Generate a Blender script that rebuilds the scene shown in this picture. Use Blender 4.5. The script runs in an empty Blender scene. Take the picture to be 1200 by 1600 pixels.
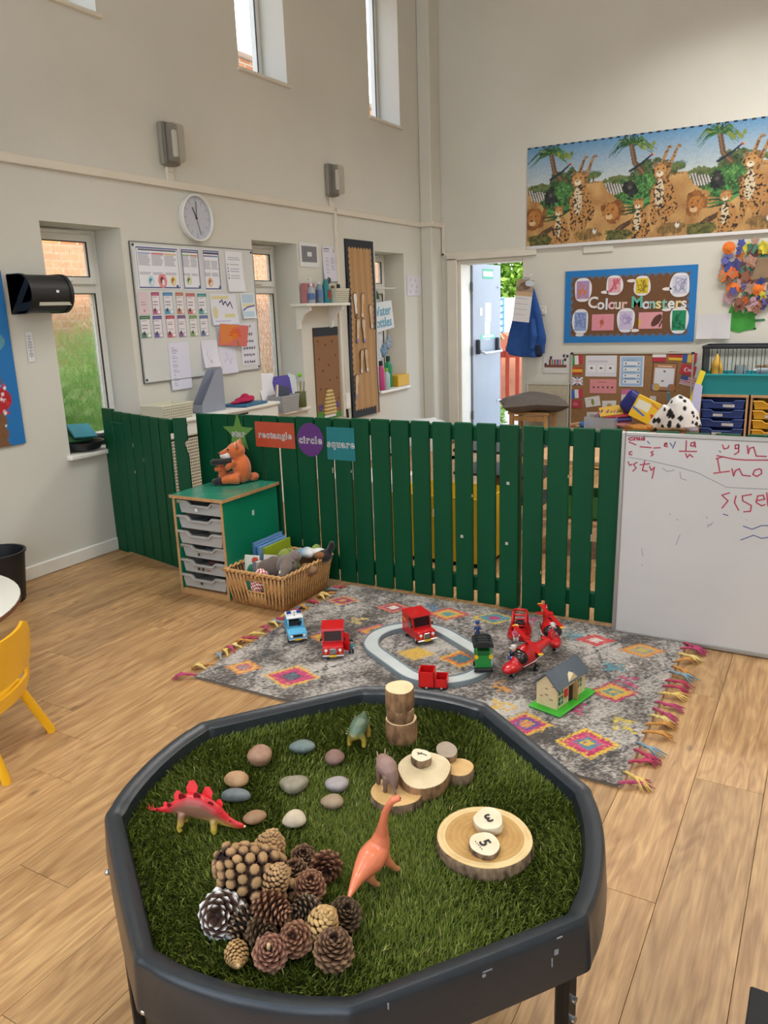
import bpy, bmesh, math, random
import numpy as np
from mathutils import Vector, Matrix, Euler
PI=math.pi; R=math.radians
random.seed(7)
SC=bpy.context.scene; COL=SC.collection
# ---------------------------------------------------------------- camera
FPX=1231.6; EYE=Vector((0,0,1.5))
def _axes(yaw,pitch,roll):
    cy,sy=math.cos(yaw),math.sin(yaw)
    f0=Vector((-sy,cy,0)); r0=Vector((cy,sy,0)); u0=Vector((0,0,1))
    f=f0*math.cos(pitch)-u0*math.sin(pitch); u=u0*math.cos(pitch)+f0*math.sin(pitch)
    return r0*math.cos(roll)+u*math.sin(roll), u*math.cos(roll)-r0*math.sin(roll), f
AR,AU,AF=_axes(R(29.91),R(14.374),R(-1.998))
cam=bpy.data.cameras.new('camera'); cam.sensor_fit='VERTICAL'; cam.sensor_height=36; cam.lens=FPX*36/1600
cam.clip_start=.02; cam.clip_end=200
camo=bpy.data.objects.new('camera',cam); COL.objects.link(camo)
camo.matrix_world=Matrix.Translation(EYE)@Matrix((AR,AU,-AF)).transposed().to_4x4()
SC.camera=camo
# survey helpers: where the sight line of a picture point meets a real plane of the room
def _ray(x,y): return AR*((x-600)/FPX)-AU*((y-800)/FPX)+AF
def fl(x,y,z=0.0): d=_ray(x,y); return EYE+d*((z-EYE.z)/d.z)
def aty(x,y,Y): d=_ray(x,y); return EYE+d*(Y/d.y)
def atx(x,y,X): d=_ray(x,y); return EYE+d*(X/d.x)
# ---------------------------------------------------------------- world, lights, exposure
LWX=-4.11; BWY=8.4; CEIL=4.9; RWX=3.2; FWY=-2.6
SC.view_settings.view_transform='Standard'; SC.view_settings.look='None'
SC.view_settings.gamma=1; SC.view_settings.use_curve_mapping=False
SC.view_settings.exposure=0.05
w=bpy.data.worlds.new('sky'); SC.world=w; w.use_nodes=True
nt=w.node_tree; bg=nt.nodes['Background']
tcw=nt.nodes.new('ShaderNodeTexCoord'); sep=nt.nodes.new('ShaderNodeSeparateXYZ'); nt.links.new(tcw.outputs['Generated'],sep.inputs[0])
rmp=nt.nodes.new('ShaderNodeValToRGB'); rmp.color_ramp.elements[0].position=0; rmp.color_ramp.elements[0].color=(.86,.90,.95,1); rmp.color_ramp.elements[1].position=.8; rmp.color_ramp.elements[1].color=(.55,.72,.98,1)
nt.links.new(sep.outputs[2],rmp.inputs[0]); nt.links.new(rmp.outputs[0],bg.inputs[0]); bg.inputs[1].default_value=4.0
sl=bpy.data.lights.new('sun','SUN'); sl.energy=6.0; sl.angle=R(2); sl.color=(1,.95,.86)
so=bpy.data.objects.new('sun',sl); COL.objects.link(so)
so.rotation_euler=Vector((.55,-.5,.75)).to_track_quat('Z','Y').to_euler(); so.location=(6,-4,9)
def area(name,loc,sx,sy,e,col=(1,.93,.83),rot=(0,0,0),spread=180):
    l=bpy.data.lights.new(name,'AREA'); l.shape='RECTANGLE'; l.size=sx; l.size_y=sy; l.energy=e; l.color=col; l.spread=R(spread)
    o=bpy.data.objects.new(name,l); COL.objects.link(o); o.location=loc; o.rotation_euler=rot; return o
for x,y,z,e,sp in [(-2.0,.6,3.75,24,116),(1.0,.6,3.75,22,118),(-2.0,3.7,3.75,26,116),(1.0,3.7,3.75,24,118),(-.7,6.8,4.5,58,138),(1.6,6.9,4.5,80,140)]:
    area('fill_light',(x,y,z),1.3,.5,e,(1,.98,.95),spread=sp)  # added area lights without fittings, placed and tuned to brighten floor and walls
# ---------------------------------------------------------------- materials
def lin(c):
    if isinstance(c,str):
        c=c.lstrip('#'); c=[int(c[i:i+2],16)/255 for i in (0,2,4)]
    return tuple((v/12.92 if v<=.04045 else ((v+.055)/1.055)**2.4) for v in c[:3])
_M={}
def mat(col,rough=.5,metal=0,nv=0,ns=8,bump=0,bs=60,col2=None,spec=.5,trans=0,coat=0,sheen=0,emit=0,alpha=1,stretch=None,rnd=0):
    key=(col,rough,metal,nv,ns,bump,bs,col2,spec,trans,coat,sheen,emit,alpha,stretch,rnd)
    if key in _M: return _M[key]
    m=bpy.data.materials.new('m%d'%len(_M)); m.use_nodes=True; t=m.node_tree; N=t.nodes; L=t.links
    p=N['Principled BSDF']; c=lin(col)
    p.inputs['Base Color'].default_value=(*c,1); p.inputs['Roughness'].default_value=rough; p.inputs['Metallic'].default_value=metal
    p.inputs['Specular IOR Level'].default_value=spec; p.inputs['Transmission Weight'].default_value=trans
    p.inputs['Coat Weight'].default_value=coat; p.inputs['Coat Roughness'].default_value=.15
    p.inputs['Sheen Weight'].default_value=sheen; p.inputs['Alpha'].default_value=alpha
    if emit: p.inputs['Emission Color'].default_value=(*c,1); p.inputs['Emission Strength'].default_value=emit
    if nv or bump or col2:
        tc=N.new('ShaderNodeTexCoord'); vec=tc.outputs['Object']
        if stretch:
            mp=N.new('ShaderNodeMapping'); mp.inputs['Scale'].default_value=stretch; L.new(vec,mp.inputs['Vector']); vec=mp.outputs[0]
    if nv or col2:
        n=N.new('ShaderNodeTexNoise'); n.inputs['Scale'].default_value=ns; n.inputs['Detail'].default_value=5; L.new(vec,n.inputs['Vector'])
        rp=N.new('ShaderNodeValToRGB'); rp.color_ramp.elements[0].position=.32; rp.color_ramp.elements[1].position=.68
        c2=lin(col2) if col2 else tuple(min(1,v*(1+nv)) for v in c); c1=c if col2 else tuple(v*(1-nv) for v in c)
        rp.color_ramp.elements[0].color=(*c1,1); rp.color_ramp.elements[1].color=(*c2,1)
        L.new(n.outputs[0],rp.inputs[0]); L.new(rp.outputs[0],p.inputs['Base Color'])
    if bump:
        n2=N.new('ShaderNodeTexNoise'); n2.inputs['Scale'].default_value=bs; n2.inputs['Detail'].default_value=4; L.new(vec,n2.inputs['Vector'])
        b=N.new('ShaderNodeBump'); b.inputs['Strength'].default_value=bump; b.inputs['Distance'].default_value=.004
        L.new(n2.outputs[0],b.inputs['Height']); L.new(b.outputs[0],p.inputs['Normal'])
    _M[key]=m; return m
def vmat(rough=.6,bump=0,bs=300,spec=.4,coat=0,nv=0,ns=200,sheen=0):
    key=('v',rough,bump,bs,spec,coat,nv,ns,sheen)
    if key in _M: return _M[key]
    m=bpy.data.materials.new('print%d'%len(_M)); m.use_nodes=True; t=m.node_tree; N=t.nodes; L=t.links; p=N['Principled BSDF']
    a=N.new('ShaderNodeAttribute'); a.attribute_name='Col'; out=a.outputs['Color']
    p.inputs['Roughness'].default_value=rough; p.inputs['Specular IOR Level'].default_value=spec; p.inputs['Coat Weight'].default_value=coat; p.inputs['Sheen Weight'].default_value=sheen
    if nv or bump: tc=N.new('ShaderNodeTexCoord')
    if nv:
        n=N.new('ShaderNodeTexNoise'); n.inputs['Scale'].default_value=ns; n.inputs['Detail'].default_value=3; L.new(tc.outputs['Object'],n.inputs['Vector'])
        mr=N.new('ShaderNodeMapRange'); mr.inputs[1].default_value=.3; mr.inputs[2].default_value=.7; mr.inputs[3].default_value=1-nv; mr.inputs[4].default_value=1+nv; L.new(n.outputs[0],mr.inputs[0])
        mx=N.new('ShaderNodeVectorMath'); mx.operation='SCALE'; L.new(out,mx.inputs[0]); L.new(mr.outputs[0],mx.inputs['Scale']); out=mx.outputs[0]
    L.new(out,p.inputs['Base Color'])
    if bump:
        n2=N.new('ShaderNodeTexNoise'); n2.inputs['Scale'].default_value=bs; n2.inputs['Detail'].default_value=3; L.new(tc.outputs['Object'],n2.inputs['Vector'])
        b=N.new('ShaderNodeBump'); b.inputs['Strength'].default_value=bump; b.inputs['Distance'].default_value=.004
        L.new(n2.outputs[0],b.inputs['Height']); L.new(b.outputs[0],p.inputs['Normal'])
    _M[key]=m; return m
# ---------------------------------------------------------------- mesh builder
def ident(): return Matrix.Identity(4)
def TR(x=0,y=0,z=0,rx=0,ry=0,rz=0,s=1):
    return Matrix.Translation((x,y,z))@Euler((rx,ry,rz)).to_matrix().to_4x4()@Matrix.Scale(s,4)
def aim(p,d,up=(0,0,1)):
    z=Vector(d).normalized(); u=Vector(up)
    if abs(z.dot(u))>.98: u=Vector((0,1,0))
    x=u.cross(z).normalized(); y=z.cross(x)
    return Matrix.Translation(Vector(p))@Matrix((x,y,z)).transposed().to_4x4()
class B:
    def __init__(s): s.bm=bmesh.new(); s.mi=0; s.X=ident()
    def _f(s,vs):
        try: f=s.bm.faces.new(vs); f.material_index=s.mi; return f
        except ValueError: return None
    def _v(s,p,M=None): return s.bm.verts.new(s.X@((M@Vector(p)) if M is not None else Vector(p)))
    def box(s,c,d,bev=0,M=None,seg=1):
        x,y,z=[v/2 for v in d]; M=(M if M is not None else ident())@Matrix.Translation(c)
        vs=[s._v(p,M) for p in((-x,-y,-z),(x,-y,-z),(x,y,-z),(-x,y,-z),(-x,-y,z),(x,-y,z),(x,y,z),(-x,y,z))]
        fs=[s._f([vs[i] for i in q]) for q in((0,3,2,1),(4,5,6,7),(0,1,5,4),(1,2,6,5),(2,3,7,6),(3,0,4,7))]
        if bev:
            es=list({e for f in fs for e in f.edges}); r=bmesh.ops.bevel(s.bm,geom=es,offset=min(bev,min(d)*.49),segments=seg,profile=.5,affect='EDGES')
            for f in r['faces']: f.material_index=s.mi
        return s
    def ring(s,pts,M=None): return [s._v(p,M) for p in pts]
    def bridge(s,a,b):
        n=len(a)
        for i in range(n): s._f([a[i],a[(i+1)%n],b[(i+1)%n],b[i]])
    def cyl(s,p0,p1,r0,r1=None,n=12,cap=True):
        p0=Vector(p0);p1=Vector(p1); r1=r0 if r1 is None else r1; M=aim(p0,p1-p0); h=(p1-p0).length
        a=s.ring([(r0*math.cos(2*PI*i/n),r0*math.sin(2*PI*i/n),0) for i in range(n)],M)
        b=s.ring([(r1*math.cos(2*PI*i/n),r1*math.sin(2*PI*i/n),h) for i in range(n)],M)
        s.bridge(a,b)
        if cap: s._f(a[::-1]); s._f(b)
        return s
    def tube(s,pts,r,n=8,closed=False,cap=True,sq=1):
        pts=[Vector(p) for p in pts]; m=len(pts); rs=r if isinstance(r,(list,tuple)) else [r]*m
        prev=None; rings=[]; nrm=None
        for i in range(m):
            if closed: d=pts[(i+1)%m]-pts[i-1]
            else: d=pts[min(i+1,m-1)]-pts[max(i-1,0)]
            if d.length<1e-9: d=Vector((0,0,1))
            d.normalize()
            if nrm is None:
                nrm=Vector((0,0,1)) if abs(d.z)<.9 else Vector((1,0,0))
            nrm=(nrm-d*nrm.dot(d))
            if nrm.length<1e-6: nrm=d.orthogonal()
            nrm.normalize(); bn=d.cross(nrm)
            rr=rs[i]; ra,rb=(rr if isinstance(rr,(tuple,list)) else (rr,rr*sq))
            rings.append([s._v(pts[i]+nrm*(ra*math.cos(2*PI*k/n))+bn*(rb*math.sin(2*PI*k/n))) for k in range(n)])
        for i in range(m-1): s.bridge(rings[i],rings[i+1])
        if closed: s.bridge(rings[-1],rings[0])
        elif cap: s._f(rings[0][::-1]); s._f(rings[-1])
        return s
    def lathe(s,prof,n=24,M=None,cap=True,w=None):
        rings=[]
        for r,z in prof:
            rings.append(s.ring([((r*(w(2*PI*i/n) if w else 1))*math.cos(2*PI*i/n),(r*(w(2*PI*i/n) if w else 1))*math.sin(2*PI*i/n),z) for i in range(n)],M))
        for a,b in zip(rings,rings[1:]): s.bridge(a,b)
        if cap:
            s._f(rings[0][::-1]); s._f(rings[-1])
        return s
    def prism(s,poly,d,M=None,y0=0):
        a=s.ring([(x,y0,z) for x,z in poly],M); b=s.ring([(x,y0-d,z) for x,z in poly],M)
        s.bridge(a,b); s._f(a[::-1]); s._f(b); return s
    def slab(s,poly,z0,z1,M=None):
        a=s.ring([(x,y,z0) for x,y in poly],M); b=s.ring([(x,y,z1) for x,y in poly],M)
        s.bridge(a,b); s._f(a[::-1]); s._f(b); return s
    def ball(s,c,r,u=16,v=10,M=None,f=None):
        M=(M if M is not None else ident())@Matrix.Translation(c); rx,ry,rz=r if isinstance(r,(tuple,list)) else (r,r,r)
        rings=[]
        for j in range(v+1):
            th=PI*j/v; ring=[]
            if j in(0,v):
                d=Vector((0,0,math.cos(th))); k=f(d) if f else 1; rings.append([s._v((0,0,d.z*rz*k),M)]); continue
            for i in range(u):
                ph=2*PI*i/u; d=Vector((math.sin(th)*math.cos(ph),math.sin(th)*math.sin(ph),math.cos(th))); k=f(d) if f else 1
                ring.append(s._v((d.x*rx*k,d.y*ry*k,d.z*rz*k),M))
            rings.append(ring)
        for j in range(v):
            a,b=rings[j],rings[j+1]
            for i in range(u):
                if len(a)==1: s._f([a[0],b[i],b[(i+1)%u]])
                elif len(b)==1: s._f([a[i],b[0],a[(i+1)%u]])
                else: s._f([a[i],b[i],b[(i+1)%u],a[(i+1)%u]])
        return s
    def ribbon(s,pts,wd,M=None):
        for a,b in zip(pts,pts[1:]):
            a=Vector(a);b=Vector(b); d=b-a
            if d.length<1e-6: continue
            d.normalize(); n=Vector((-d.y,d.x))*wd/2; a=a-d*wd*.3; b=b+d*wd*.3
            s._f([s._v((q.x,0,q.y),M) for q in(a+n,a-n,b-n,b+n)])
        return s
    def text(s,txt,size,M=None,ext=.0005,ax='CENTER',sx=1,bold=0,sp=1.05):
        cu=bpy.data.curves.new('t','FONT'); cu.body=txt; cu.size=size; cu.extrude=ext; cu.align_x=ax; cu.align_y='CENTER'; cu.resolution_u=4; cu.offset=bold; cu.space_character=sp
        o=bpy.data.objects.new('t',cu); me=bpy.data.meshes.new_from_object(o)
        MM=s.X@(M if M is not None else ident())@Matrix.Rotation(PI/2,4,'X')@Matrix.Diagonal((sx,1,1,1)); n0=len(s.bm.faces); nv=len(s.bm.verts)
        s.bm.from_mesh(me); s.bm.verts.ensure_lookup_table(); s.bm.faces.ensure_lookup_table()
        for v in s.bm.verts[nv:]: v.co=MM@v.co
        for f in s.bm.faces[n0:]: f.material_index=s.mi
        bpy.data.objects.remove(o); bpy.data.curves.remove(cu); bpy.data.meshes.remove(me); return s
    def mesh(s,name,smooth=False,fix=True):
        if fix: bmesh.ops.recalc_face_normals(s.bm,faces=s.bm.faces)
        me=bpy.data.meshes.new(name); s.bm.to_mesh(me); s.bm.free()
        if smooth:
            for p in me.polygons: p.use_smooth=True
            if smooth!=1: me.set_sharp_from_angle(angle=R(smooth))
        return me
    def ob(s,name,m,parent=None,loc=(0,0,0),rot=(0,0,0),smooth=False,fix=True):
        return put(name,s.mesh(name,smooth,fix),m,parent,loc,rot)
    def melt(s,name,m,parent=None,loc=(0,0,0),rot=(0,0,0),vox=.003,sm=6,fac=.5):
        # weld overlapping volumes into one continuous skin
        me=s.mesh(name); o=bpy.data.objects.new('tmp',me); COL.objects.link(o)
        r=o.modifiers.new('r','REMESH'); r.mode='VOXEL'; r.voxel_size=vox
        if sm: q=o.modifiers.new('s','SMOOTH'); q.iterations=sm; q.factor=fac
        dg=bpy.context.evaluated_depsgraph_get(); me2=bpy.data.meshes.new_from_object(o.evaluated_get(dg))
        bpy.data.objects.remove(o); bpy.data.meshes.remove(me)
        for p in me2.polygons: p.use_smooth=True
        me2.materials.clear()
        for p in me2.polygons: p.material_index=0
        me2.name=name; return put(name,me2,m,parent,loc,rot)
def put(name,me,m,parent=None,loc=(0,0,0),rot=(0,0,0)):
    if m is not None and not me.materials:
        for k in (m if isinstance(m,(list,tuple)) else [m]): me.materials.append(k)
    o=bpy.data.objects.new(name,me); COL.objects.link(o); o.parent=parent; o.location=loc; o.rotation_euler=rot; return o
def tag(o,label=None,cat=None,group=None,kind=None):
    if label: o['label']=label
    if cat: o['category']=cat
    if group: o['group']=group
    if kind: o['kind']=kind
    return o
def T(name,label,cat,loc=(0,0,0),rz=0,group=None,rot=None):
    o=bpy.data.objects.new(name,None); COL.objects.link(o); o.empty_display_size=.05
    o.location=loc; o.rotation_euler=rot or (0,0,rz); return tag(o,label,cat,group)
def struct(o): o['kind']='structure'; return o
def copy_tree(o,parent=None):
    c=o.copy(); COL.objects.link(c); c.parent=parent
    for ch in o.children: copy_tree(ch,c)
    return c
def paint(o,fn):
    me=o.data; n=len(me.vertices); co=np.empty(n*3); me.vertices.foreach_get('co',co); co=co.reshape(-1,3)
    col=np.ones((n,4)); col[:,:3]=fn(co); a=me.color_attributes.new('Col','FLOAT_COLOR','POINT'); a.data.foreach_set('color',col.ravel()); return o
def lerp(a,b,t):
    a=np.array(a);b=np.array(b); t=np.clip(t,0,1)[:,None]; return a*(1-t)+b*t
# ---------------------------------------------------------------- flat prints: a fine grid that carries the printed colours
class Print:
    def __init__(s,wd,ht,res,bgc='#ffffff'):
        s.w,s.h=wd,ht; s.nx=max(2,int(wd/res)); s.ny=max(2,int(ht/res))
        xs=np.linspace(-wd/2,wd/2,s.nx+1); ys=np.linspace(-ht/2,ht/2,s.ny+1); s.x,s.y=np.meshgrid(xs,ys)
        s.c=np.zeros(s.x.shape+(3,)); s.c[:]=lin(bgc)
    def _set(s,m,c,a=1): s.c[m]=s.c[m]*(1-a)+np.array(lin(c))*a
    def rect(s,x0,y0,x1,y1,c,a=1): s._set((s.x>=min(x0,x1))&(s.x<=max(x0,x1))&(s.y>=min(y0,y1))&(s.y<=max(y0,y1)),c,a)
    def ell(s,x,y,rx,ry,c,a=1,rot=0):
        dx=s.x-x;dy=s.y-y; ca,sa=math.cos(rot),math.sin(rot); u=dx*ca+dy*sa; v=-dx*sa+dy*ca; s._set((u/rx)**2+(v/ry)**2<=1,c,a)
    def poly(s,p,c,a=1):
        m=np.zeros(s.x.shape,bool); n=len(p)
        for i in range(n):
            x0,y0=p[i]; x1,y1=p[(i+1)%n]
            if y0==y1: continue
            m^=((s.y>=min(y0,y1))&(s.y<max(y0,y1))&(s.x<(x1-x0)*(s.y-y0)/(y1-y0)+x0))
        s._set(m,c,a)
    def line(s,p,wd,c,a=1,w1=None):
        m=np.zeros(s.x.shape,bool); n=len(p)-1
        for i in range(n):
            x0,y0=p[i];x1,y1=p[i+1]; L=(x1-x0)**2+(y1-y0)**2 or 1e-12
            t=np.clip(((s.x-x0)*(x1-x0)+(s.y-y0)*(y1-y0))/L,0,1)
            ww=wd if w1 is None else wd+(w1-wd)*((i+t)/n)
            m|=((s.x-x0-t*(x1-x0))**2+(s.y-y0-t*(y1-y0))**2)<=(ww/2)**2
        s._set(m,c,a)
    def lines(s,x0,x1,y0,y1,n,c='#777777',th=.0025,rag=.3,seed=0):
        rr=random.Random(seed)
        for i in range(n):
            y=y0+(y1-y0)*i/max(1,n-1); s.rect(x0,y-th/2,x1-(x1-x0)*rag*rr.random(),y+th/2,c)
    def ob(s,name,m,parent=None,loc=(0,0,0),rot=(0,0,0),wav=None):
        h,w_=s.x.shape; co=np.zeros((h*w_,3)); co[:,0]=s.x.ravel(); co[:,2]=s.y.ravel()
        if wav: co[:,1]=wav(s.x.ravel(),s.y.ravel())
        me=bpy.data.meshes.new(name); nf=(h-1)*(w_-1); i=np.arange(h*w_).reshape(h,w_)
        q=np.stack([i[:-1,:-1],i[:-1,1:],i[1:,1:],i[1:,:-1]],-1).reshape(-1)
        me.vertices.add(h*w_); me.vertices.foreach_set('co',co.ravel()); me.loops.add(nf*4); me.loops.foreach_set('vertex_index',q.astype(np.int32))
        me.polygons.add(nf); me.polygons.foreach_set('loop_start',np.arange(0,nf*4,4,dtype=np.int32)); me.update(calc_edges=True)
        a=me.color_attributes.new('Col','FLOAT_COLOR','POINT'); cc=np.ones((h*w_,4)); cc[:,:3]=s.c.reshape(-1,3); a.data.foreach_set('color',cc.ravel())
        return put(name,me,m,parent,loc,rot)
# wall frames: local x runs right as seen from the room, -y comes into the room, z is up
def LW(x,y): p=atx(x,y,LWX); return p.y,p.z
def BW(x,y): p=aty(x,y,BWY); return p.x,p.z
def onL(name,label,cat,u,z,group=None,off=0): return T(name,label,cat,(LWX+off,u,z),PI/2,group)
def onB(name,label,cat,u,z,group=None,off=0): return T(name,label,cat,(u,BWY-off,z),0,group)
def rectL(x0,y0,x1,y1):
    a=LW(x0,y0); b=LW(x1,y1); return (a[0]+b[0])/2,(a[1]+b[1])/2,abs(b[0]-a[0]),abs(a[1]-b[1])
def rectB(x0,y0,x1,y1):
    a=BW(x0,y0); b=BW(x1,y1); return (a[0]+b[0])/2,(a[1]+b[1])/2,abs(b[0]-a[0]),abs(a[1]-b[1])
# ================================================================ the room
WALL=mat('#d3d1c7',.75,nv=.035,ns=1.3,bump=.05,bs=40)
TRIM=mat('#dcd5c6',.5,nv=.03,ns=6); UPVC=mat('#e6e7e2',.35); GLOSSW=mat('#e9e7e0',.4,nv=.03,ns=9)
def holed(name,u0,u1,v0,v1,holes,th,place,m):
    us=sorted({u0,u1,*[h[0] for h in holes],*[h[1] for h in holes]}); vs=sorted({v0,v1,*[h[2] for h in holes],*[h[3] for h in holes]})
    inh=lambda u,v: any(h[0]<u<h[1] and h[2]<v<h[3] for h in holes)
    b=B(); cache={}
    def V(u,v,d):
        k=(u,v,d)
        if k not in cache: cache[k]=b.bm.verts.new(place(u,v,d))
        return cache[k]
    sol={(i,j):not inh((us[i]+us[i+1])/2,(vs[j]+vs[j+1])/2) for i in range(len(us)-1) for j in range(len(vs)-1)}
    for (i,j),ok in sol.items():
        if not ok: continue
        a,c,d,e=us[i],us[i+1],vs[j],vs[j+1]
        b._f([V(a,d,0),V(c,d,0),V(c,e,0),V(a,e,0)]); b._f([V(a,d,th),V(a,e,th),V(c,e,th),V(c,d,th)])
        for di,dj,p,q in((-1,0,(a,d),(a,e)),(1,0,(c,d),(c,e)),(0,-1,(a,d),(c,d)),(0,1,(a,e),(c,e))):
            if not sol.get((i+di,j+dj),False): b._f([V(*p,0),V(*q,0),V(*q,th),V(*p,th)])
    return struct(b.ob(name,m))
WY=[(3.25,3.86),(5.2,5.81),(7.14,7.75)]; WZ=(.69,2.07); UZ=(3.30,4.62); WTH=.32
holes=[(a,b,*WZ) for a,b in WY]+[(a,b,*UZ) for a,b in WY]+[(1.3,1.91,*UZ),(-.65,-.04,*UZ),(1.3,1.91,*WZ)]
holed('wall_left',FWY,BWY+.28,0,CEIL,holes,WTH,lambda u,v,d:(LWX-d,u,v),WALL)
DX0,DX1,DZ=-3.785,-2.98,2.0
holed('wall_back',LWX,RWX,0,CEIL,[(DX0,DX1,0,DZ)],.28,lambda u,v,d:(u,BWY+d,v),WALL)
# unseen sides; the front openings are added to throw daylight on the end wall
holed('wall_right',FWY,BWY,0,CEIL,[],.28,lambda u,v,d:(RWX+d,u,v),WALL)
holed('wall_front',LWX,RWX,0,CEIL,[(-3.4,-.6,.7,2.6),(-.2,2.8,.7,2.6),(-3.4,2.8,3.2,4.5)],.28,lambda u,v,d:(u,FWY-d,v),WALL)
struct(B().box(((LWX+RWX)/2,(BWY+FWY)/2,CEIL+.1),(RWX-LWX+.8,BWY-FWY+.8,.2)).ob('ceiling',mat('#e9e6df',.8)))
# floor: a screed that carries the oak planks
def plank_mat():
    m=bpy.data.materials.new('oak_plank'); m.use_nodes=True; t=m.node_tree; N=t.nodes; L=t.links; p=N['Principled BSDF']
    tc=N.new('ShaderNodeTexCoord'); oi=N.new('ShaderNodeObjectInfo')
    rm=N.new('ShaderNodeMath'); rm.operation='MULTIPLY'; rm.inputs[1].default_value=137; L.new(oi.outputs['Random'],rm.inputs[0])
    cb=N.new('ShaderNodeCombineXYZ'); L.new(rm.outputs[0],cb.inputs[0]); L.new(rm.outputs[0],cb.inputs[1])
    ad=N.new('ShaderNodeVectorMath'); ad.operation='ADD'; L.new(tc.outputs['Object'],ad.inputs[0]); L.new(cb.outputs[0],ad.inputs[1])
    def noise(sc,det,scale,dist=0):
        mp=N.new('ShaderNodeMapping'); mp.inputs['Scale'].default_value=sc; L.new(ad.outputs[0],mp.inputs[0])
        n=N.new('ShaderNodeTexNoise'); n.inputs['Scale'].default_value=scale; n.inputs['Detail'].default_value=det; n.inputs['Distortion'].default_value=dist; L.new(mp.outputs[0],n.inputs[0]); return n.outputs[0]
    big=noise((1,.18,1),3,9,.4); fine=noise((1,.035,1),6,150); mid=noise((1,.09,1),4,34,.6)
    # cathedral figure: rings of a slow field
    mul=N.new('ShaderNodeMath'); mul.operation='MULTIPLY'; mul.inputs[1].default_value=9; L.new(big,mul.inputs[0])
    fr=N.new('ShaderNodeMath'); fr.operation='PINGPONG'; fr.inputs[1].default_value=.5; L.new(mul.outputs[0],fr.inputs[0])
    r1=N.new('ShaderNodeValToRGB'); e=r1.color_ramp.elements; e[0].position=.25; e[0].color=(*lin('#966f46'),1); e[1].position=.75; e[1].color=(*lin('#c59e6c'),1)
    mxm=N.new('ShaderNodeMath'); mxm.operation='ADD'; L.new(mid,mxm.inputs[0])
    s2=N.new('ShaderNodeMath'); s2.operation='MULTIPLY'; s2.inputs[1].default_value=.42; L.new(fr.outputs[0],s2.inputs[0]); L.new(s2.outputs[0],mxm.inputs[1])
    s3=N.new('ShaderNodeMath'); s3.operation='SUBTRACT'; s3.inputs[1].default_value=.11; L.new(mxm.outputs[0],s3.inputs[0]); L.new(s3.outputs[0],r1.inputs[0])
    mr=N.new('ShaderNodeMapRange'); mr.inputs[1].default_value=.3; mr.inputs[2].default_value=.7; mr.inputs[3].default_value=.80; mr.inputs[4].default_value=1.12; L.new(fine,mr.inputs[0])
    v1=N.new('ShaderNodeVectorMath'); v1.operation='SCALE'; L.new(r1.outputs[0],v1.inputs[0]); L.new(mr.outputs[0],v1.inputs['Scale'])
    # knots
    mp=N.new('ShaderNodeMapping'); mp.inputs['Scale'].default_value=(3.4,1.5,1); L.new(ad.outputs[0],mp.inputs[0])
    vo=N.new('ShaderNodeTexVoronoi'); vo.inputs['Scale'].default_value=1.6; vo.inputs['Randomness'].default_value=1; L.new(mp.outputs[0],vo.inputs[0])
    kr=N.new('ShaderNodeMapRange'); kr.inputs[1].default_value=.02; kr.inputs[2].default_value=.075; kr.inputs[3].default_value=.5; kr.inputs[4].default_value=1; L.new(vo.outputs['Distance'],kr.inputs[0])
    v3=N.new('ShaderNodeVectorMath'); v3.operation='SCALE'; L.new(v1.outputs[0],v3.inputs[0]); L.new(kr.outputs[0],v3.inputs['Scale'])
    mr2=N.new('ShaderNodeMapRange'); mr2.inputs[3].default_value=.84; mr2.inputs[4].default_value=1.12; L.new(oi.outputs['Random'],mr2.inputs[0])
    v2=N.new('ShaderNodeVectorMath'); v2.operation='SCALE'; L.new(v3.outputs[0],v2.inputs[0]); L.new(mr2.outputs[0],v2.inputs['Scale'])
    L.new(v2.outputs[0],p.inputs['Base Color']); p.inputs['Roughness'].default_value=.42; p.inputs['Specular IOR Level'].default_value=.5
    b=N.new('ShaderNodeBump'); b.inputs['Strength'].default_value=.12; b.inputs['Distance'].default_value=.002; L.new(fine,b.inputs['Height']); L.new(b.outputs[0],p.inputs['Normal'])
    return m
floor=struct(B().box(((LWX+RWX)/2,(FWY+BWY)/2,-.05),(RWX-LWX,BWY-FWY,.07)).ob('floor',mat('#4a3826',.8)))
PL,PW=1.22,.2028; OAK=plank_mat()
pme=B().box((0,0,-.0075),(PW-.0012,PL-.0012,.015),.0008).mesh('plank')
pme.materials.append(OAK); n=0
x0=-.0735-PW*20
k=0
while x0+PW*k<RWX-.3:
    xa=x0+PW*k; st={20:2.435,18:1.81,19:1.81-.38,9:1.7}.get(k+1,(k*.437)%PL)
    if k==19: st=2.435
    if k==18: st=1.81
    st-=PL*5; cx=xa+PW/2
    if cx-PW/2<LWX-.02: k+=1; continue
    y=st
    while y<BWY:
        if y+PL>-.2 and y+PL<BWY+.3 and not(cx>.9 and y<.5):
            o=bpy.data.objects.new('plank',pme); COL.objects.link(o); o.parent=floor; o.location=(cx,min(y+PL/2,BWY-PL/2),0); n+=1
        y+=PL
    k+=1
b=B().box((LWX+.012,(FWY+3.55)/2,.0425),(.024,3.55-FWY,.085),.006); b.box((LWX+.012,(3.6+8.15)/2,.0425),(.024,4.5,.085),.006)
struct(b.ob('baseboard_left',GLOSSW))
b=B().box(((DX1+.1+RWX)/2,BWY-.012,.0425),(RWX-DX1-.1,.024,.085),.006); struct(b.ob('baseboard_back',GLOSSW))
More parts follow.
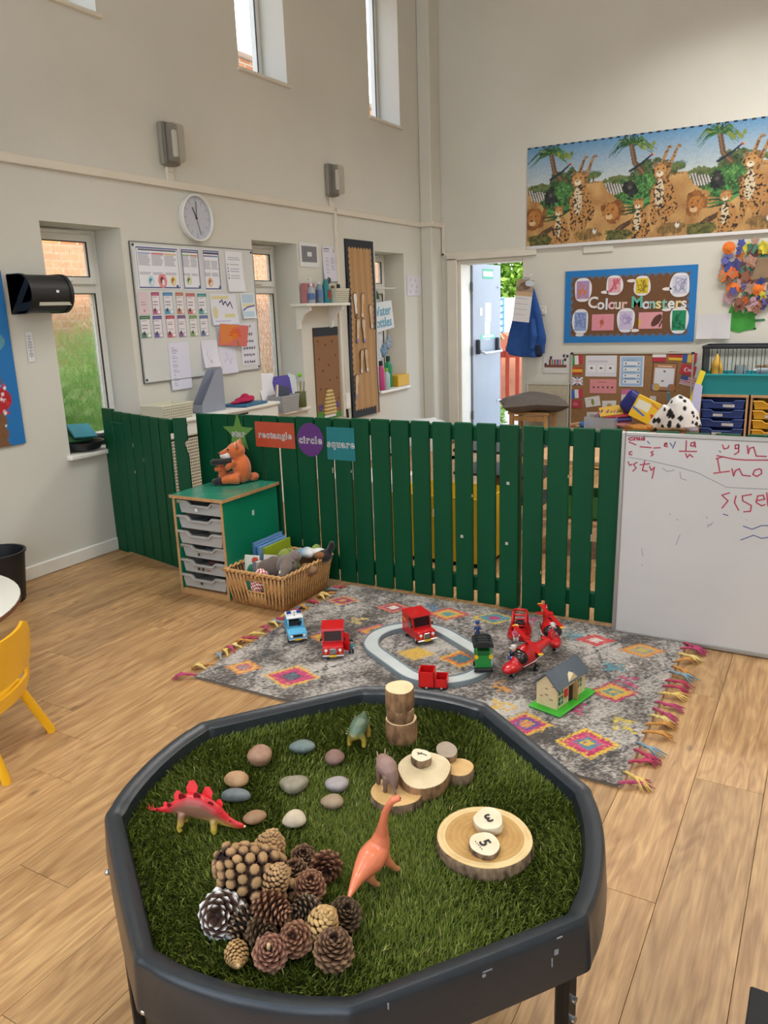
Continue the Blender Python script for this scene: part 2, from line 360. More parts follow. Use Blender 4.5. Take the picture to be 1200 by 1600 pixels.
# corner pillar and the surface trunking
struct(B().box((LWX+.07,8.275,CEIL/2),(.14,.25,CEIL),.012).ob('wall_corner_pillar',WALL))
b=B()
for a,c in((FWY,6.395),(6.445,8.15)): b.box((LWX+.012,(a+c)/2,2.385),(.024,c-a,.052),.004)
b.box((LWX+.079,8.138,2.385),(.165,.024,.052),.004); b.box((-3.958,8.27,2.385),(.024,.27,.052),.004)
b.box((-3.945,BWY-.012,2.22),(.03,.024,.34),.004); b.box(((-3.96+DX1)/2,BWY-.012,2.075),(-3.96+3.0-.0 if False else .98,.024,.03),.004)
struct(b.ob('trim_1',TRIM))
struct(B().box((LWX+.012,6.42,1.45),(.024,.035,1.87),.004).ob('trim_2',TRIM))
# windows
def glass(kind):
    m=bpy.data.materials.new('glass_'+kind); m.use_nodes=True; t=m.node_tree; N=t.nodes; L=t.links; N.remove(N['Principled BSDF']); out=N['Material Output']
    tr=N.new('ShaderNodeBsdfTransparent'); gl=N.new('ShaderNodeBsdfGlossy'); gl.inputs['Roughness'].default_value=.05
    mx=N.new('ShaderNodeMixShader'); mx.inputs[0].default_value=.07
    L.new(tr.outputs[0],mx.inputs[1]); L.new(gl.outputs[0],mx.inputs[2]); last=mx
    if kind=='rippled':
        rf=N.new('ShaderNodeBsdfRefraction'); rf.inputs['IOR'].default_value=1.25; rf.inputs['Roughness'].default_value=.04
        tc=N.new('ShaderNodeTexCoord'); mp=N.new('ShaderNodeMapping'); mp.inputs['Scale'].default_value=(1,1,.55); L.new(tc.outputs['Object'],mp.inputs[0])
        nn=N.new('ShaderNodeTexNoise'); nn.inputs['Scale'].default_value=30; nn.inputs['Detail'].default_value=2; nn.inputs['Distortion'].default_value=1.2; L.new(mp.outputs[0],nn.inputs[0])
        bp=N.new('ShaderNodeBump'); bp.inputs['Strength'].default_value=.45; bp.inputs['Distance'].default_value=.02; L.new(nn.outputs[0],bp.inputs['Height'])
        L.new(bp.outputs[0],rf.inputs['Normal']); L.new(bp.outputs[0],gl.inputs['Normal'])
        m2=N.new('ShaderNodeMixShader'); m2.inputs[0].default_value=.55; L.new(mx.outputs[0],m2.inputs[1]); L.new(rf.outputs[0],m2.inputs[2]); last=m2
    L.new(last.outputs[0],out.inputs[0]); return m
GLR=glass('rippled'); GLC=glass('clear')
GASK=mat('#23282c',.5)
def frame_rect(b,x0,x1,z0,z1,t,y,d,bev=.004):
    for c,s_ in(((x0+t/2,y,(z0+z1)/2),(t,d,z1-z0)),((x1-t/2,y,(z0+z1)/2),(t,d,z1-z0)),(((x0+x1)/2,y,z0+t/2),(x1-x0-2*t,d,t)),(((x0+x1)/2,y,z1-t/2),(x1-x0-2*t,d,t))): b.box(c,s_,bev)
def low_window(n,y0,y1):
    W=y1-y0; z0,z1=WZ; H=z1-z0; o=struct(T('window_%d'%n,None,None,(LWX,y0,z0),PI/2)); D=.24
    b=B(); frame_rect(b,0,W,0,H,.055,D+.03,.06); b.box((W/2,D+.03,.99+.022),(W-.1,.06,.07),.004); b.ob('frame',UPVC,o)
    s=B(); frame_rect(s,.045,W-.045,1.035,H-.03,.05,D,.04,.006); s.ob('opening_sash',UPVC,o)
    g=B(); frame_rect(g,.092,W-.092,1.082,H-.077,.006,D-.012,.012,0); g.ob('gasket',GASK,o)
    g=B(); frame_rect(g,.052,W-.052,.052,.982,.006,D+.004,.01,0); g.ob('gasket',GASK,o)
    B().box((W/2,D+.01,1.185),(W-.19,.006,H-1.185-.0+.0 if False else .205)).ob('pane',GLR,o)
    B().box((W/2,D+.03,.517),(W-.11,.006,.93)).ob('pane',GLR,o)
    b=B().box((W/2-.02,D-.028,1.062),(.16,.02,.018),.004); b.box((W/2-.08,D-.035,1.062),(.03,.03,.026),.005); b.ob('handle',UPVC,o)
    b=B().box((W/2-.02,D-.012,H-.022),(.36,.03,.022),.004); b.ob('trickle_vent',UPVC,o)
    B().box((W/2,.095,-.018),(W+.05,.27,.03),.008,seg=2).ob('sill',GLOSSW,o); return o
def high_window(n,y0,y1):
    W=y1-y0; z0,z1=UZ; H=z1-z0; o=struct(T('window_%d'%n,None,None,(LWX,y0,z0),PI/2)); D=.24
    b=B(); frame_rect(b,0,W,0,H,.055,D+.03,.06); b.ob('frame',UPVC,o)
    g=B(); frame_rect(g,.052,W-.052,.052,H-.052,.006,D+.002,.01,0); g.ob('gasket',GASK,o)
    B().box((W/2,D+.03,H/2),(W-.11,.006,H-.11)).ob('pane',GLC,o)
    B().box((W/2,.1,-.014),(W+.05,.26,.026),.008,seg=2).ob('sill',TRIM,o); return o
for i,(a,c) in enumerate(WY): low_window(i+1,a,c); high_window(i+4,a,c)
high_window(7,1.3,1.91); high_window(8,-.65,-.04); low_window(9,1.3,1.91)
# door frame and the open fire door
JAMB=mat('#ded8ca',.5,nv=.04,ns=5); o=struct(T('door_1',None,None,(0,BWY,0)))
b=B(); b.box((DX0-.055,-.012,DZ/2),(.12,.03,DZ+.05),.005); b.box(((DX0+DX1)/2+.0,-.012,DZ+.035),(DX1-DX0+.23,.03,.06),.005); b.ob('architrave',JAMB,o)
b=B(); b.box((DX0+.02,.14,DZ/2),(.045,.27,DZ-.002),.004); b.box((DX1-.02,.14,DZ/2),(.045,.27,DZ-.002),.004); b.box(((DX0+DX1)/2,.14,DZ-.021),(DX1-DX0-.09,.27,.04),.004); b.ob('jamb',JAMB,o)
b=B(); b.box(((DX0+DX1)/2,.14,.006),(DX1-DX0,.28,.02),.004); b.ob('threshold',mat('#8d8f90',.4,.6),o)
# ================================================================ green picket partition
GRN=mat('#03482b',.5,spec=.22,nv=.10,ns=7,bump=.05,bs=30,stretch=(1,1,.15)); WORN=mat('#b9a789',.8,nv=.2,ns=30)
FY=3.557; FT=.02
def slat(parent,xa,xb,z0,z1,off=0,M=None,name='slat'):
    b=B(); b.X=M or ident(); b.box(((xa+xb)/2,off+FT/2,(z0+z1)/2),(xb-xa,FT,z1-z0),.003)
    o=b.ob(name,GRN,parent)
    if random.random()<.55:      # chipped paint on the arris
        c=B(); c.X=M or ident(); zz=random.uniform(.15,.8); ll=random.uniform(.012,.05); c.box((random.choice([xa,xb]),off+.001,zz),(.004,.003,ll)); c.ob('paint_chip',WORN,o)
    return o
px=[309,332,333,357,357.6,382,383,408,410,433,437,462,463,490,493,518,521,547,549,576,579,607.5,610,638,642,670,675,704,709.6,737.5,744,774,780,810,816.7,848.7,855,889.6,895,929,936.7,971]
xs=[aty(x,690,FY).x for x in px]; sl_=list(zip(xs[::2],xs[1::2]))
x=xs[-1]+.022
while x<.75: sl_.append((x,x+.1)); x+=.122
fenceA=T('picket_fence','long green painted picket fence panel carrying the star rectangle circle and square signs','fence',(0,FY,0))
fenceB=T('picket_fence','green painted picket fence panel half hidden behind the large leaning whiteboard','fence',(0,FY,0))
for i,(a,c) in enumerate(sl_):
    f=fenceA if i<17 else fenceB
    slat(f,a+.001,c-.001,.012+.006*random.random(),.934+.010*min(1,i/12)+.005*random.random())
for f,a,c in((fenceA,sl_[0][0],sl_[16][1]),(fenceB,sl_[17][0],sl_[-1][1])):
    for z in(.893,.11): B().box(((a+c)/2,FT+.021,z),(c-a,.038,.075),.004).ob('rail',GRN,f)
    for xx in(a+.04,c-.04): B().box((xx,FT+.06,.45),(.05,.04,.9),.004).ob('post',GRN,f)
for x_,y_ in((794,755),(722,838),(792,849)):
    p=aty(x_,y_,FY); B().box((p.x,-.002,p.z),(.014,.004,.014)).ob('sticky_pad',mat('#b9b7ae',.7),fenceA if p.x<-1.28 else fenceB)
# gate set a little ajar
g0=Vector((-4.10,3.52,0)); ga=math.atan2(3.36-3.52,-3.41+4.10)
gate=T('picket_gate','green slatted picket gate standing ajar against the cream wall','gate',g0,ga)
B().box((.065,.012,.475),(.126,.026,.95),.004).ob('hinge_board',GRN,gate)
for a,c in((.137,.234),(.243,.336),(.350,.445),(.457,.550),(.562,.654),(.667,.757)): slat(gate,a,c,.012,.937-.02*(a-.13))
for z in(.88,.11): B().box((.445,FT+.02,z),(.62,.036,.08),.004).ob('rail',GRN,gate)
B().box((.19,-.004,.868),(.16,.006,.004),M=ident()).ob('hinge_strap',mat('#2c6a4c',.3,.3),gate)
B().prism([(0,.012),(.075,.012),(.075,.70),(.055,.78),(.078,.80),(.078,.93),(0,.93)],.02,TR(.76,.045,0,rz=R(38))).ob('latch_board',GRN,gate)
# shape signs taped to the pickets
def sign(name,label,poly,txt,col,c,fs,M=None):
    p=aty(*c,FY); o=T(name,label,'sign',(p.x,FY-.003,p.z))
    B().prism(poly,.0015).ob('card',mat(col,.35,nv=.06,ns=20),o)
    for dz,cc,ex in((0,'#ffffff',.0006),):
        b=B(); b.text(txt,fs,TR(0,-.0030,-.003),.0004,bold=.0021,sp=1.22); b.ob('lettering_outline',mat('#f4f3f0',.5),o)
        b=B(); b.text(txt,fs,TR(0,-.0040,-.003),.0003,bold=-.0002,sp=1.22); b.ob('lettering',mat('#33333a',.5),o)
    return o
def sz(x0,y0,x1,y1): a=aty(x0,y0,FY); b=aty(x1,y1,FY); return abs(b.x-a.x)/2,abs(a.z-b.z)/2
a,h=sz(398,657,462,700); sign('shape_sign','orange red rectangle card lettered rectangle on the green fence',[(-a,-h),(a,-h),(a,h),(-a,h)],'rectangle','#b5482f',(430,679.5),.051)
a,h=sz(464,659,508,714); sign('shape_sign','purple round card lettered circle on the green fence',[(a*math.cos(2*PI*i/40),h*math.sin(2*PI*i/40)) for i in range(40)],'circle','#5a2a72',(485.5,687),.056)
a,h=sz(510,667,556,721); sign('shape_sign','teal square card lettered square on the green fence',[(-a,-h),(a,-h),(a,h),(-a,h)],'square','#13737a',(533,693.5),.054)
sign('shape_sign','green star card lettered star on the fence behind the fox',[((.118 if i%2==0 else .05)*math.sin(PI*i/5),(.118 if i%2==0 else .05)*math.cos(PI*i/5)) for i in range(10)],'star','#5c8a3c',(373,677),.052)
# ================================================================ tray drawer unit, fox, basket
UG=mat('#0f7f5c',.35,nv=.04,ns=4); UGT=mat('#2b7f66',.25,nv=.1,ns=5); EDGE=mat('#b98f5f',.5,nv=.12,ns=40)
def clear_mat(col,dens=.55,rough=.25):
    key=('clr',col,dens,rough)
    if key in _M: return _M[key]
    m=bpy.data.materials.new('clear_plastic'); m.use_nodes=True; t=m.node_tree; N=t.nodes; L=t.links; p=N['Principled BSDF']; p.inputs['Base Color'].default_value=(*lin(col),1); p.inputs['Roughness'].default_value=rough
    tr=N.new('ShaderNodeBsdfTransparent'); tr.inputs[0].default_value=(*[.5+.5*v for v in lin(col)],1); mx=N.new('ShaderNodeMixShader'); mx.inputs[0].default_value=dens
    L.new(tr.outputs[0],mx.inputs[1]); L.new(p.outputs[0],mx.inputs[2]); L.new(mx.outputs[0],N['Material Output'].inputs[0]); _M[key]=m; return m
CLR=clear_mat('#c9c8c4',.6)
def tray_poly(w,h):      # front elevation of a school storage tray: raised lip dips in the middle
    return [(-w/2+.012,0),(w/2-.012,0),(w/2,h*.62),(w/2,h),(w*.27,h),(w*.20,h*.70),(-w*.20,h*.70),(-w*.27,h),(-w/2,h),(-w/2,h*.62)]
def storage_tray(parent,c,w,d,h,m,label=None,lm=None):
    o=bpy.data.objects.new('storage_tray',None); COL.objects.link(o); o.parent=parent; o.location=c
    b=B(); t=.004
    b.prism(tray_poly(w-.01,h*.92),t,TR(0,t,0))
    b.box((0,d/2,t/2),(w-.034,d-.01,t)); b.box((-w/2+.013,d/2,h*.4),(t,d-.01,h*.78)); b.box((w/2-.013,d/2,h*.4),(t,d-.01,h*.78)); b.box((0,d-.006,h*.45),(w-.03,t,h*.85))
    b.ob('tub',m,o)
    l=B(); P=[(-w/2,h*.93),(-w*.28,h*.93),(-w*.21,h*.64),(w*.21,h*.64),(w*.28,h*.93),(w/2,h*.93)]
    for (x1,z1),(x2,z2) in zip(P,P[1:]):
        L_=math.hypot(x2-x1,z2-z1); l.box(((x1+x2)/2,-.007,(z1+z2)/2),(L_+.004,.02,.012),.003,M=None if abs(z1-z2)<1e-6 else None) if abs(z1-z2)<1e-6 else l.box((0,0,0),(L_+.004,.02,.012),.003,M=TR((x1+x2)/2,-.007,(z1+z2)/2,ry=-math.atan2(z2-z1,x2-x1)))
    l.ob('lip',m,o)
    return o
UW,UD,UH=.352,.47,.565
unit=T('tray_drawer_unit','green drawer unit with six clear trays beside the wicker basket','drawer unit',(-2.915,3.063,0))
b=B(); b.box((-UW/2+.008,UD/2,UH/2),(.016,UD,UH-.03)); b.box((UW/2-.008,UD/2,UH/2),(.016,UD,UH-.03)); b.box((0,UD-.008,UH/2),(UW-.032,.014,UH-.03)); b.ob('body',UG,unit)
B().box((0,UD/2,UH-.008),(UW+.02,UD+.02,.017)).ob('top_panel',UGT,unit)
b=B(); b.box((0,-.0115,UH-.008),(UW+.024,.003,.017)); b.box((UW/2+.0115,UD/2,UH-.008),(.003,UD+.02,.017)); b.box((-UW/2+.008,-.0015,UH/2-.008),(.016,.003,UH-.017)); b.box((UW/2-.008,-.0015,UH/2-.008),(.016,.003,UH-.017)); b.ob('edge_banding',EDGE,unit)
b=B().box((0,UD/2,.015),(UW-.002,UD,.03)); b.ob('plinth',EDGE,unit)
for i in range(6):
    z=.045+i*.0835
    for sx in(-1,1): B().box((sx*(UW/2-.022),UD/2,z+.058),(.012,UD-.03,.008)).ob('runner',EDGE,unit)
    storage_tray(unit,(0,.004+.01*((i*7)%3),z),UW-.036,UD-.05,.073,CLR)
    if i!=5: # things in the trays
        b=B(); rr=random.Random(i)
        for k in range(5): b.box((rr.uniform(-.1,.1),rr.uniform(.06,.3),z+.02),(rr.uniform(.05,.12),rr.uniform(.05,.12),rr.uniform(.01,.035)),.004,M=TR(0,0,0,rz=rr.uniform(-.1,.1)))
        b.ob('tray_content',mat(['#7d7a76','#8b5d54','#6d7680','#918a7c','#5f6468'][i],.7),unit)
for k,(x_,z_,w_) in enumerate(((-.02,.075,.014),(-.03,.158,.014),(.0,.158,.014),(-.02,.241,.014),(-.01,.492,.018))): B().box((x_,-.001,z_),(w_,.002,.016)).ob('tray_sticker',mat('#2b2b2b' if k<4 else '#d8d8d8',.6),unit)
p=atx(395.6,801,-2.738); B().box((UW/2+.001,p.y-3.063,p.z),(.002,.016,.028)).ob('wall_clip',mat('#c8cfc9',.6),unit)
# ---------------------------------------------------------------- fox puppets on the drawer unit
ORG=mat('#c9652c',.9,nv=.08,ns=40,sheen=.4); FBLK=mat('#1b191a',.9,sheen=.3); FWH=mat('#e6ded4',.9,sheen=.3)
p=fl(381,752,.567)+Vector((.012,-.035,0))
fox=T('fox_puppet','orange fox hand puppet sitting on the green drawer unit','soft toy',(p.x,p.y,.566),R(206)); fs=1.0
b=B(); b.ball((-.01,0,.085),(.052,.055,.085),18,14); b.ball((.018,0,.188),(.054,.050,.047),16,12); b.tube([(.04,0,.185),(.085,0,.176),(.115,0,.170)],[.034,.020,.011],12)
for s in(-1,1):
    b.tube([(.0,s*.045,.035),(.06,s*.055,.035),(.10,s*.058,.024)],[.034,.028,.020],10); b.tube([(.02,s*.045,.135),(.05,s*.055,.110),(.065,s*.045,.095)],[.022,.019,.018],10)
b.tube([(-.05,-.02,.03),(-.07,-.055,.025),(-.05,-.085,.025)],[.024,.026,.014],10)
b.melt('body',ORG,fox,vox=.006,sm=5)
b=B(); b.ball((.036,0,.118),(.024,.030,.042),14,10); b.melt('chest',FWH,fox,vox=.005,sm=2)
b=B(); b.tube([(.046,0,.164),(.080,0,.160),(.110,0,.161)],[.037,.022,.010],12,sq=1.15); b.ob('muzzle',FWH,fox,smooth=1)
B().ball((.118,0,.173),.008,10,8).ob('nose',FBLK,fox,smooth=1)
for s in(-1,1):
    B().ball((.055,s*.036,.200),.006,10,8).ob('eye',mat('#121212',.15),fox,smooth=1)
    e=B().lathe([(.022,0),(.018,.02),(.004,.042)],12,TR(.0,s*.032,.212,rx=-s*R(18))@Matrix.Diagonal((.5,1,1,1))).ob('ear',ORG,fox,smooth=1)
    B().lathe([(.014,0),(.011,.016),(.002,.032)],10,TR(.010,s*.032,.216,rx=-s*R(18))@Matrix.Diagonal((.3,1,1,1))).ob('ear_lining',FWH,e,smooth=1)
    b=B(); b.tube([(.095,s*.058,.024),(.125,s*.060,.022),(.150,s*.060,.020)],[.022,.022,.015],10); b.ob('foot',FBLK,fox,smooth=1)
b=B(); b.tube([(.03,.052,.140),(.09,.050,.135),(.140,.048,.132),(.155,.048,.130)],[.018,.017,.019,.012],10); b.ob('outstretched_arm',FBLK,fox,smooth=1)
c_=bpy.data.objects.new('blue_tag',None)
bpy.data.objects.remove(c_)
M_=Matrix.Translation(fox.location)@Euler((0,0,R(206))).to_matrix().to_4x4(); q=M_@Vector((.105,-.004,.002))
kit=T('fox_cub_puppet','small orange fox cub puppet leaning on the larger fox','soft toy',(q.x,q.y,.567),R(222))
b=B(); b.ball((0,0,.055),(.026,.026,.052),14,10); b.ball((.012,0,.118),(.026,.024,.022),14,10); b.tube([(.02,0,.118),(.05,0,.112)],[.018,.006],10)
for s in(-1,1): b.tube([(.0,s*.018,.02),(.035,s*.022,.012)],[.015,.012],8); b.tube([(.008,s*.024,.085),(.045,s*.022,.082)],[.011,.009],8)
b.melt('body',ORG,kit,vox=.0045,sm=4); B().ball((.052,0,.112),.005,8,6).ob('nose',FBLK,kit,smooth=1)
for s in(-1,1): B().lathe([(.010,0),(.002,.020)],8,TR(0,s*.016,.130,rx=-s*R(15))).ob('ear',ORG,kit)
# ---------------------------------------------------------------- wicker basket
bx0,bx1,by0,by1=-2.700,-2.378,3.056,3.455; BH=.195
bk=T('wicker_basket','wicker basket of books and soft toys beside the green drawer unit','basket',((bx0+bx1)/2,(by0+by1)/2,0))
WK=mat('#c2935c',.6,nv=.22,ns=60); hwx,hwy=(bx1-bx0)/2,(by1-by0)/2; fx,fy=.030,.030
def bp(t,z):   # point on the basket wall: t runs round the perimeter 0..4
    k=z/BH; ax=hwx+fx*k; ay=hwy+fy*k; s=int(t)%4; f=t-int(t); u=2*f-1
    return [Vector((u*ax,-ay,z)),Vector((ax,u*ay,z)),Vector((-u*ax,ay,z)),Vector((-ax,-u*ay,z))][s]
b=B()
for s in range(4):
    n_=30 if s%2==0 else 38
    for i in range(n_):
        t=s+(i+.5)/n_; t2=s+min(.999,max(0,(i+.5)/n_+(.5/n_)*(1 if i%2 else -1)))
        if s==0 and .33<(i+.5)/n_<.67:
            b.tube([bp(t,.004),bp(t,.05),bp(t2,.088)],.0060,5)
            b.tube([bp(t,.158),bp(t2,BH-.004)],.0060,5); continue
        b.tube([bp(t,.004),bp(t2,BH*.33),bp(t,BH*.66),bp(t2,BH-.004)],.0060,5)
tag(b.ob('wicker_stakes',WK,bk,smooth=1),kind='stuff')
b=B()   # inner lining of the woven wall, open at the hand hole
for s_,segs in((0,((0,.33,0,BH),(.33,.67,0,.088),(.33,.67,.157,BH),(.67,1,0,BH))),(1,((0,1,0,BH),)),(2,((0,1,0,BH),)),(3,((0,1,0,BH),))):
    for t0,t1,z0,z1 in segs:
        q=[bp(s_+min(t,.9999),z)*1.0 for t,z in((t0,z0),(t1,z0),(t1,z1),(t0,z1))]; k=[v-Vector((v.x,v.y,0)).normalized()*.004 for v in q]; m_=[v-Vector((v.x,v.y,0)).normalized()*.008 for v in q]
        A=[b.bm.verts.new(v) for v in k]; C=[b.bm.verts.new(v) for v in m_]; b._f(A); b._f(C[::-1]); b.bridge(A,C)
b.ob('woven_wall',mat('#5a3f24',.9,nv=.25,ns=90),bk)
b=B()
for ph in(0,PI):
    b.tube([bp(4*i/160,BH)+Vector((0,0,.006*math.sin(i*.9+ph)))+(bp(4*i/160,BH)-Vector((0,0,BH))).normalized()*.006*math.cos(i*.9+ph) for i in range(160)],.0068,6,closed=True)
b.ob('braided_rim',WK,bk,smooth=1)
b=B(); b.tube([bp(.33,.155),bp(.33,.09),bp(.67,.09),bp(.67,.155),],.006,6); b.tube([bp(.30,.157),bp(.70,.157)],.006,6); b.ob('hand_hole_edge',WK,bk,smooth=1)
B().box((0,0,.006),(hwx*2-.01,hwy*2-.01,.008)).ob('base',mat('#8d6a42',.8),bk)
# books in the basket
def book(label,c,w_,h_,t_,cov,rot,page='#e9e4d6',art=None):
    o=T('book',label,'book',c,0,'books in the wicker basket',rot)      # local: w along x, height z, thickness y
    b=B(); b.box((0,-t_/2+.001,h_/2),(w_,.002,h_)); b.box((0,t_/2-.001,h_/2),(w_,.002,h_)); b.box((-w_/2+.001,0,h_/2),(.002,t_,h_)); b.ob('cover',mat(cov,.4),o)
    B().box((.002,0,h_/2),(w_-.008,t_-.005,h_-.006)).ob('pages',mat(page,.8,nv=.06,ns=200,stretch=(1,30,1)),o)
    if art: 
        a=Print(w_-.006,h_-.006,.004,art[0])
        for k in art[1]: a.ell(*k)
        a.ob('cover_art',vmat(.4),o,(0,-t_/2-.0005,h_/2))
    return o
yz=(R(0),R(0),R(90))
book('tall light blue picture book, backmost in the wicker basket',(-2.672,3.335,.012),.26,.285,.008,'#6f97c9',(R(0),R(0),R(90)))
book('blue picture book with white title edge in the wicker basket',(-2.657,3.33,.012),.26,.270,.012,'#4f86c0',(0,0,R(90)))
book('sky blue picture book beside the lime one in the basket',(-2.638,3.33,.012),.25,.265,.010,'#7fa9d6',(0,0,R(90)))
book('lime green picture book in the wicker basket',(-2.622,3.35,.012),.24,.255,.009,'#a9bb2d',(0,0,R(90)))
book('white cover book with a green leaf picture at the front of the basket',(-2.640,3.130,.012),.085,.235,.010,'#dfe0d8',(R(-8),0,R(12)),art=('#d9ddd0',[(0,.02,.03,.05,'#3f8a63'),(-.01,-.05,.035,.05,'#58b49a'),(.02,.09,.02,.02,'#c9482f')]))
book('thick grey spined book at the front of the basket',(-2.590,3.110,.012),.022,.215,.07,'#6d7076',(R(-8),0,R(12)))
book('white paperback leaning behind the grey book in the basket',(-2.562,3.165,.012),.07,.235,.018,'#cfc9bb',(R(-10),R(4),R(20)))
book('pale brown paperback leaning by the green soft toy in the basket',(-2.535,3.205,.012),.07,.225,.012,'#a79a82',(R(-12),R(6),R(30)))
# soft toys in the basket
ELE=mat('#6f6159',.95,nv=.06,ns=60,sheen=.4)
e=T('elephant_puppet','taupe elephant soft toy with a white tusk lying in the wicker basket','soft toy',(-2.445,3.20,.145),R(-50))
b=B(); b.ball((0,0,.06),(.062,.058,.058),16,12); b.tube([(.03,-.005,.07),(.075,-.015,.055),(.095,-.03,.03),(.085,-.06,.012)],[.036,.028,.022,.018],12)
b.melt('head',ELE,e,vox=.005,sm=4)
b=B(); b.ball((-.015,-.085,.045),(.020,.065,.065),16,12,f=lambda d:1+.12*math.sin(5*d.y)); b.melt('ear',ELE,e,vox=.005,sm=3)
b=B(); b.ball((-.02,.045,.100),(.055,.035,.030),16,12); b.melt('ear',ELE,e,vox=.005,sm=3)
B().tube([(.06,-.035,.05),(.085,-.045,.045),(.098,-.048,.052)],[.009,.008,.003],10).ob('tusk',mat('#e8e1d2',.6),e,smooth=1)
B().ball((.045,.03,.085),.005,8,6).ob('eye',mat('#121212',.2),e,smooth=1)
tagob=lambda o,l,c='soft toy',g=None: tag(o,l,c,g)
b=B(); b.ball((0,0,0),(.055,.055,.045),16,12); b.tube([(.03,0,-.01),(.075,.01,-.02),(.10,.02,-.05)],[.03,.024,.014],10); b.melt('head',mat('#7f8a2c',.95,nv=.06,ns=50,sheen=.4),g_:=T('frog_puppet','olive green soft toy behind the elephant in the wicker basket','soft toy',(-2.515,3.30,.215),R(-30)),vox=.005,sm=4)
B().tube([(-.055*math.cos(t),.001+.055*math.sin(t)*.0,.047*math.sin(t)) for t in[PI*i/12 for i in range(1,12)]],.0022,5).ob('seam',mat('#5f6a1f',.9),g_)
def cloth_mat(c1,c2,sc):
    m=bpy.data.materials.new('gingham'); m.use_nodes=True; t=m.node_tree; N=t.nodes; L=t.links; p_=N['Principled BSDF']; p_.inputs['Roughness'].default_value=.9
    tc=N.new('ShaderNodeTexCoord'); ck=N.new('ShaderNodeTexChecker'); ck.inputs['Scale'].default_value=sc; ck.inputs[1].default_value=(*lin(c1),1); ck.inputs[2].default_value=(*lin(c2),1); L.new(tc.outputs['Object'],ck.inputs[0]); L.new(ck.outputs[0],p_.inputs['Base Color']); return m
b=B(); b.ball((0,0,0),(.045,.05,.075),16,12,f=lambda d:1+.08*math.sin(7*d.x+5*d.z)); tag(b.melt('gingham_cloth',cloth_mat('#b5272f','#eae3dd',95),None,(-2.545,3.085,.135),(0,R(18),0),vox=.006,sm=3),'red and white gingham cloth at the front of the wicker basket','cloth')
b=B(); b.ball((0,0,0),(.06,.05,.028),16,12,f=lambda d:1+.1*math.sin(6*d.x+3*d.y)); b.ball((.06,.02,.0),(.05,.03,.022),14,10); tag(b.melt('pale_cloth',vmat(.9),None,(-2.44,3.37,.225),(0,0,R(20)),vox=.006,sm=3),'pale blue and white folded cloth toy at the back of the basket','cloth')
paint(bpy.data.objects['pale_cloth'],lambda co:lerp(lin('#6f93a8'),lin('#d9d8d4'),(co[:,0]+.02)/.05))
w_=T('black_bear_toy','black and brown soft toy at the right end of the basket','soft toy',(-2.355,3.41,.205),R(-70))
b=B(); b.ball((0,0,0),(.045,.05,.035),14,10); b.tube([(0,.03,.02),(0,.05,.055),(.005,.055,.085)],[.02,.02,.014],10); b.melt('body',FBLK,w_,vox=.005,sm=3); b=B(); b.ball((.034,-.012,.014),(.024,.030,.020),12,8); b.ob('muzzle',mat('#8a5a33',.9),w_,smooth=1)
b=B(); b.ball((0,0,0),(.05,.045,.035),14,10,f=lambda d:1+.1*math.sin(8*d.x)); tag(b.melt('brown_toy',mat('#8d6a4a',.95),None,(-2.365,3.28,.165),vox=.006,sm=3),'small brown plush lump between the elephant and the black toy','soft toy')
b=B(); b.ball((0,0,0),(.022,.03,.045),14,10,f=lambda d:1+.15*math.sin(5*d.z)); tag(b.melt('green_felt_toy',mat('#7d8f45',.95),None,(-2.41,3.425,.225),vox=.005,sm=3),'small sage green felt toy next to the black one','soft toy')
# ================================================================ activity tray on its stand
TC=Vector((-.755,1.15,0)); RIM=.562; GZ=.534
corn=[(-.993,1.579),(-.672,1.634),(-.350,1.397),(-.262,1.052),(-.506,.733),(-.843,.662),(-1.168,.893),(-1.246,1.246)]
def outline():
    P=[]; n=len(corn)
    for i in range(n):
        a=Vector(corn[i]);b=Vector(corn[(i+1)%n]); m=(a+b)/2; c=TC.to_2d()
        o=(m-c).normalized(); bow=.026 if i%2==0 else .003
        P+=[a,a.lerp(b,.05)+o*bow*.10]+[a.lerp(b,t)+o*bow*4*t*(1-t) for t in(.15,.3,.5,.7,.85)]+[a.lerp(b,.95)+o*bow*.10]
    for _ in range(2):
        Q=[]
        for i in range(len(P)):
            a,b=P[i],P[(i+1)%len(P)]; Q+=[a.lerp(b,.25),a.lerp(b,.75)]
        P=Q
    return P
OUT=outline()
def off(d):
    c=TC.to_2d(); return [(c+(p-c)*(1+d/(p-c).length)) for p in OUT]
table=T('activity_tray_table','black octagonal activity tray on a stand lined with artificial grass','tray table',(TC.x,TC.y,0))
BLK=mat('#23282d',.32,nv=.10,ns=9,bump=.10,bs=120,spec=.5)
b=B(); rings=[]
for d,z in((-.040,GZ-.03),(-.036,GZ-.004),(-.031,RIM-.010),(-.024,RIM-.004),(-.010,RIM),(-.003,RIM+.0005),(.001,RIM-.003),(.004,RIM-.012),(.006,RIM-.04),(.009,RIM-.08),(.009,RIM-.097),(.003,RIM-.102),(-.004,RIM-.097),(-.010,RIM-.05)):
    rings.append(b.ring([(p.x-TC.x,p.y-TC.y,z) for p in off(d)]))
for r1,r2 in zip(rings,rings[1:]): b.bridge(r1,r2)
b._f(rings[0][::-1]); b.ob('tray_shell',BLK,table,smooth=35)
A_,B_=Vector(corn[3]),Vector(corn[4]); ev=(B_-A_).normalized(); nv_=Vector((-ev.y,ev.x)); nv_=nv_ if (A_-TC.to_2d()).dot(nv_)>0 else -nv_
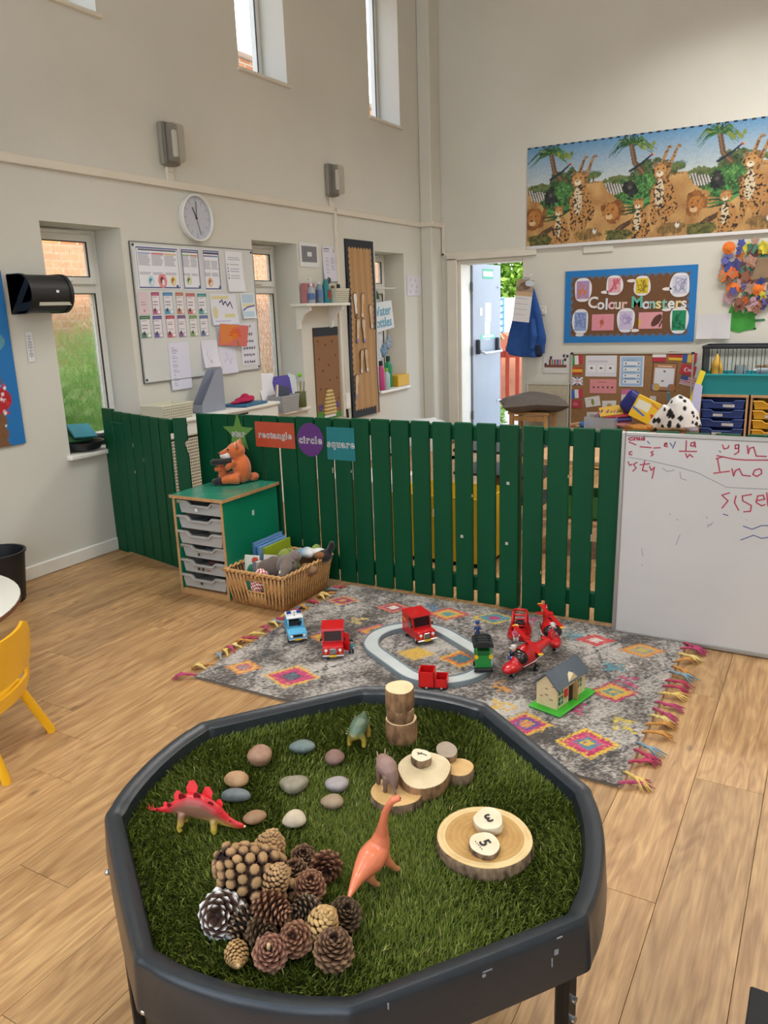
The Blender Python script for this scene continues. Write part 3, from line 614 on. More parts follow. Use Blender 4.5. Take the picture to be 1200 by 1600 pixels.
for t,dz,w_,h_ in((.14,-.010,.010,.002),(.155,-.034,.007,.009),(.175,-.05,.002,.016),(.46,-.018,.016,.002),(.475,-.024,.006,.005),(.86,-.012,.002,.010)):
    q=A_.lerp(B_,t)+nv_*(.0068-dz*.03)-TC.to_2d(); B().box((0,0,0),(w_,.0016,h_),M=TR(q.x,q.y,RIM+dz,rz=math.atan2(ev.y,ev.x))).ob('scuff_mark',mat('#7d8288',.6),table)
# four legs, the crossing braces and their bolts
LEG=mat('#14171a',.3,.4)
legp=[fl(895,1545,.40),fl(232,1592,.42),fl(188,1440,.40)]; c=TC
L4=[Vector((-.292,1.05,0)),Vector((-.842,.690,0)),Vector((-1.160,.905,0)),Vector((-.69,1.59,0))]
for p in L4:
    q=p-TC; q.z=0; u=q.normalized(); 
    B().box((0,0,.225),(.036,.026,.45),.006,M=TR(q.x,q.y,0,rz=math.atan2(u.y,u.x)+PI/2)).ob('leg',LEG,table,smooth=30)
    B().box((0,0,.01),(.042,.032,.02),.006,M=TR(q.x,q.y,0,rz=math.atan2(u.y,u.x)+PI/2)).ob('foot_cap',mat('#101214',.6),table)
    for zz in(.40,.36): B().cyl((q.x+u.x*.012,q.y+u.y*.012,zz),(q.x+u.x*.019,q.y+u.y*.019,zz),.006,n=10).ob('bolt',mat('#b9bcc0',.25,1),table)
for i in range(4):
    a=L4[i]-TC; c_=L4[(i+1)%4]-TC; B().tube([(a.x,a.y,.435),(c_.x,c_.y,.435)],.011,8).ob('stand_bar',LEG,table)
for x_,y_ in((168,1363),(225,1580)):
    p=fl(x_,y_,.47); B().ball((p.x-TC.x,p.y-TC.y,.47),.006,8,6).ob('bolt',mat('#c9cbce',.2,1),table,smooth=1)
# artificial grass mat
gin=[p-TC.to_2d() for p in off(-.034)]
mat_o=T('grass_mat','artificial grass mat filling the black octagonal tray','artificial grass',(TC.x,TC.y,GZ-.024))
B().slab([(p.x,p.y) for p in gin],0,.010).ob('backing',mat('#22300f',.9,nv=.3,ns=60),mat_o)
rng=np.random.default_rng(3); poly=np.array([(p.x,p.y) for p in gin])
def inside(pt,poly):
    m=np.zeros(len(pt),bool); n=len(poly)
    for i in range(n):
        x0,y0=poly[i]; x1,y1=poly[(i+1)%n]
        if y0==y1: continue
        m^=((pt[:,1]>=min(y0,y1))&(pt[:,1]<max(y0,y1))&(pt[:,0]<(x1-x0)*(pt[:,1]-y0)/(y1-y0)+x0))
    return m
pt=rng.uniform(-.53,.53,(150000,2)); pt=pt[inside(pt,poly*1.0)][:92000]; n=len(pt)
nap=1.2*np.sin(pt[:,0]*9+1.3*np.cos(pt[:,1]*7))+1.1*np.cos(pt[:,1]*11+pt[:,0]*5)
ang=nap+rng.normal(0,1.0,n); ln=rng.uniform(.013,.024,n); lean=rng.uniform(.25,.95,n); wd=rng.uniform(.0007,.0013,n)
dx,dy=np.cos(ang),np.sin(ang); z0=np.full(n,.010)
base=np.c_[pt,z0]; sx=np.c_[-dy,dx,np.zeros(n)]
mid=base+np.c_[dx*np.sin(lean*.5),dy*np.sin(lean*.5),np.cos(lean*.5)]*(ln*.55)[:,None]
tip=mid+np.c_[dx*np.sin(lean*1.3),dy*np.sin(lean*1.3),np.cos(lean*1.3)]*(ln*.45)[:,None]
co=np.stack([base-sx*wd[:,None],base+sx*wd[:,None],mid-sx*wd[:,None]*.9,mid+sx*wd[:,None]*.9,tip],1).reshape(-1,3)
i0=np.arange(n)*5; tri=np.stack([np.stack([i0,i0+1,i0+3],1),np.stack([i0,i0+3,i0+2],1),np.stack([i0+2,i0+3,i0+4],1)],1).reshape(-1,3)
me=bpy.data.meshes.new('blades'); me.vertices.add(len(co)); me.vertices.foreach_set('co',co.ravel()); nf=len(tri)
me.loops.add(nf*3); me.loops.foreach_set('vertex_index',tri.ravel().astype(np.int32)); me.polygons.add(nf); me.polygons.foreach_set('loop_start',np.arange(0,nf*3,3,dtype=np.int32)); me.update(calc_edges=True)
pal=np.array([lin(c) for c in('#52611c','#616d22','#6d7a2a','#44511a','#7d8a3a','#aaa566')]); ci=rng.choice(6,n,p=[.27,.27,.2,.16,.08,.02])
cc=np.ones((n,5,4)); cc[:,:,:3]=(pal[ci]*rng.uniform(.8,1.2,n)[:,None])[:,None,:]
me.color_attributes.new('Col','FLOAT_COLOR','POINT').data.foreach_set('color',cc.ravel())
tag(put('blades',me,vmat(.55,spec=.3),mat_o),kind='stuff')
# ---------------------------------------------------------------- things on the grass
def mpp(p): return (Vector(p)-EYE).dot(AF)/FPX          # metres per picture unit at that distance
YAW=R(29.91)
STONE=lambda c,c2: mat(c,.55,ns=55,col2=c2,bump=.15,bs=120)
stones=[(407,1184,40,40,'#8f6a52','#a68068','large rosy brown kidney shaped pebble, biggest on the grass',.6,'k'),
(472,1165,43,24,'#5c6b68','#6f7d79','flat grey green oval pebble nearest the log tower side',.0,''),(523,1183,33,27,'#77594e','#8a6a5e','round plum brown pebble above the pale violet one',0,''),
(371,1218,38,30,'#a37c58','#b8936c','tan triangular pebble touching the slate grey one',-.2,'t'),(369,1240,46,24,'#5d6468','#737a7e','slate grey long oval pebble below the tan triangular one',-.1,''),
(459,1226,43,31,'#7b7460','#968e78','speckled olive grey pebble in the middle of the pebbles',.1,'t'),(526,1225,36,29,'#8f8684','#a59a98','pale violet grey round pebble',0,''),
(519,1251,37,27,'#8e785f','#a48d72','light brown pebble just below the pale violet grey one',-.15,''),(398,1274,40,23,'#8a674a','#9e7a5a','chestnut brown elongated pebble by the red dinosaur snout',.45,''),
(461.5,1279,37,31,'#b8a78e','#cdbfa8','cream white pebble, palest of the pebbles',.3,'t')]
for k,(x_,y_,w_,h_,c1,c2,lab,ti,sh) in enumerate(stones):
    p=fl(x_,y_,GZ+.012); s_=mpp(p); rr=random.Random(k)
    f=lambda d,k=k,sh=sh:1+.05*math.sin(3*d.x+k)+.04*math.cos(4*d.y+2*k)+.03*math.sin(5*d.z+k)+(-.16*max(0,d.x*.9-d.y*.2-.1) if sh=='k' else 0)+(.14*math.cos(3*math.atan2(d.y,d.x)+k) *(1-abs(d.z)) if sh=='t' else 0)
    rz_=h_/2*s_*.78
    b=B().ball((0,0,0),(w_/2*s_,h_/2*s_*1.1,rz_),24,14,f=f); tag(b.ob('pebble',STONE(c1,c2),None,(p.x,p.y,GZ-.003+rz_*.95),(0,0,YAW+ti),smooth=1),lab,'pebble','pebbles on the grass mat')
BARK=mat('#3f2e20',.9,ns=70,col2='#9d8263',bump=1.0,bs=90,stretch=(1,1,.35))
BARK2=mat('#56381f',.85,ns=48,col2='#a57d55',bump=.8,bs=70,stretch=(1,1,.5))
def wood_end(c,c2,sc=60,heart='#c99a5b'):
    key=('we',c,c2,sc,heart)
    if key in _M: return _M[key]
    m=bpy.data.materials.new('log_end'); m.use_nodes=True; t=m.node_tree; N=t.nodes; L=t.links; p=N['Principled BSDF']; p.inputs['Roughness'].default_value=.6
    tc=N.new('ShaderNodeTexCoord'); wv=N.new('ShaderNodeTexWave'); wv.wave_type='RINGS'; wv.rings_direction='Z'; wv.inputs['Scale'].default_value=sc; wv.inputs['Distortion'].default_value=2.2; wv.inputs['Detail'].default_value=2; wv.inputs['Detail Scale'].default_value=1.5
    mp=N.new('ShaderNodeMapping'); L.new(tc.outputs['Object'],mp.inputs[0]); L.new(mp.outputs[0],wv.inputs[0])
    n=N.new('ShaderNodeTexNoise'); n.inputs['Scale'].default_value=22; n.inputs['Detail'].default_value=4; L.new(tc.outputs['Object'],n.inputs[0])
    r=N.new('ShaderNodeValToRGB'); r.color_ramp.elements[0].color=(*lin(c),1); r.color_ramp.elements[1].color=(*lin(c2),1); r.color_ramp.elements[0].position=.3; r.color_ramp.elements[1].position=.7
    mx=N.new('ShaderNodeMath'); mx.operation='MULTIPLY_ADD'; mx.inputs[1].default_value=.16; L.new(wv.outputs[1],mx.inputs[0]); L.new(n.outputs[0],mx.inputs[2]); L.new(mx.outputs[0],r.inputs[0]); L.new(r.outputs[0],p.inputs['Base Color'])
    _M[key]=m; return m
def log(name,label,cat,loc,rot,r,h,ends,bark,group,ring=None,seed=0,lump=.03,bt=.05):
    rr=random.Random(seed); ph=[rr.uniform(0,6.3) for _ in range(4)]
    wob=lambda a:1+lump*math.sin(2*a+ph[0])+lump*.6*math.sin(3*a+ph[1])+lump*.4*math.sin(5*a+ph[2])
    jit=[rr.uniform(-.018,.022) for _ in range(96)]; wobk=lambda a:wob(a)+jit[int(a/(2*PI)*96+.5)%96]
    o=T(name,label,cat,loc,0,group,rot)
    b=B(); b.lathe([(r*.97,0),(r,.004),(r*1.012,h*.35),(r*.995,h*.7),(r*1.0,h-.003),(r*.985,h-.0006)],96,w=wobk,cap=False); b.ob('bark',bark,o,smooth=40)
    b=B(); b.lathe([(r*.985,h-.001),(r*(1-bt*.5),h)],40,w=wob); b._f; b.ob('cut_face',ends,o)
    B().lathe([(r*.96,.0005),(r*.96,.0008)],40,w=wob).ob('base_face',ends,o)
    if ring:
        b=B(); rings=[b.ring([(r*q*wob(2*PI*i/40)*math.cos(2*PI*i/40),r*q*wob(2*PI*i/40)*math.sin(2*PI*i/40),h+.0004) for i in range(40)]) for q in(.0001,.82)]
        b.bridge(rings[0],rings[1]); b.ob('heartwood',ring,o)
    return o
PINE=wood_end('#d6bb8a','#ead4a8',70); GRAYW=wood_end('#8d7a66','#a79683',90); BIRCH=wood_end('#d3c09d','#e6d8ba',60); OAKE=wood_end('#c0955a','#d4ae74',55)
p=fl(628,1155,GZ-.006); s_=mpp(p)
zt=aty(627,1074,p.y).z; H=zt-p.z
log('log_piece','tallest bottom log of the three log tower with reddish bark','log',(p.x,p.y,p.z),(0,0,.3),23.5*s_,H*.41,PINE,BARK2,'log tower',seed=1)
log('log_piece','thin middle log of the three log tower','log',(p.x-.001,p.y,p.z+H*.411),(0,0,1),21.5*s_,H*.22,PINE,BARK2,'log tower',seed=2)
log('log_piece','top log of the three log tower with a pale cut end','log',(p.x-.002,p.y,p.z+H*.632),(0,0,2),22.5*s_,H*.368,PINE,BARK2,'log tower',seed=3)
# slices
def slice_at(label,x_,y_,wpx,h,ends,bark,tilt=(0,0),seed=0,zb=None,cat='log slice',group='wooden log slices',ring=None,name='log_slice',lump=.03,bt=.05,rz=0):
    zb=GZ-.006 if zb is None else zb; p=fl(x_,y_,zb+h); r=wpx/2*mpp(p)
    return log(name,label,cat,(p.x,p.y,zb),(tilt[0],tilt[1],rz),r,h,ends,bark,group,ring,seed,lump,bt)
slice_at('flat wooden slice under the brown horned dinosaur',619,1236,80,.022,OAKE,BARK,seed=4)
slice_at('pale cracked wooden slice at the right of the slice pile',717,1198,48,.026,OAKE,BARK,seed=5)
slice_at('large tilted wooden slice with ridged cut face in the slice pile',661,1199,84,.036,wood_end('#bfa981','#d8c6a0',60),BARK2,tilt=(R(6),R(7)),seed=6,zb=GZ+.004,lump=.05)
b=slice_at('small greyish wooden slice leaning behind the slice pile',697,1168,33,.022,GRAYW,BARK,tilt=(R(14),R(10)),seed=7,zb=GZ+.022)
e=slice_at('small birch slice marked with a black line on the large tilted slice',657,1178,30,.020,BIRCH,BARK,tilt=(R(6),R(7)),seed=8,zb=GZ+.044,lump=.08)
bb=B(); 
for pts in ([(-.010,.001),(.0,.003),(.011,.005)],[(-.006,-.003),(-.002,.006)]):
    for (x1,y1),(x2,y2) in zip(pts,pts[1:]): bb.box(((x1+x2)/2,(y1+y2)/2,.0206),(math.hypot(x2-x1,y2-y1)+.001,.0016,.0006),M=None) if abs(y2-y1)<.003 else bb.box((0,0,0),(math.hypot(x2-x1,y2-y1)+.001,.0016,.0006),M=TR((x1+x2)/2,(y1+y2)/2,.0206,rz=math.atan2(y2-y1,x2-x1)))
bb.ob('pen_mark',mat('#1d1a18',.7),e)
slice_at('big round wooden slice holding the number slices',757,1306,150,.028,wood_end('#c7a368','#dcc08a',40),BARK,seed=9,ring=wood_end('#a67c41','#be9555',30),lump=.012,bt=.02)
def num(o,txt,size,h,rz,dots=0,M=None):
    b=B(); b.X=TR(0,0,h+.0008,rz=rz)@Matrix.Rotation(-PI/2,4,'X'); b.text(txt,size,ident(),.0002,bold=.0006)
    b.ob('numeral',mat('#1b1b1d',.6),o)
    if dots:
        d=B(); 
        for i in range(dots): d.lathe([(.0011,0),(.0011,.0005)],8,M=TR(0,0,h+.0004,rz=rz)@TR((i-(dots-1)/2)*.0052,-.0125,0))
        d.ob('counting_dots',mat('#1b1b1d',.6),o)
g=slice_at('birch number slice marked 3 on the big round slice',764,1278,49,.015,BIRCH,mat('#cdb894',.8,ns=40,col2='#e2d3b4',bump=.4,bs=80),tilt=(R(5),R(-4)),seed=10,zb=GZ+.027,lump=.07,group='number slices')
num(g,'3',.030,.0155,YAW+R(200))
g=slice_at('pale number slice marked 5 with five dots on the big round slice',757,1317,49,.013,BIRCH,BARK,seed=11,zb=GZ+.024,lump=.04,group='number slices',tilt=(R(4),R(3)))
num(g,'5',.028,.0135,YAW+R(-65),5)
# ---------------------------------------------------------------- pine cones
def cone_mesh(name,L,Rr,n,openk,sw,sl,th,cols,seed=0,knob=0,fat=.5):
    # scales set out on a spiral around an egg-shaped core; axis +z, tip up
    rr=random.Random(seed); V=[];F=[];Cl=[]; ga=PI*(3-5**.5)
    def add(v,f,c):
        o=len(V); V.extend(v); F.extend([[i+o for i in q] for q in f]); Cl.extend(c)
    cd,cm,ct=[np.array(lin(c)) for c in cols]
    m=8; rings=[]
    for j in range(m+1):
        t=j/m; r=Rr*(.78 if knob else .55)*(math.sin(PI*min(1,t*.92+.06))**.6); rings.append([(r*math.cos(2*PI*i/10),r*math.sin(2*PI*i/10),L*(t-.5)*.94) for i in range(10)])
    v=[p for r in rings for p in r]; f=[[j*10+i,j*10+(i+1)%10,(j+1)*10+(i+1)%10,(j+1)*10+i] for j in range(m) for i in range(10)]+[list(range(9,-1,-1)),[m*10+i for i in range(10)]]
    add(v,f,[(cm*.75 if knob else cd*.8)]*len(v))
    for k in range(n):
        t=(k+.5)/n; a=k*ga; prof=(math.sin(PI*(t*.86+.10))**.62)*(1-.25*t)*1.08
        R0=Rr*.42*prof; z0=L*(t-.5)*.92; el=R(-18)+openk*0+t**1.3*R(100-35*openk)   # scales point out at the base, up at the tip
        s=sl*(.62+.5*math.sin(PI*min(1,t*1.0+.08)))*rr.uniform(.9,1.1); w=sw*(.55+.6*math.sin(PI*(t*.85+.1)))*rr.uniform(.9,1.1)
        d=Vector((math.cos(a)*math.cos(el),math.sin(a)*math.cos(el),math.sin(el))); sd=Vector((-math.sin(a),math.cos(a),0)); up=d.cross(sd)*-1
        if up.z<0 and t<.5: up=-up
        b0=Vector((math.cos(a)*R0,math.sin(a)*R0,z0)); e=b0+d*s; mid=b0+d*s*.62
        hw=w/2
        if knob:
            P=[];fs=[];cs=[]; nu,nv=8,4
            P+=[b0-sd*hw*.5,b0+sd*hw*.5,e+sd*hw*.7-up*th*.5,e-sd*hw*.7-up*th*.5]; fs.append([0,1,2,3]); cs+=[cd]*4
            for j in range(nv+1):
                q=PI/2*j/nv; 
                for i in range(nu):
                    g=2*PI*i/nu; P.append(e+sd*(hw*math.cos(g)*math.cos(q)**.7)+up*(th*1.35*math.sin(g)*math.cos(q)**.7)+d*(th*1.5*math.sin(q)-th*.2)); cs.append((cd if j==0 else (cm if j==1 else ct)))
            for j in range(nv):
                for i in range(nu): fs.append([4+j*nu+i,4+j*nu+(i+1)%nu,4+(j+1)*nu+(i+1)%nu,4+(j+1)*nu+i])
        else:
            P=[b0-sd*hw*.35,b0+sd*hw*.35,mid-sd*hw*.9,mid+sd*hw*.9,e-sd*hw*.75+up*th*.2,e+sd*hw*.75+up*th*.2,e+d*th*1.4+up*th*.2,e+up*th*1.2,mid+up*th,mid-up*th*.6,e-up*th*.8]
            fs=[[0,1,8],[0,8,2],[1,3,8],[2,8,7,4],[8,3,5,7],[4,7,6],[7,5,6],[0,2,9],[1,9,3],[0,9,1],[2,4,10,9],[3,9,10,5],[4,6,10],[6,5,10]]
            cs=[cd,cd,cm*.7,cm*.7,cm,cm,ct,ct,cm*.8,cd*.8,cm*.9]
        q=rr.uniform(.82,1.18); add([tuple(p) for p in P],fs,[c*q for c in cs])
    me=bpy.data.meshes.new(name); me.from_pydata(V,[],F); me.update()
    cc=np.ones((len(V),4)); cc[:,:3]=np.clip(np.array(Cl),0,1); me.color_attributes.new('Col','FLOAT_COLOR','POINT').data.foreach_set('color',cc.ravel())
    return me
CM=vmat(.7,bump=.15,bs=250,spec=.25)
BR=('#2e1d14','#5d4230','#8f7052'); TAN=('#3a2618','#7a5a3c','#b08c62'); DK=('#20150f','#40301f','#6d573f'); RED=('#3a2117','#6d4733','#a37a5c'); WHT=('#33221a','#4d372b','#f4f2ee')
def cone(label,x_,y_,wpx,lpx,ax,cols,zup=.0,n=80,openk=.5,sw=.34,sl=.62,th=.05,knob=0,stalk=0,seed=0):
    # ax: axis in (picture right, picture up, toward viewer)
    p=fl(x_,y_,GZ+.012+zup); s_=mpp(p); Rr=wpx/2*s_; L=lpx*s_
    ho=Vector((AF.x,AF.y,0)).normalized()
    d=AR*ax[0]+AU*ax[1]-AF*ax[2]; d.normalize()
    me=cone_mesh('pine_cone',L,Rr,n,openk,sw*Rr*2,sl*Rr,th*Rr*2,cols,seed,knob)
    o=T('pine_cone',label,'pine cone',p,0,'pine cones heaped on the grass mat',aim((0,0,0),d).to_euler())
    put('scales',me,CM,o)
    if stalk: B().tube([(0,0,L*.42),(0,.002,L*.5+.004),(.001,.004,L*.5+.010)],[.0035,.003,.0028],8).ob('stalk',mat('#c7a878',.7),o,smooth=1)
    return o
I='pine cone '
cone('tall tight scaled pine cone standing at the top of the heap',421,1328,47,66,(.25,.9,.35),TAN,.022,n=150,openk=0,sw=.22,sl=.52,th=.06,knob=1,seed=1)
cone('giant pine cone with long rows of knobbly scales, largest in the heap',400,1376,88,134,(-.66,.66,.36),('#3a2a22','#6a5040','#a5835a'),.020,n=104,openk=.9,sw=.21,sl=.58,th=.075,knob=1,seed=2)
cone('small open pine cone tucked between the tall cone and the giant cone',399,1343,34,34,(.1,.55,.8),BR,.055,n=50,seed=3)
cone('slim pale scaled pine cone lying just below the tall cone',432,1374,40,62,(.35,.8,.45),TAN,.048,n=110,openk=0,sw=.24,sl=.5,th=.06,knob=1,seed=4)
cone('brown pine cone pointing right at the foot of the giant cone',425,1420,46,52,(.9,-.15,.45),RED,.040,n=80,seed=5)
cone('white tipped pine cone at the left edge of the heap',346.7,1428,57,42,(-.15,.35,.9),WHT,.014,n=64,openk=1,sw=.36,sl=.72,seed=6)
cone('ragged greyish pine cone to the right of the white tipped one',381,1444,40,46,(-.6,-.6,.5),('#2f221a','#5d4a3a','#9b8468'),.012,n=64,openk=1,sw=.3,sl=.75,seed=7)
cone('dark pine cone behind the stalked cone at the bottom of the heap',410,1455,42,42,(.5,.3,.7),DK,.016,n=64,seed=8)
cone('small pine cone highest on the right branch of the heap',473,1338,33,32,(.2,.6,.7),BR,.010,n=56,seed=9)
cone('dark brown pine cone just below the small highest right cone',461,1365,40,42,(-.1,.8,.5),BR,.016,n=70,seed=10)
cone('flower shaped pine cone lying apart at the right, open base up',509,1355,40,26,(.1,-.1,1),RED,.008,n=52,openk=1,sl=.75,seed=11)
cone('upright brown pine cone in the middle of the right branch',484,1386,44,50,(.1,.75,.6),RED,.018,n=84,seed=12)
cone('dark pine cone with grey tips at the heart of the heap',477,1422,40,44,(-.6,.2,.7),('#251a13','#4d3d2e','#8b765c'),.020,n=70,seed=13)
cone('tan knobbly pine cone left of the tail of the orange dinosaur',505,1441,44,50,(.3,.75,.5),('#3f2c1c','#86673f','#bd9a66'),.022,n=80,openk=0,sw=.3,sl=.55,th=.07,knob=1,seed=14)
cone('blackish brown pine cone under the orange dinosaur tail tip',538,1430,46,46,(.2,.7,.55),DK,.012,n=84,seed=15)
cone('pine cone with wide brown scales between the stalked and the front right cones',462,1467,47,46,(-.1,.6,.75),RED,.012,n=72,openk=.8,seed=16)
cone('large dark pine cone at the front right corner of the heap',522,1483,54,56,(.05,.85,.5),BR,.010,n=90,seed=17)
cone('reddish pine cone with a star of base scales at the bottom of the heap',422.5,1488,48,48,(.0,.65,.75),('#3f251a','#7a5040','#a9806a'),.008,n=72,stalk=1,seed=18)
cone('small tan pine cone with a stalk lying alone in front of the heap',370,1492,36,38,(.25,-.2,.9),('#4a3320','#8a683f','#b48f5e'),.002,n=110,openk=0,sw=.22,sl=.5,th=.05,knob=1,stalk=1,seed=19)
cone('nearly black pine cone deep in the gap behind the wide scaled cone',441,1441,30,32,(.2,.5,.8),DK,.012,n=50,seed=20)
# ---------------------------------------------------------------- toy dinosaurs
def grad(co,axis,lo,hi): return (co[:,axis]-lo)/(hi-lo)
# red plated dinosaur
pr=fl(281,1291,GZ+.006); pf=fl(322,1304,GZ+.006); hd=math.atan2(pf.y-pr.y,pf.x-pr.x)+R(18); base=(pr+pf)/2
ts=(fl(375,1283,GZ+.045)-fl(222,1270,GZ+.045)).length/.235
base=base+Vector((.004,.010,0)); steg=T('toy_dinosaur','red plated toy dinosaur with yellow legs at the left of the grass','toy dinosaur',(base.x,base.y,GZ-.002),hd,'toy dinosaurs')
b=B(); b.X=Matrix.Scale(ts,4)@TR(0,.012,-.010)
b.tube([(-.125,0,.052),(-.10,0,.053),(-.07,0,.058),(-.045,0,.066),(-.02,0,.072),(.01,0,.068),(.04,0,.052),(.065,0,.034),(.085,0,.026),(.10,0,.023),(.108,0,.022)],[.0015,.005,.011,.020,.030,.031,.024,.014,.010,.008,.004],14,sq=.62)
for sx,sy in((-.035,-1),(-.035,1),(.038,-1),(.038,1)):
    z=.055 if sx<0 else .04
    b.tube([(sx,sy*.011,z),(sx+(-.004 if sx<0 else .003),sy*.018,z*.5),(sx+(-.010 if sx<0 else -.002),sy*.018,.020),(sx+(-.004 if sx<0 else .006),sy*.019,.011)],[.011 if sx<0 else .009,.008,.0055,.006],8)
o=b.melt('body',vmat(.35,spec=.5),steg,vox=.0022,sm=5)
def stegcol(co):
    z=co[:,2]/ts+.010; x=co[:,0]/ts; top=np.interp(x,[-.125,-.1,-.07,-.045,-.02,.01,.04,.065,.085,.11],[.053,.057,.068,.085,.099,.097,.075,.047,.035,.026])
    c=lerp(lin('#c7aa45'),lin('#8a5f4c'),(z-.024)/.030); c=np.where((z>top-.016)[:,None],c*.4+np.array(lin('#b8303a'))*.6,c); e=np.clip((z-(top-.008))/.006,0,1)+np.clip((-.055-x)/.02,0,1)+np.clip((x-.075)/.02,0,1)*.7
    return c*(1-np.clip(e,0,1)[:,None])+np.array(lin('#cf2730'))*np.clip(e,0,1)[:,None]
paint(o,stegcol)
def zback(x): return float(np.interp(x,[-.125,-.1,-.07,-.045,-.02,.01,.04,.065,.085],[.053,.056,.066,.081,.095,.092,.07,.045,.034]))
for i,(x_,h,sd) in enumerate(((-.098,.008,-1),(-.082,.012,1),(-.066,.015,-1),(-.050,.025,1),(-.032,.024,-1),(-.014,.036,1),(.004,.024,-1),(.022,.033,1),(.034,.020,-1),(.048,.024,1),(.055,.010,-1),(.066,.009,1),(.076,.006,-1))):
    w_=h*.62; b=B(); b.X=Matrix.Scale(ts,4)@TR(x_,.012+sd*.005,zback(x_)-.013,rx=-sd*R(16)); b.prism([(-w_*.45,0),(w_*.45,0),(w_*.62,h*.62),(w_*.2,h),(-w_*.3,h*.95),(-w_*.6,h*.5)],.0022,TR(0,.0011,0))
    b.ob('back_plate',mat('#e0262e' if sd>0 else '#8e1a22',.35),steg)
b=B(); b.X=Matrix.Scale(ts,4)
for x_ in(-.118,-.108):
    for sd in(-1,1): b.cyl((x_,.012,.043),(x_-.004,.012+sd*.006,.054),.0016,.0003,6)
b.ob('tail_spike',mat('#d8232b',.4),steg)
b=B(); b.X=Matrix.Scale(ts,4); b.ball((.107,.012,.012),(.004,.003,.0028),10,6); b.ob('beak',mat('#e0d79a',.4),steg,smooth=1)
# orange long-necked dinosaur
P=lambda x,y,z: fl(x,y,z)
oz=Vector(fl(590,1370,GZ)); oz.z=GZ-.002
bra=T('toy_dinosaur','orange long necked toy dinosaur with its tail over the pine cones','toy dinosaur',oz,0,'toy dinosaurs')
sk=[(543,1407,.572,.0025),(549,1393,.576,.006),(558,1374,.580,.011),(568,1357,.585,.018),(578,1344,.589,.0245),(588,1330,.596,.0235),(594,1316,.610,.018),(597,1301,.632,.012),(598.5,1286,.658,.008),(602,1270,.682,.0068),(608,1257,.702,.006),(615,1249.5,.713,.0062),(622,1247,.714,.0065),(626,1249,.711,.004)]
pts=[P(a,c,z)-oz for a,c,z,_ in sk]; b=B(); b.tube(pts,[q[3] for q in sk],14)
hx=(pts[6]-pts[3]); hx.z=0; hx.normalize(); sidev=Vector((hx.y,-hx.x,0))
for (fx,fy,top) in((588,1386,pts[3]*.6+pts[4]*.4),(609,1356,pts[6]*.6+pts[5]*.4)):
    ft=P(fx,fy,GZ)-oz; ft.z=.003; ctr=Vector((top.x,top.y,0)); lat=(ft-ctr).dot(sidev)
    for sgn in(1,-1):
        f2=ft if sgn>0 else ft-sidev*(2*lat); k=top+sidev*(abs(lat)*.6*(1 if (lat>0)==(sgn>0) else -1)); 
        b.tube([k,k*.45+f2*.55-hx*.004+Vector((0,0,.0)),f2+Vector((0,0,.008))-hx*.003,f2+hx*.006],[.012,.0085,.0058,.0055],8)
o=b.melt('body',vmat(.32,spec=.5,coat=.3),bra,vox=.0022,sm=4)
paint(o,lambda co: lerp(lin('#c98a5a'),lin('#dd7b56'),(co[:,2]-.01)/.04))
b=B()
h_=pts[-2]
for s_ in(-1,1): b.ball(tuple(h_+sidev*(s_*.0052)+Vector((0,0,.002))),.0011,8,6)
b.ob('eye',mat('#141414',.2),bra,smooth=1)
# brown horned dinosaur on its slice, seen from behind
tz=Vector(fl(606,1232,GZ+.018)); tz.z=GZ+.0165
tri=T('toy_dinosaur','brown three horned toy dinosaur on a wooden slice, seen from behind','toy dinosaur',tz,0,'toy dinosaurs')
sk=[(618,1243,.556,.002),(616,1232,.566,.004),(614,1220,.578,.0095),(610,1209,.590,.0155),(606.5,1201,.596,.0205),(602,1195,.599,.0205),(599,1190,.600,.0165),(596.5,1187,.600,.0125),(593.5,1186,.598,.006)]
pts=[P(a,c,z)-tz for a,c,z,_ in sk]; b=B(); b.tube(pts,[q[3] for q in sk],14)
hx=(pts[6]-pts[3]); hx.z=0; hx.normalize(); sidev=Vector((hx.y,-hx.x,0))
for top in(pts[3],pts[6]):
    for s_ in(-1,1):
        f=Vector((top.x,top.y,.001))+sidev*(s_*.012); b.tube([top+sidev*(s_*.009)-Vector((0,0,.004)),f+Vector((0,0,.022)),f+Vector((0,0,.008)),f+hx*.003],[.009,.006,.0048,.005],8)
hp=pts[7]; b.tube([hp-hx*.006+Vector((0,0,.002)),hp-hx*.008+Vector((0,0,.012))],[(.016,.016),(.010,.010)],12,sq=.4)
o=b.melt('body',vmat(.5,spec=.4,bump=.3,bs=500),tri,vox=.0020,sm=3)
paint(o,lambda co: lerp(lin('#6d5348'),lin('#97796e'),(co[:,2]-.005)/.05))
b=B()
for s_ in(-1,1): b.cyl(hp+sidev*(s_*.0075)+Vector((0,0,.008)),hp+sidev*(s_*.0095)+hx*.002+Vector((0,0,.022)),.0025,.0005,8)
b.ob('horn',mat('#b59c86',.4),tri,smooth=1)
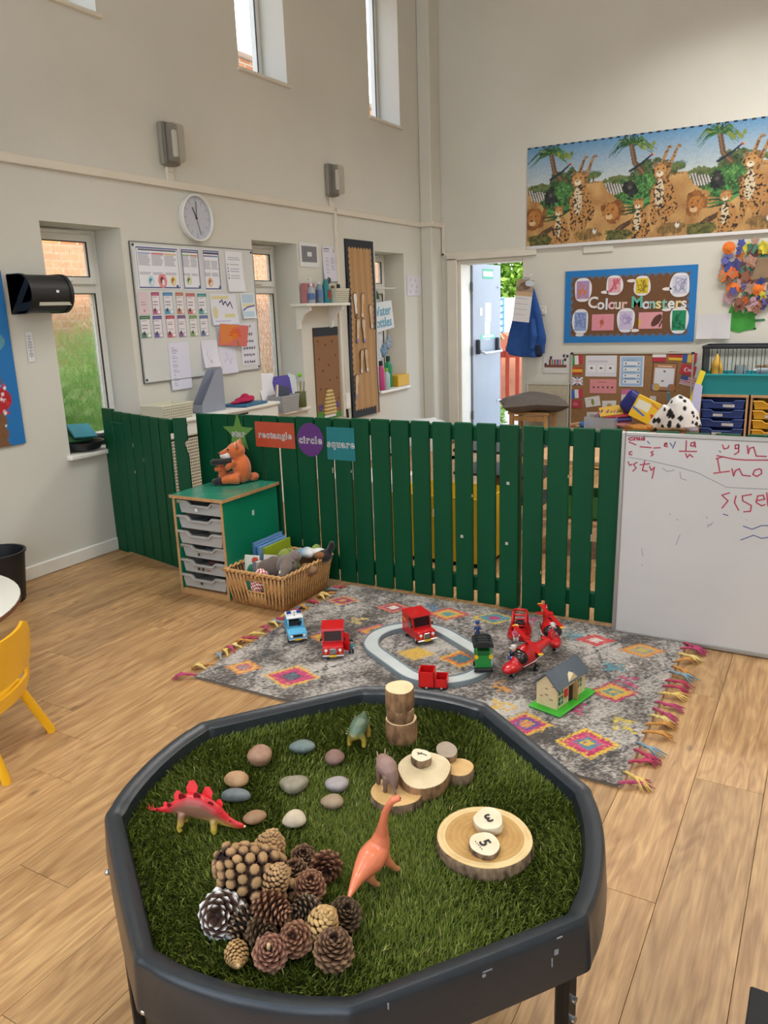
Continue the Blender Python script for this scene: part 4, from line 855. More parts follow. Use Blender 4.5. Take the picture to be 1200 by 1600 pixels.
# green armoured dinosaur
az=Vector(fl(557,1158,GZ)); az.z=GZ-.001
ank=T('toy_dinosaur','small green armoured toy dinosaur with yellow legs at the back of the grass','toy dinosaur',az,0,'toy dinosaurs')
pts=[P(a,c,z)-az for a,c,z in((570,1112,.562),(566.5,1122,.568),(562,1133,.572),(557,1143,.570),(553,1149,.562),(549,1154,.552),(546,1157,.548))]
b=B(); b.tube(pts,[.003,.012,.0195,.0195,.014,.008,.005],14)
hx=(pts[4]-pts[1]); hx.z=0; hx.normalize(); sidev=Vector((hx.y,-hx.x,0))
for top in(pts[1]*.5+pts[2]*.5,pts[3]):
    for s_ in(-1,1):
        f=Vector((top.x,top.y,.001))+sidev*(s_*.017); b.tube([top+sidev*(s_*.011)-Vector((0,0,.006)),f+Vector((0,0,.014)),f+hx*.003],[.009,.0062,.006],8)
o=b.melt('body',vmat(.3,spec=.5),ank,vox=.0022,sm=4)
paint(o,lambda co: lerp(lin('#a9913a'),lin('#5c7059'),(co[:,2]-.022)/.018))
b=B()
for k in range(9):
    for s_ in(-1,1): q=pts[1].lerp(pts[4],k/8); b.cyl(q+sidev*(s_*.016)+Vector((0,0,.002)),q+sidev*(s_*.0205)+Vector((0,0,.003)),.0016,.0005,6)
b.ob('side_spike',mat('#97996f',.4),ank)
# ================================================================ rug
RX0,RX1,RY0,RY1=-2.27,-.472,2.268,3.528; RCX,RCY=(RX0+RX1)/2,(RY0+RY1)/2; RW,RH=RX1-RX0,RY1-RY0; RZ=.012
rug=T('rug','grey patterned rug with bright diamonds and fringed ends on the oak floor','rug',(RCX,RCY,0))
pr=Print(RW,RH,.0062,'#8e8983'); g=np.random.default_rng(5); sh=pr.x.shape
def smooth_noise(sh,k,seed):
    r=np.random.default_rng(seed).random((sh[0]//k+3,sh[1]//k+3)); yy=np.arange(sh[0])/k; xx=np.arange(sh[1])/k
    y0=yy.astype(int);x0=xx.astype(int); fy=(yy-y0)[:,None]; fx=(xx-x0)[None,:]
    return r[y0][:,x0]*(1-fy)*(1-fx)+r[y0+1][:,x0]*fy*(1-fx)+r[y0][:,x0+1]*(1-fy)*fx+r[y0+1][:,x0+1]*fy*fx
big=smooth_noise(sh,26,1)*.6+smooth_noise(sh,9,2)*.4; sp=g.random(sh)+.7*smooth_noise(sh,2,9)
thr=.55+1.1*(big-.5)
pal=np.array([lin(c) for c in('#b8b0a6','#8f8881','#5c534b','#423c37')])
idx=np.clip(((sp*.62-thr*-.0)+(big-.5)*1.4-.05)*3.4,0,3.99).astype(int)
pr.c[:]=pal[idx]
def jig(a=.006): return g.normal(0,a,sh)
def diamond(cx,cy,hx,hy,cols,rot=R(20),ring=.2,cen=None,hole=1):
    dx=pr.x-(cx-RCX); dy=pr.y-(cy-RCY); c,s=math.cos(rot),math.sin(rot); u=dx*c+dy*s; v=-dx*s+dy*c
    d=np.abs(u)/hx+np.abs(v)/hy+jig(.05)
    n=len(cols)
    for i,col in enumerate(cols):
        m=(d<1-i*ring)&(g.random(sh)<.93)
        if col: pr._set(m,col)
def streak(p,w_,c,a=.8,den=.7):
    m0=pr.c.copy(); pr.line([(x-RCX,y-RCY) for x,y in p],w_,c); keep=(g.random(sh)>den)|False; pr.c[keep]=m0[keep]
# dark lattice and stray colour
for k in range(-4,9):
    x0=RX0+k*.33; streak([(x0,RY0),(x0+.62,RY1)],.016,'#33363c',den=.42); streak([(x0+.62,RY0),(x0,RY1)],.016,'#33363c',den=.42)
for (x,y,L_,c) in((-1.55,2.45,.16,'#b5386b'),(-1.45,2.42,.12,'#c9a03c'),(-2.0,2.9,.12,'#a34a6d'),(-1.95,3.1,.14,'#c9b070'),(-.75,2.7,.12,'#b5386b'),(-.7,3.1,.12,'#4d8792'),(-.62,3.0,.1,'#b5386b'),(-1.0,2.6,.14,'#c9a03c'),(-1.2,3.45,.12,'#b5386b'),(-.95,3.35,.1,'#4d8792'),(-1.05,2.75,.16,'#c98a3c'),(-1.7,3.4,.12,'#3f6a86'),(-1.35,2.5,.12,'#c9a03c'),(-.55,2.65,.1,'#c9b040'),(-.85,2.85,.08,'#4d8792'),(-1.1,2.45,.1,'#4d8792')):
    for q in range(4): streak([(x+random.uniform(-.05,.05),y+random.uniform(-.05,.05)) for _ in range(3)],.018,c,den=.55)
diamond(-.635,2.470,.112,.104,['#d8b13c','#b02a5b','#c9486e','#4f7f93','#c9a83f','#a33a66'],ring=.19)
diamond(-1.885,2.447,.125,.108,['#d8aa46','#c03a66','#c2416b','#3e4450','#59707c','#23262c'],ring=.18)
diamond(-.648,2.886,.10,.085,['#b02a5b','#cf9a3c','#c9a447','#4a7f88','#c9a83f'],ring=.2)
diamond(-.63,3.325,.10,.075,['#c97f35','#c99a45','#8d8a80','#b9a24c'],ring=.22)
diamond(-.841,3.348,.09,.07,['#c23f3c','#c24c48','#cfc3bb'],ring=.28)
diamond(-.87,2.503,.10,.09,['#cfa33f','#bb3a63','#5a4a8a','#c98a45'],ring=.22)
diamond(-2.17,3.30,.09,.07,['#d39a4a','#b03a5f','#7a3050','#c98a45'],ring=.22)
diamond(-1.874,3.322,.115,.09,['#23354a','#cf8040','#c25560','#8d3a55','#d9c9b8'],ring=.17)
diamond(-1.583,3.359,.11,.085,['#c23f4c','#d39a45','#c9a83f','#4a8a8d'],ring=.21)
diamond(-1.355,3.405,.11,.08,['#c9a83f','#3f8088','#4a7f93','#b02a5b'],ring=.22)
diamond(-2.13,2.428,.085,.075,['#cf8040','#d9b35a','#c2506a','#8d8a80'],ring=.22)
diamond(-1.514,2.873,.10,.085,[None,'#c9a040','#cfb25a','#d0a545'],ring=.12)
diamond(-1.312,2.909,.10,.09,['#d9a23c','#c26a35','#2f5f6a','#3f6a70'],ring=.22)
diamond(-1.80,3.02,.10,.085,['#c2506a','#d9a23c','#cf8a3c','#5a5a60'],ring=.2)
diamond(-1.97,2.86,.095,.08,['#cf8040','#c9a83f','#8d3a55'],ring=.25)
diamond(-1.60,2.33,.14,.07,['#c02f5b','#c9405f','#d08a45'],ring=.24)
diamond(-1.13,2.33,.13,.09,['#d39a45','#b02a5b','#4a7f93'],ring=.24)
pr.c*=np.clip(1+g.normal(0,.10,sh),.6,1.4)[...,None]
o=pr.ob('pile',vmat(.95,bump=.8,bs=420,spec=.1,nv=.25,ns=420,sheen=.2),rug,(0,0,RZ),(-PI/2,0,0),wav=lambda x,y:-.0012*np.random.default_rng(1).random(len(x)))
b=B(); b.box((0,0,RZ/2-.001),(RW-.004,RH-.004,RZ-.003)); b.ob('backing',mat('#6f665e',.9),rug)
for sx in(-1,1): B().box((sx*(RW/2-.004),0,RZ*.55),(.014,RH,RZ*1.05),.003).ob('woven_hem',mat('#9a8574',.9),rug)
TC4=['#b0466a','#d6c07a','#c08a48','#7f97a2','#b03f5a','#d9b96a']
def tassel(x,y,dirx,col,seed,L_=.085):
    rr=random.Random(seed); b=B(); a0=rr.uniform(-.75,.75); base=Vector((x,y,RZ))
    d=Vector((dirx*math.cos(a0),math.sin(a0),0)); nn=Vector((-d.y,d.x,0))
    kn=base+d*rr.uniform(.018,.03)+Vector((0,0,rr.uniform(.002,.012)))
    b.tube([base-d*.012+Vector((0,0,.004)),base+d*.006+Vector((0,0,.009)),kn],[.004,.0055,.006],6); b.ball(kn,.0075,8,6)
    for k in range(8):
        s_=(k-3.5)/3.5; l=L_*rr.uniform(.7,1.1); sp_=rr.uniform(.25,.42)
        q1=kn+d*l*.4+nn*s_*l*sp_*.45+Vector((0,0,.004)); q2=kn+d*l*.85+nn*s_*l*sp_; q2.z=rr.uniform(.003,.009)
        b.tube([kn,q1,q2],[.0036,.0032,.0015],5)
    b.ob('tassel',mat(col,.95,nv=.15,ns=80),rug,(-RCX,-RCY,0),smooth=1)
for i in range(19):
    tassel(RX1,RY0+.015+i*.066+random.uniform(-.012,.012),1,TC4[(i*5+i//3)%6],i)
for i in range(24):
    tassel(RX0,RY0+.01+i*.052+random.uniform(-.012,.012),-1,TC4[(i*7+i//4)%6],100+i,.075)
# ================================================================ toys on the rug
TZ=RZ+.002
RED=mat('#c4161c',.28,coat=.4); BLKP=mat('#1a1b1e',.4); DGL=mat('#2a1a1a',.15,spec=.6); CHR=mat('#c9ccd0',.25,.8); YEL=mat('#e0b81f',.4); WHTP=mat('#e8e8e6',.35); NAVY=mat('#1f3f7a',.5); SKIN=mat('#d9a688',.5); TYRE=mat('#151515',.7)
def wheel(b_o,name,c,r,w_,parent):
    o=B().cyl((c[0],c[1]-w_/2,c[2]),(c[0],c[1]+w_/2,c[2]),r,n=18).ob(name,TYRE,parent,smooth=40)
    for s_ in(-1,1): B().cyl((c[0],c[1]+s_*w_*.4,c[2]),(c[0],c[1]+s_*(w_*.5+.0012),c[2]),r*.5,n=14).ob('hub_cap',CHR,o,smooth=40)
def van(label,p,ang,s=1,door=False,crest=False):
    o=T('toy_van',label,'toy van',(p.x,p.y,p.z if len(p)>2 else TZ),ang,'red toy vans'); o.scale=(s,s,s)
    Wd=.094; zb=.018
    # panelled load body and cab, open windows
    b=B(); b.prism([(-.078,zb),(.034,zb),(.034,.062),(.024,.116),(-.074,.116),(-.078,.110)],Wd,TR(0,Wd/2,0)); b.ob('body',RED,o)
    b=B(); b.box((.056,0,.038),(.050,Wd,.042),.006,seg=2); b.ob('bonnet',RED,o,smooth=30)
    b=B(); b.prism([(-.082,.113),(.030,.113),(.026,.122),(-.076,.124)],Wd+.006,TR(0,(Wd+.006)/2,0)); b.ob('roof',RED,o)
    b=B(); b.X=TR(.0318,0,.090,ry=-R(10.5)); b.box((0,0,0),(.003,Wd-.018,.042)); b.ob('windscreen',DGL,o)
    for s_ in(-1,1): B().prism([(-.006,.068),(.022,.068),(.016,.106),(-.006,.106)],.0025,TR(0,s_*(Wd/2+(.0025 if s_>0 else 0)),0)).ob('side_window',DGL,o)
    B().box((.0825,0,.038),(.004,.030,.026),.002).ob('grille',CHR,o)
    for i in range(5): B().box((.085,(i-2)*.0056,.038),(.002,.0022,.024)).ob('grille_bar',BLKP,o)
    for s_ in(-1,1):
        B().cyl((.080,s_*.031,.044),(.0845,s_*.031,.044),.0068,n=14).ob('headlamp',WHTP,o,smooth=40)
        B().cyl((.080,s_*.033,.030),(.0835,s_*.033,.030),.0035,n=10).ob('indicator',mat('#d9822b',.3),o)
        for x_ in(-.046,.055): wheel(None,'wheel',(x_,s_*(Wd/2-.008),.016),.016,.014,o)
        B().box((.034,s_*(Wd/2+.006),.075),(.006,.008,.016),.002).ob('mirror',BLKP,o)
    B().box((.086,0,.019),(.008,Wd+.004,.009),.003).ob('bumper',mat('#b9bbbd',.3,.6),o)
    B().box((.0905,0,.020),(.002,.032,.010)).ob('number_plate',YEL,o)
    if door: B().box((0,0,0),(.036,.003,.085),.001,M=TR(.038,Wd/2+.012,.064,rz=R(48))).ob('open_door',RED,o)
    if crest:
        b=B(); b.box((-.05,-Wd/2-.0008,.086),(.018,.001,.003)); b.box((-.05,-Wd/2-.0008,.079),(.024,.001,.003)); b.box((-.062,-Wd/2-.0008,.09),(.006,.001,.008)); b.ob('gilt_lettering',mat('#d9b24a',.4),o)
    return o
pA=fl(521,1031,TZ); dA=Vector((math.cos(R(-58)),math.sin(R(-58)),0)); van('red toy van with its door open beside the light blue car',(pA-dA*.085).to_3d()+Vector((0,0,0)),R(-58),1.0,door=True)
pB=fl(668,1006,TZ+.004); dB=Vector((math.cos(R(-36)),math.sin(R(-36)),0)); van('red toy van standing on the oval track',(pB-dB*.085),R(-36),1.0,crest=True)
# light blue estate car with a white roof and blue lamps
LB=mat('#5fb4dc',.3,coat=.3); p=fl(466,1004,TZ); a=R(-46); d=Vector((math.cos(a),math.sin(a),0)); q=p-d*.08
o=T('toy_car','light blue toy police car with white roof and blue lamps','toy car',(q.x,q.y,TZ),a); W_=.086
B().prism([(-.082,.016),(.084,.016),(.086,.036),(.082,.048),(.026,.052),(-.082,.054)],W_,TR(0,W_/2,0)).ob('body',LB,o)
b=B()
for s_ in(-1,1):
    for (x1,z1),(x2,z2) in(((.030,.050),(.012,.094)),((-.030,.052),(-.030,.094)),((-.080,.052),(-.070,.094))): b.cyl((x1,s_*(W_/2-.006),z1),(x2,s_*(W_/2-.010),z2),.0035,n=8)
b.ob('window_pillars',LB,o,smooth=1)
B().box((-.030,0,.097),(.092,W_-.008,.009),.004,seg=2).ob('roof',WHTP,o,smooth=30)
b=B(); b.box((-.02,0,.105),(.018,.060,.010),.003); b.ob('lamp_bar',WHTP,o)
for s_ in(-1,1): B().box((-.02,s_*.024,.114),(.016,.022,.012),.003).ob('blue_lamp',mat('#21408f',.2),o)
B().box((-.02,0,.115),(.010,.020,.014),.002).ob('roof_sign',WHTP,o); B().cyl((.0,0,.10),(.0,0,.125),.0015,n=6).ob('aerial',BLKP,o)
for x_ in(-.012,-.055): B().box((x_,0,.060),(.020,W_-.03,.028),.006).ob('seat',BLKP,o)
b=B(); b.tube([(.014+.0*math.cos(t),.018+.010*math.cos(t),.068+.010*math.sin(t)) for t in[2*PI*i/12 for i in range(12)]],.0018,6,closed=True); b.ob('steering_wheel',BLKP,o)
B().box((.086,0,.036),(.003,W_-.020,.014),.002).ob('grille',BLKP,o)
for s_ in(-1,1):
    B().cyl((.085,s_*.029,.036),(.0885,s_*.029,.036),.007,n=12).ob('headlamp',WHTP,o)
    for x_ in(-.05,.055): wheel(None,'wheel',(x_,s_*(W_/2-.006),.015),.015,.014,o)
B().box((.088,0,.020),(.008,W_+.002,.008),.003).ob('bumper',CHR,o); B().box((.0925,0,.021),(.002,.030,.009)).ob('number_plate',YEL,o)
# oval track
tc=Vector((-1.468,2.885,0)); ta=R(-31); HL,HW,BWd=.345,.222,.072
def stadium(r,h,n=24):
    return [(h+r*math.cos(PI*(i/n-.5)),r*math.sin(PI*(i/n-.5))) for i in range(n+1)]+[(-h+r*math.cos(PI*(i/n+.5)),r*math.sin(PI*(i/n+.5))) for i in range(n+1)]
tr=T('toy_track','pale grey oval toy road track on the rug','toy track',(tc.x,tc.y,TZ),ta)
hs=HL-HW
def band(r1,r0,z0,z1,name,m):
    b=B(); A=stadium(r1,hs);C=stadium(r0,hs); v=[b.ring([(x,y,z) for x,y in P]) for P,z in((A,z0),(A,z1),(C,z1),(C,z0))]
    for i in range(4): b.bridge(v[i],v[(i+1)%4])
    return b.ob(name,m,tr)
band(HW-.006,HW-BWd+.006,0,.016,'road_surface',mat('#c3c8c6',.5,nv=.05,ns=12)); band(HW,HW-.006,0,.021,'outer_kerb',mat('#7f8b90',.5)); band(HW-BWd+.006,HW-BWd,0,.021,'inner_kerb',mat('#7f8b90',.5))
# green engine
p=fl(757,1050,TZ+.018); o=T('toy_train','green toy train engine with a black roof on the track','toy train',(p.x-.02,p.y+.03,TZ+.016),R(-62)); GT=mat('#1f8a3d',.3,coat=.3)
B().box((0,0,.014),(.10,.062,.014),.003).ob('chassis',BLKP,o)
b=B(); b.box((.030,0,.046),(.006,.064,.052)); b.box((-.012,-.030,.046),(.082,.005,.052)); b.box((-.012,.030,.046),(.082,.005,.052)); b.ob('body',GT,o)
b=B()
for x_ in(.028,-.045):
    for s_ in(-1,1): b.box((x_,s_*.028,.092),(.007,.007,.044))
b.ob('roof_post',GT,o); B().box((-.008,0,.082),(.07,.05,.02)).ob('boiler',mat('#155f2b',.4),o)
B().prism([(-.042,0),(.042,0),(.040,.012),(.018,.022),(-.018,.022),(-.040,.012)],.098,TR(-.008,0,.113,rz=PI/2)@TR(0,.049,0)).ob('roof',mat('#1d2023',.5),o)
for x_ in(-.03,0,.02): B().box((x_-.004,0,.1345),(.003,.06,.004)).ob('roof_rib',mat('#14161a',.5),o)
for s_ in(-1,1):
    B().cyl((.033,s_*.03,.070),(.040,s_*.03,.070),.009,n=12).ob('lamp',YEL,o)
    for x_ in(-.03,.03): wheel(None,'wheel',(x_,s_*.034,.010),.010,.008,o)
# red box trailer by the tray
p=fl(676,1076,TZ); o=T('toy_trailer','red open box toy trailer behind the tray edge','toy trailer',(p.x,p.y+.02,TZ),R(20)); RP=mat('#d0181a',.35)
def openbox(o,name,c,d,t,m):
    b=B(); x,y,z=c; dx,dy,dz=d; b.box((x,y,z+t/2),(dx,dy,t)); b.box((x-dx/2+t/2,y,z+dz/2),(t,dy,dz)); b.box((x+dx/2-t/2,y,z+dz/2),(t,dy,dz)); b.box((x,y-dy/2+t/2,z+dz/2),(dx,t,dz)); b.box((x,y+dy/2-t/2,z+dz/2),(dx,t,dz)); return b.ob(name,m,o)
openbox(o,'tall_bin',(-.03,0,.012),(.062,.07,.065),.004,RP); openbox(o,'low_bin',(.028,0,.012),(.050,.07,.036),.004,RP); B().box((0,0,.010),(.11,.06,.008)).ob('chassis',BLKP,o)
for s_ in(-1,1):
    for x_ in(-.03,.03): wheel(None,'wheel',(x_,s_*.03,.010),.010,.008,o)
# red open cab
p=fl(812,992,TZ); o=T('toy_cab','red toy cab with an open window frame beside the fence','toy vehicle',(p.x,p.y,TZ),R(-75))
b=B(); b.slab([(-.075,-.03),(-.045,-.052),(.045,-.052),(.075,-.03),(.075,.03),(.045,.052),(-.045,.052),(-.075,.03)],.004,.022); b.slab([(-.065,-.028),(-.04,-.045),(.04,-.045),(.065,-.028),(.065,.028),(.04,.045),(-.04,.045),(-.065,.028)],.022,.040); b.ob('hull',RED,o)
b=B(); C4=[(-.040,-.034),(.040,-.034),(.040,.034),(-.040,.034)]
for x,y in C4: b.cyl((x,y,.038),(x*.85,y*.85,.112),.0055,n=8)
for i in range(4): a_,c_=C4[i],C4[(i+1)%4]; b.cyl((a_[0]*.85,a_[1]*.85,.112),(c_[0]*.85,c_[1]*.85,.112),.0055,n=8); b.cyl((a_[0]*.95,a_[1]*.95,.062),(c_[0]*.95,c_[1]*.95,.062),.004,n=8)
b.ob('cab_frame',RED,o,smooth=1)
B().box((0,0,.055),(.03,.04,.03),.006).ob('seat',BLKP,o)
# helicopters
def heli(label,p,ang,rot_ang,s=1,pilot='#1f4a8f'):
    o=T('toy_helicopter',label,'toy helicopter',(p[0],p[1],TZ),ang,'red toy helicopters'); o.scale=(s,s,s)
    b=B(); b.ball((0,0,.068),(.085,.045,.046),20,14); b.ball((.085,0,.046),(.058,.034,.024),18,10); b.tube([(-.06,0,.075),(-.12,0,.082),(-.17,0,.090)],[.030,.018,.011],12); b.ball((-.01,0,.108),(.045,.022,.014),14,8)
    b.melt('fuselage',RED,o,vox=.004,sm=6)
    b=B(); b.ball((.046,0,.078),(.030,.0452,.034),18,12); b.ob('cockpit_opening',DGL,o,smooth=1)
    for s_ in(-1,1):
        B().box((-.030,s_*.0445,.080),(.034,.003,.024),.001).ob('cabin_window',DGL,o)
        B().tube([(.06,s_*.0375,.050),(.0,s_*.0455,.056),(-.06,s_*.038,.062)],.0016,5).ob('stripe',WHTP,o)
        wheel(None,'wheel',(-.03,s_*.034,.014),.014,.010,o); B().cyl((-.03,s_*.034,.014),(-.03,s_*.024,.040),.004,n=8).ob('strut',BLKP,o)
    wheel(None,'nose_wheel',(.085,0,.013),.013,.010,o); B().cyl((.085,0,.013),(.085,0,.03),.004,n=8).ob('strut',BLKP,o)
    B().cyl((-.01,0,.115),(-.01,0,.138),.005,n=10).ob('rotor_mast',BLKP,o)
    r=bpy.data.objects.new('rotor',None); COL.objects.link(r); r.parent=o; r.location=(-.01,0,.138); r.rotation_euler=(0,0,rot_ang)
    for s_ in(-1,1):
        B().box((s_*.078,0,0),(.145,.021,.005),.002).ob('blade',RED,r); B().box((s_*.152,0,0),(.012,.021,.0056),.002).ob('blade_tip',YEL,r)
    B().cyl((0,0,-.006),(0,0,.009),.012,n=14).ob('hub',RED,r,smooth=40)
    B().prism([(-.185,.088),(-.155,.092),(-.165,.125),(-.190,.132)],.006,TR(0,.003,0)).ob('tail_fin',RED,o); B().box((-.165,0,.088),(.030,.080,.005),.002).ob('tailplane',RED,o)
    B().cyl((-.178,.005,.108),(-.178,.012,.108),.018,n=16).ob('tail_rotor',RED,o)
    return o
pn=fl(790,1050,TZ+.04); aN=R(-108); dv=Vector((math.cos(aN),math.sin(aN),0)); c=pn-dv*.13
heli('red toy helicopter with white stripes in front, nose toward the tray',(c.x,c.y),aN,R(78)+R(-20),1.0)
p2=fl(862,1012,TZ); heli('red toy helicopter behind, tucked between the front helicopter and the fence',(p2.x-.02,p2.y+.045),R(-62),R(10),.95)
def figure(label,p,ang,top,legs,hat=None,h=.072,seat=False,hair=None):
    o=T('toy_figure',label,'toy figure',p,ang,'little toy figures'); k=h/.072
    b=B(); 
    if seat: b.tube([(0,-.007,.012),(.022,-.007,.010)],.006*k,8); b.tube([(0,.007,.012),(.022,.007,.010)],.006*k,8)
    else: b.tube([(0,-.007,.0),(0,-.006,.028*k)],.0058*k,8); b.tube([(0,.007,.0),(0,.006,.028*k)],.0058*k,8)
    b.ob('legs',mat(legs,.5),o,smooth=1); z0=.008 if seat else .024*k
    b=B(); b.lathe([(.009*k,z0),(.0115*k,z0+.010*k),(.010*k,z0+.022*k),(.005*k,z0+.027*k)],12)
    for s_ in(-1,1): b.tube([(0,s_*.009*k,z0+.022*k),(.006,s_*.014*k,z0+.012*k),(.014,s_*.011*k,z0+.008*k)],[.0042*k,.0038*k,.0034*k],7)
    b.ob('torso',mat(top,.5),o,smooth=40)
    B().ball((0,0,z0+.034*k),(.0095*k,.009*k,.0105*k),14,10).ob('head',SKIN,o,smooth=1)
    for s_ in(-1,1): B().ball((.014,s_*.011*k,z0+.008*k),.0038*k,8,6).ob('hand',SKIN,o,smooth=1)
    if hair: B().ball((-.0015,0,z0+.038*k),(.0102*k,.0102*k,.0088*k),12,8).ob('hair',mat(hair,.6),o,smooth=1)
    if hat: b=B(); b.lathe([(.0098*k,z0+.039*k),(.0108*k,z0+.044*k),(.009*k,z0+.049*k)],12); b.box((.009*k,0,z0+.0395*k),(.010*k,.014*k,.002)); b.ob('cap',mat(hat,.5),o,smooth=40)
    return o
p=fl(549,1020,TZ); figure('little toy figure in teal with black hair beside the open door van',p,R(-60),'#3f8f9a','#2f4a6a',hair='#141414',h=.066)
p=fl(806,1003,TZ); figure('little toy figure in pink with a yellow and white cap near the red cab',p,R(-60),'#d0607a','#e3dcd6',hat='#e8d48a',h=.082)
p=fl(746,1000,TZ); figure('little toy figure in navy with a cap behind the green engine',Vector((p.x,p.y,TZ+.02)),R(-60),'#24427a','#24427a',hat='#24427a')
q=c+dv*.052; figure('little toy pilot in blue sitting in the front helicopter',Vector((q.x+.030*math.sin(aN)*-1,q.y,TZ+.060)) if False else Vector((q.x-.018,q.y,TZ+.066)),aN+R(-25),'#24509a','#24509a',hat='#d9d2cc',seat=True,h=.080)
a2=R(-62); figure('little toy pilot in blue sitting in the rear helicopter',Vector((p2.x-.02+.058*math.cos(a2),p2.y+.045+.058*math.sin(a2),TZ+.060)),a2,'#24509a','#24509a',hat='#e3e0dc',seat=True,h=.080)
# toy house
hA=Vector((-.885,2.625)); hB=Vector((-.797,2.607)); dirL=Vector((.063,.245)).normalized(); ha=math.atan2(dirL.y,dirL.x)
o=T('toy_house','cream toy cottage with grey roof on a green base beside the tray','toy house',(-.842+dirL.x*.118,2.622+dirL.y*.118,TZ),ha)   # local x along the long side, -y is the door side
HLn,HWd=.205,.088; CR=mat('#d9c59c',.5,nv=.05,ns=30)
B().box((.0,-.008,.006),(.265,.140,.012),.005).ob('green_base',mat('#3fae2c',.5,nv=.1,ns=60),o)
b=B(); b.prism([(-HWd/2,.012),(HWd/2,.012),(HWd/2,.098),(0,.142),(-HWd/2,.098)],HLn,TR(0,0,0,rz=PI/2)@TR(0,HLn/2,0)); b.ob('walls',CR,o)
for s_ in(-1,1):
    b=B(); b.box((0,0,0),(HLn+.02,.075,.006),.001,M=TR(0,s_*.0285,.120,rx=-s_*R(45))); b.ob('roof_slope',mat('#4d565f',.6,nv=.08,ns=30),o)
b=B(); b.prism([(-.030,0),(.030,0),(.030,.018),(0,.044),(-.030,.018)],.02,TR(.0,-HWd/2+.012,.084)); b.ob('porch_gable',CR,o)
B().box((-.004,-HWd/2-.001,.052),(.026,.003,.078)).ob('doorway',mat('#2b1d16',.8),o); B().box((.016,-HWd/2-.010,.052),(.004,.020,.078)).ob('door_edge',mat('#b7905a',.6),o)
for x_,z_ in((-.075,.040),(-.075,.082),(.058,.062)):
    w=B().box((x_,-HWd/2-.001,z_),(.030,.003,.032)).ob('window',mat('#1f6b3a',.4),o)
    B().box((x_,-HWd/2-.0027,z_),(.002,.001,.030)).ob('glazing_bar',WHTP,w); B().box((x_,-HWd/2-.0027,z_),(.028,.001,.002)).ob('glazing_bar',WHTP,w)
B().box((-.040,-HWd/2-.003,.058),(.020,.006,.030),.001).ob('red_box',mat('#c9271f',.4),o)
b=B()
for x_,y_,w_ in((0,.085,.012),(-.02,.045,.016),(.022,.05,.012),(.0,.060,.014),(-.028,.10,.01)): b.box((-HLn/2-.0006,x_,y_),(.001,w_,.004))
b.ob('printed_stones',mat('#8d7a58',.7),o)
# ================================================================ things on and along the left wall
PAP=vmat(.6); WHITEP=mat('#e9e9ee',.6)
def sheet(name,label,cat,rc,bgc,fn=None,res=.0045,wall='L',off=.004,group=None,curl=0):
    u,z,w_,h_=rc; o=(onL if wall=='L' else onB)(name,label,cat,u,z,group,off)
    pr=Print(w_,h_,res,bgc)
    if fn: fn(pr,w_/2,h_/2)
    pr.ob('printed_face',PAP,o,(0,-.0012,0),wav=(lambda x,y:-curl*((y/h_-.5)**2)*(np.abs(x)/w_+.3)) if curl else None)
    B().box((0,-.0003,0),(w_,.0008,h_)).ob('paper',WHITEP,o); return o
# clock
o=onL('wall_clock','round white wall clock above the notice whiteboard','clock',4.565,2.18)
b=B(); b.X=Matrix.Rotation(PI/2,4,'X'); b.lathe([(.155,0),(.160,.01),(.160,.040),(.153,.044),(.148,.040),(.146,.022)],56,cap=False); b.ob('rim',mat('#e2e3df',.4),o,smooth=40)
b=B(); b.X=Matrix.Rotation(PI/2,4,'X'); b.lathe([(.149,.016),(.149,.020)],48); b.ob('dial',mat('#bfc2cf',.5),o)
CB=mat('#3c3f48',.5); b=B()
for i in range(12): a=2*PI*i/12; b.box((0,-.0208,.118),(.003,.001,.036),M=TR(ry=a))
b.ob('hour_marks',mat('#8f939e',.5),o)
for nm,ang,ln,wd,ta in(('hour_hand',-27,.080,.006,.0),('minute_hand',3,.112,.005,0),('second_hand',163,.118,.0035,.02)):
    B().box((0,-.024,(ln-ta)/2),(wd,.0015,ln+ta),M=TR(ry=R(ang))).ob(nm,CB,o)
b=B(); b.X=Matrix.Rotation(PI/2,4,'X'); b.lathe([(.007,.018),(.007,.028)],14); b.ob('hub',mat('#1d1f24',.4),o)
# bulkhead lamps
def bulkhead(label,y,z):
    o=onL('bulkhead_lamp',label,'wall lamp',y,z,'grey bulkhead lamps')
    B().box((0,-.022,0),(.150,.045,.270),.014,seg=2).ob('back_box',mat('#8f8a80',.6),o)
    B().box((0,-.022-.03,0),(.142,.02,.262),.008).ob('gasket',mat('#6d6a62',.6),o)
    b=B(); b.box((0,-.095,0),(.128,.075,.246),.028,seg=3); b.ob('diffuser',clear_mat('#d6d2c8',.22,.2),o,smooth=40)
    b=B(); b.box((0,-.085,.0),(.036,.03,.17),.012,seg=2); b.ob('lamp_tube',mat('#e9e9e4',.5),o)
    B().box((0,-.012,-.185),(.062,.024,.085),.004).ob('connection_box',TRIM,o)
    for dx in(-.018,0,.018): B().cyl((dx,-.024,-.175),(dx,-.026,-.175),.003,n=8).ob('screw',mat('#8a8880',.5),o)
bulkhead('grey bulkhead wall lamp above the round clock',4.345,2.635); bulkhead('grey bulkhead wall lamp near the corner pillar above the shelf',6.37,2.635)
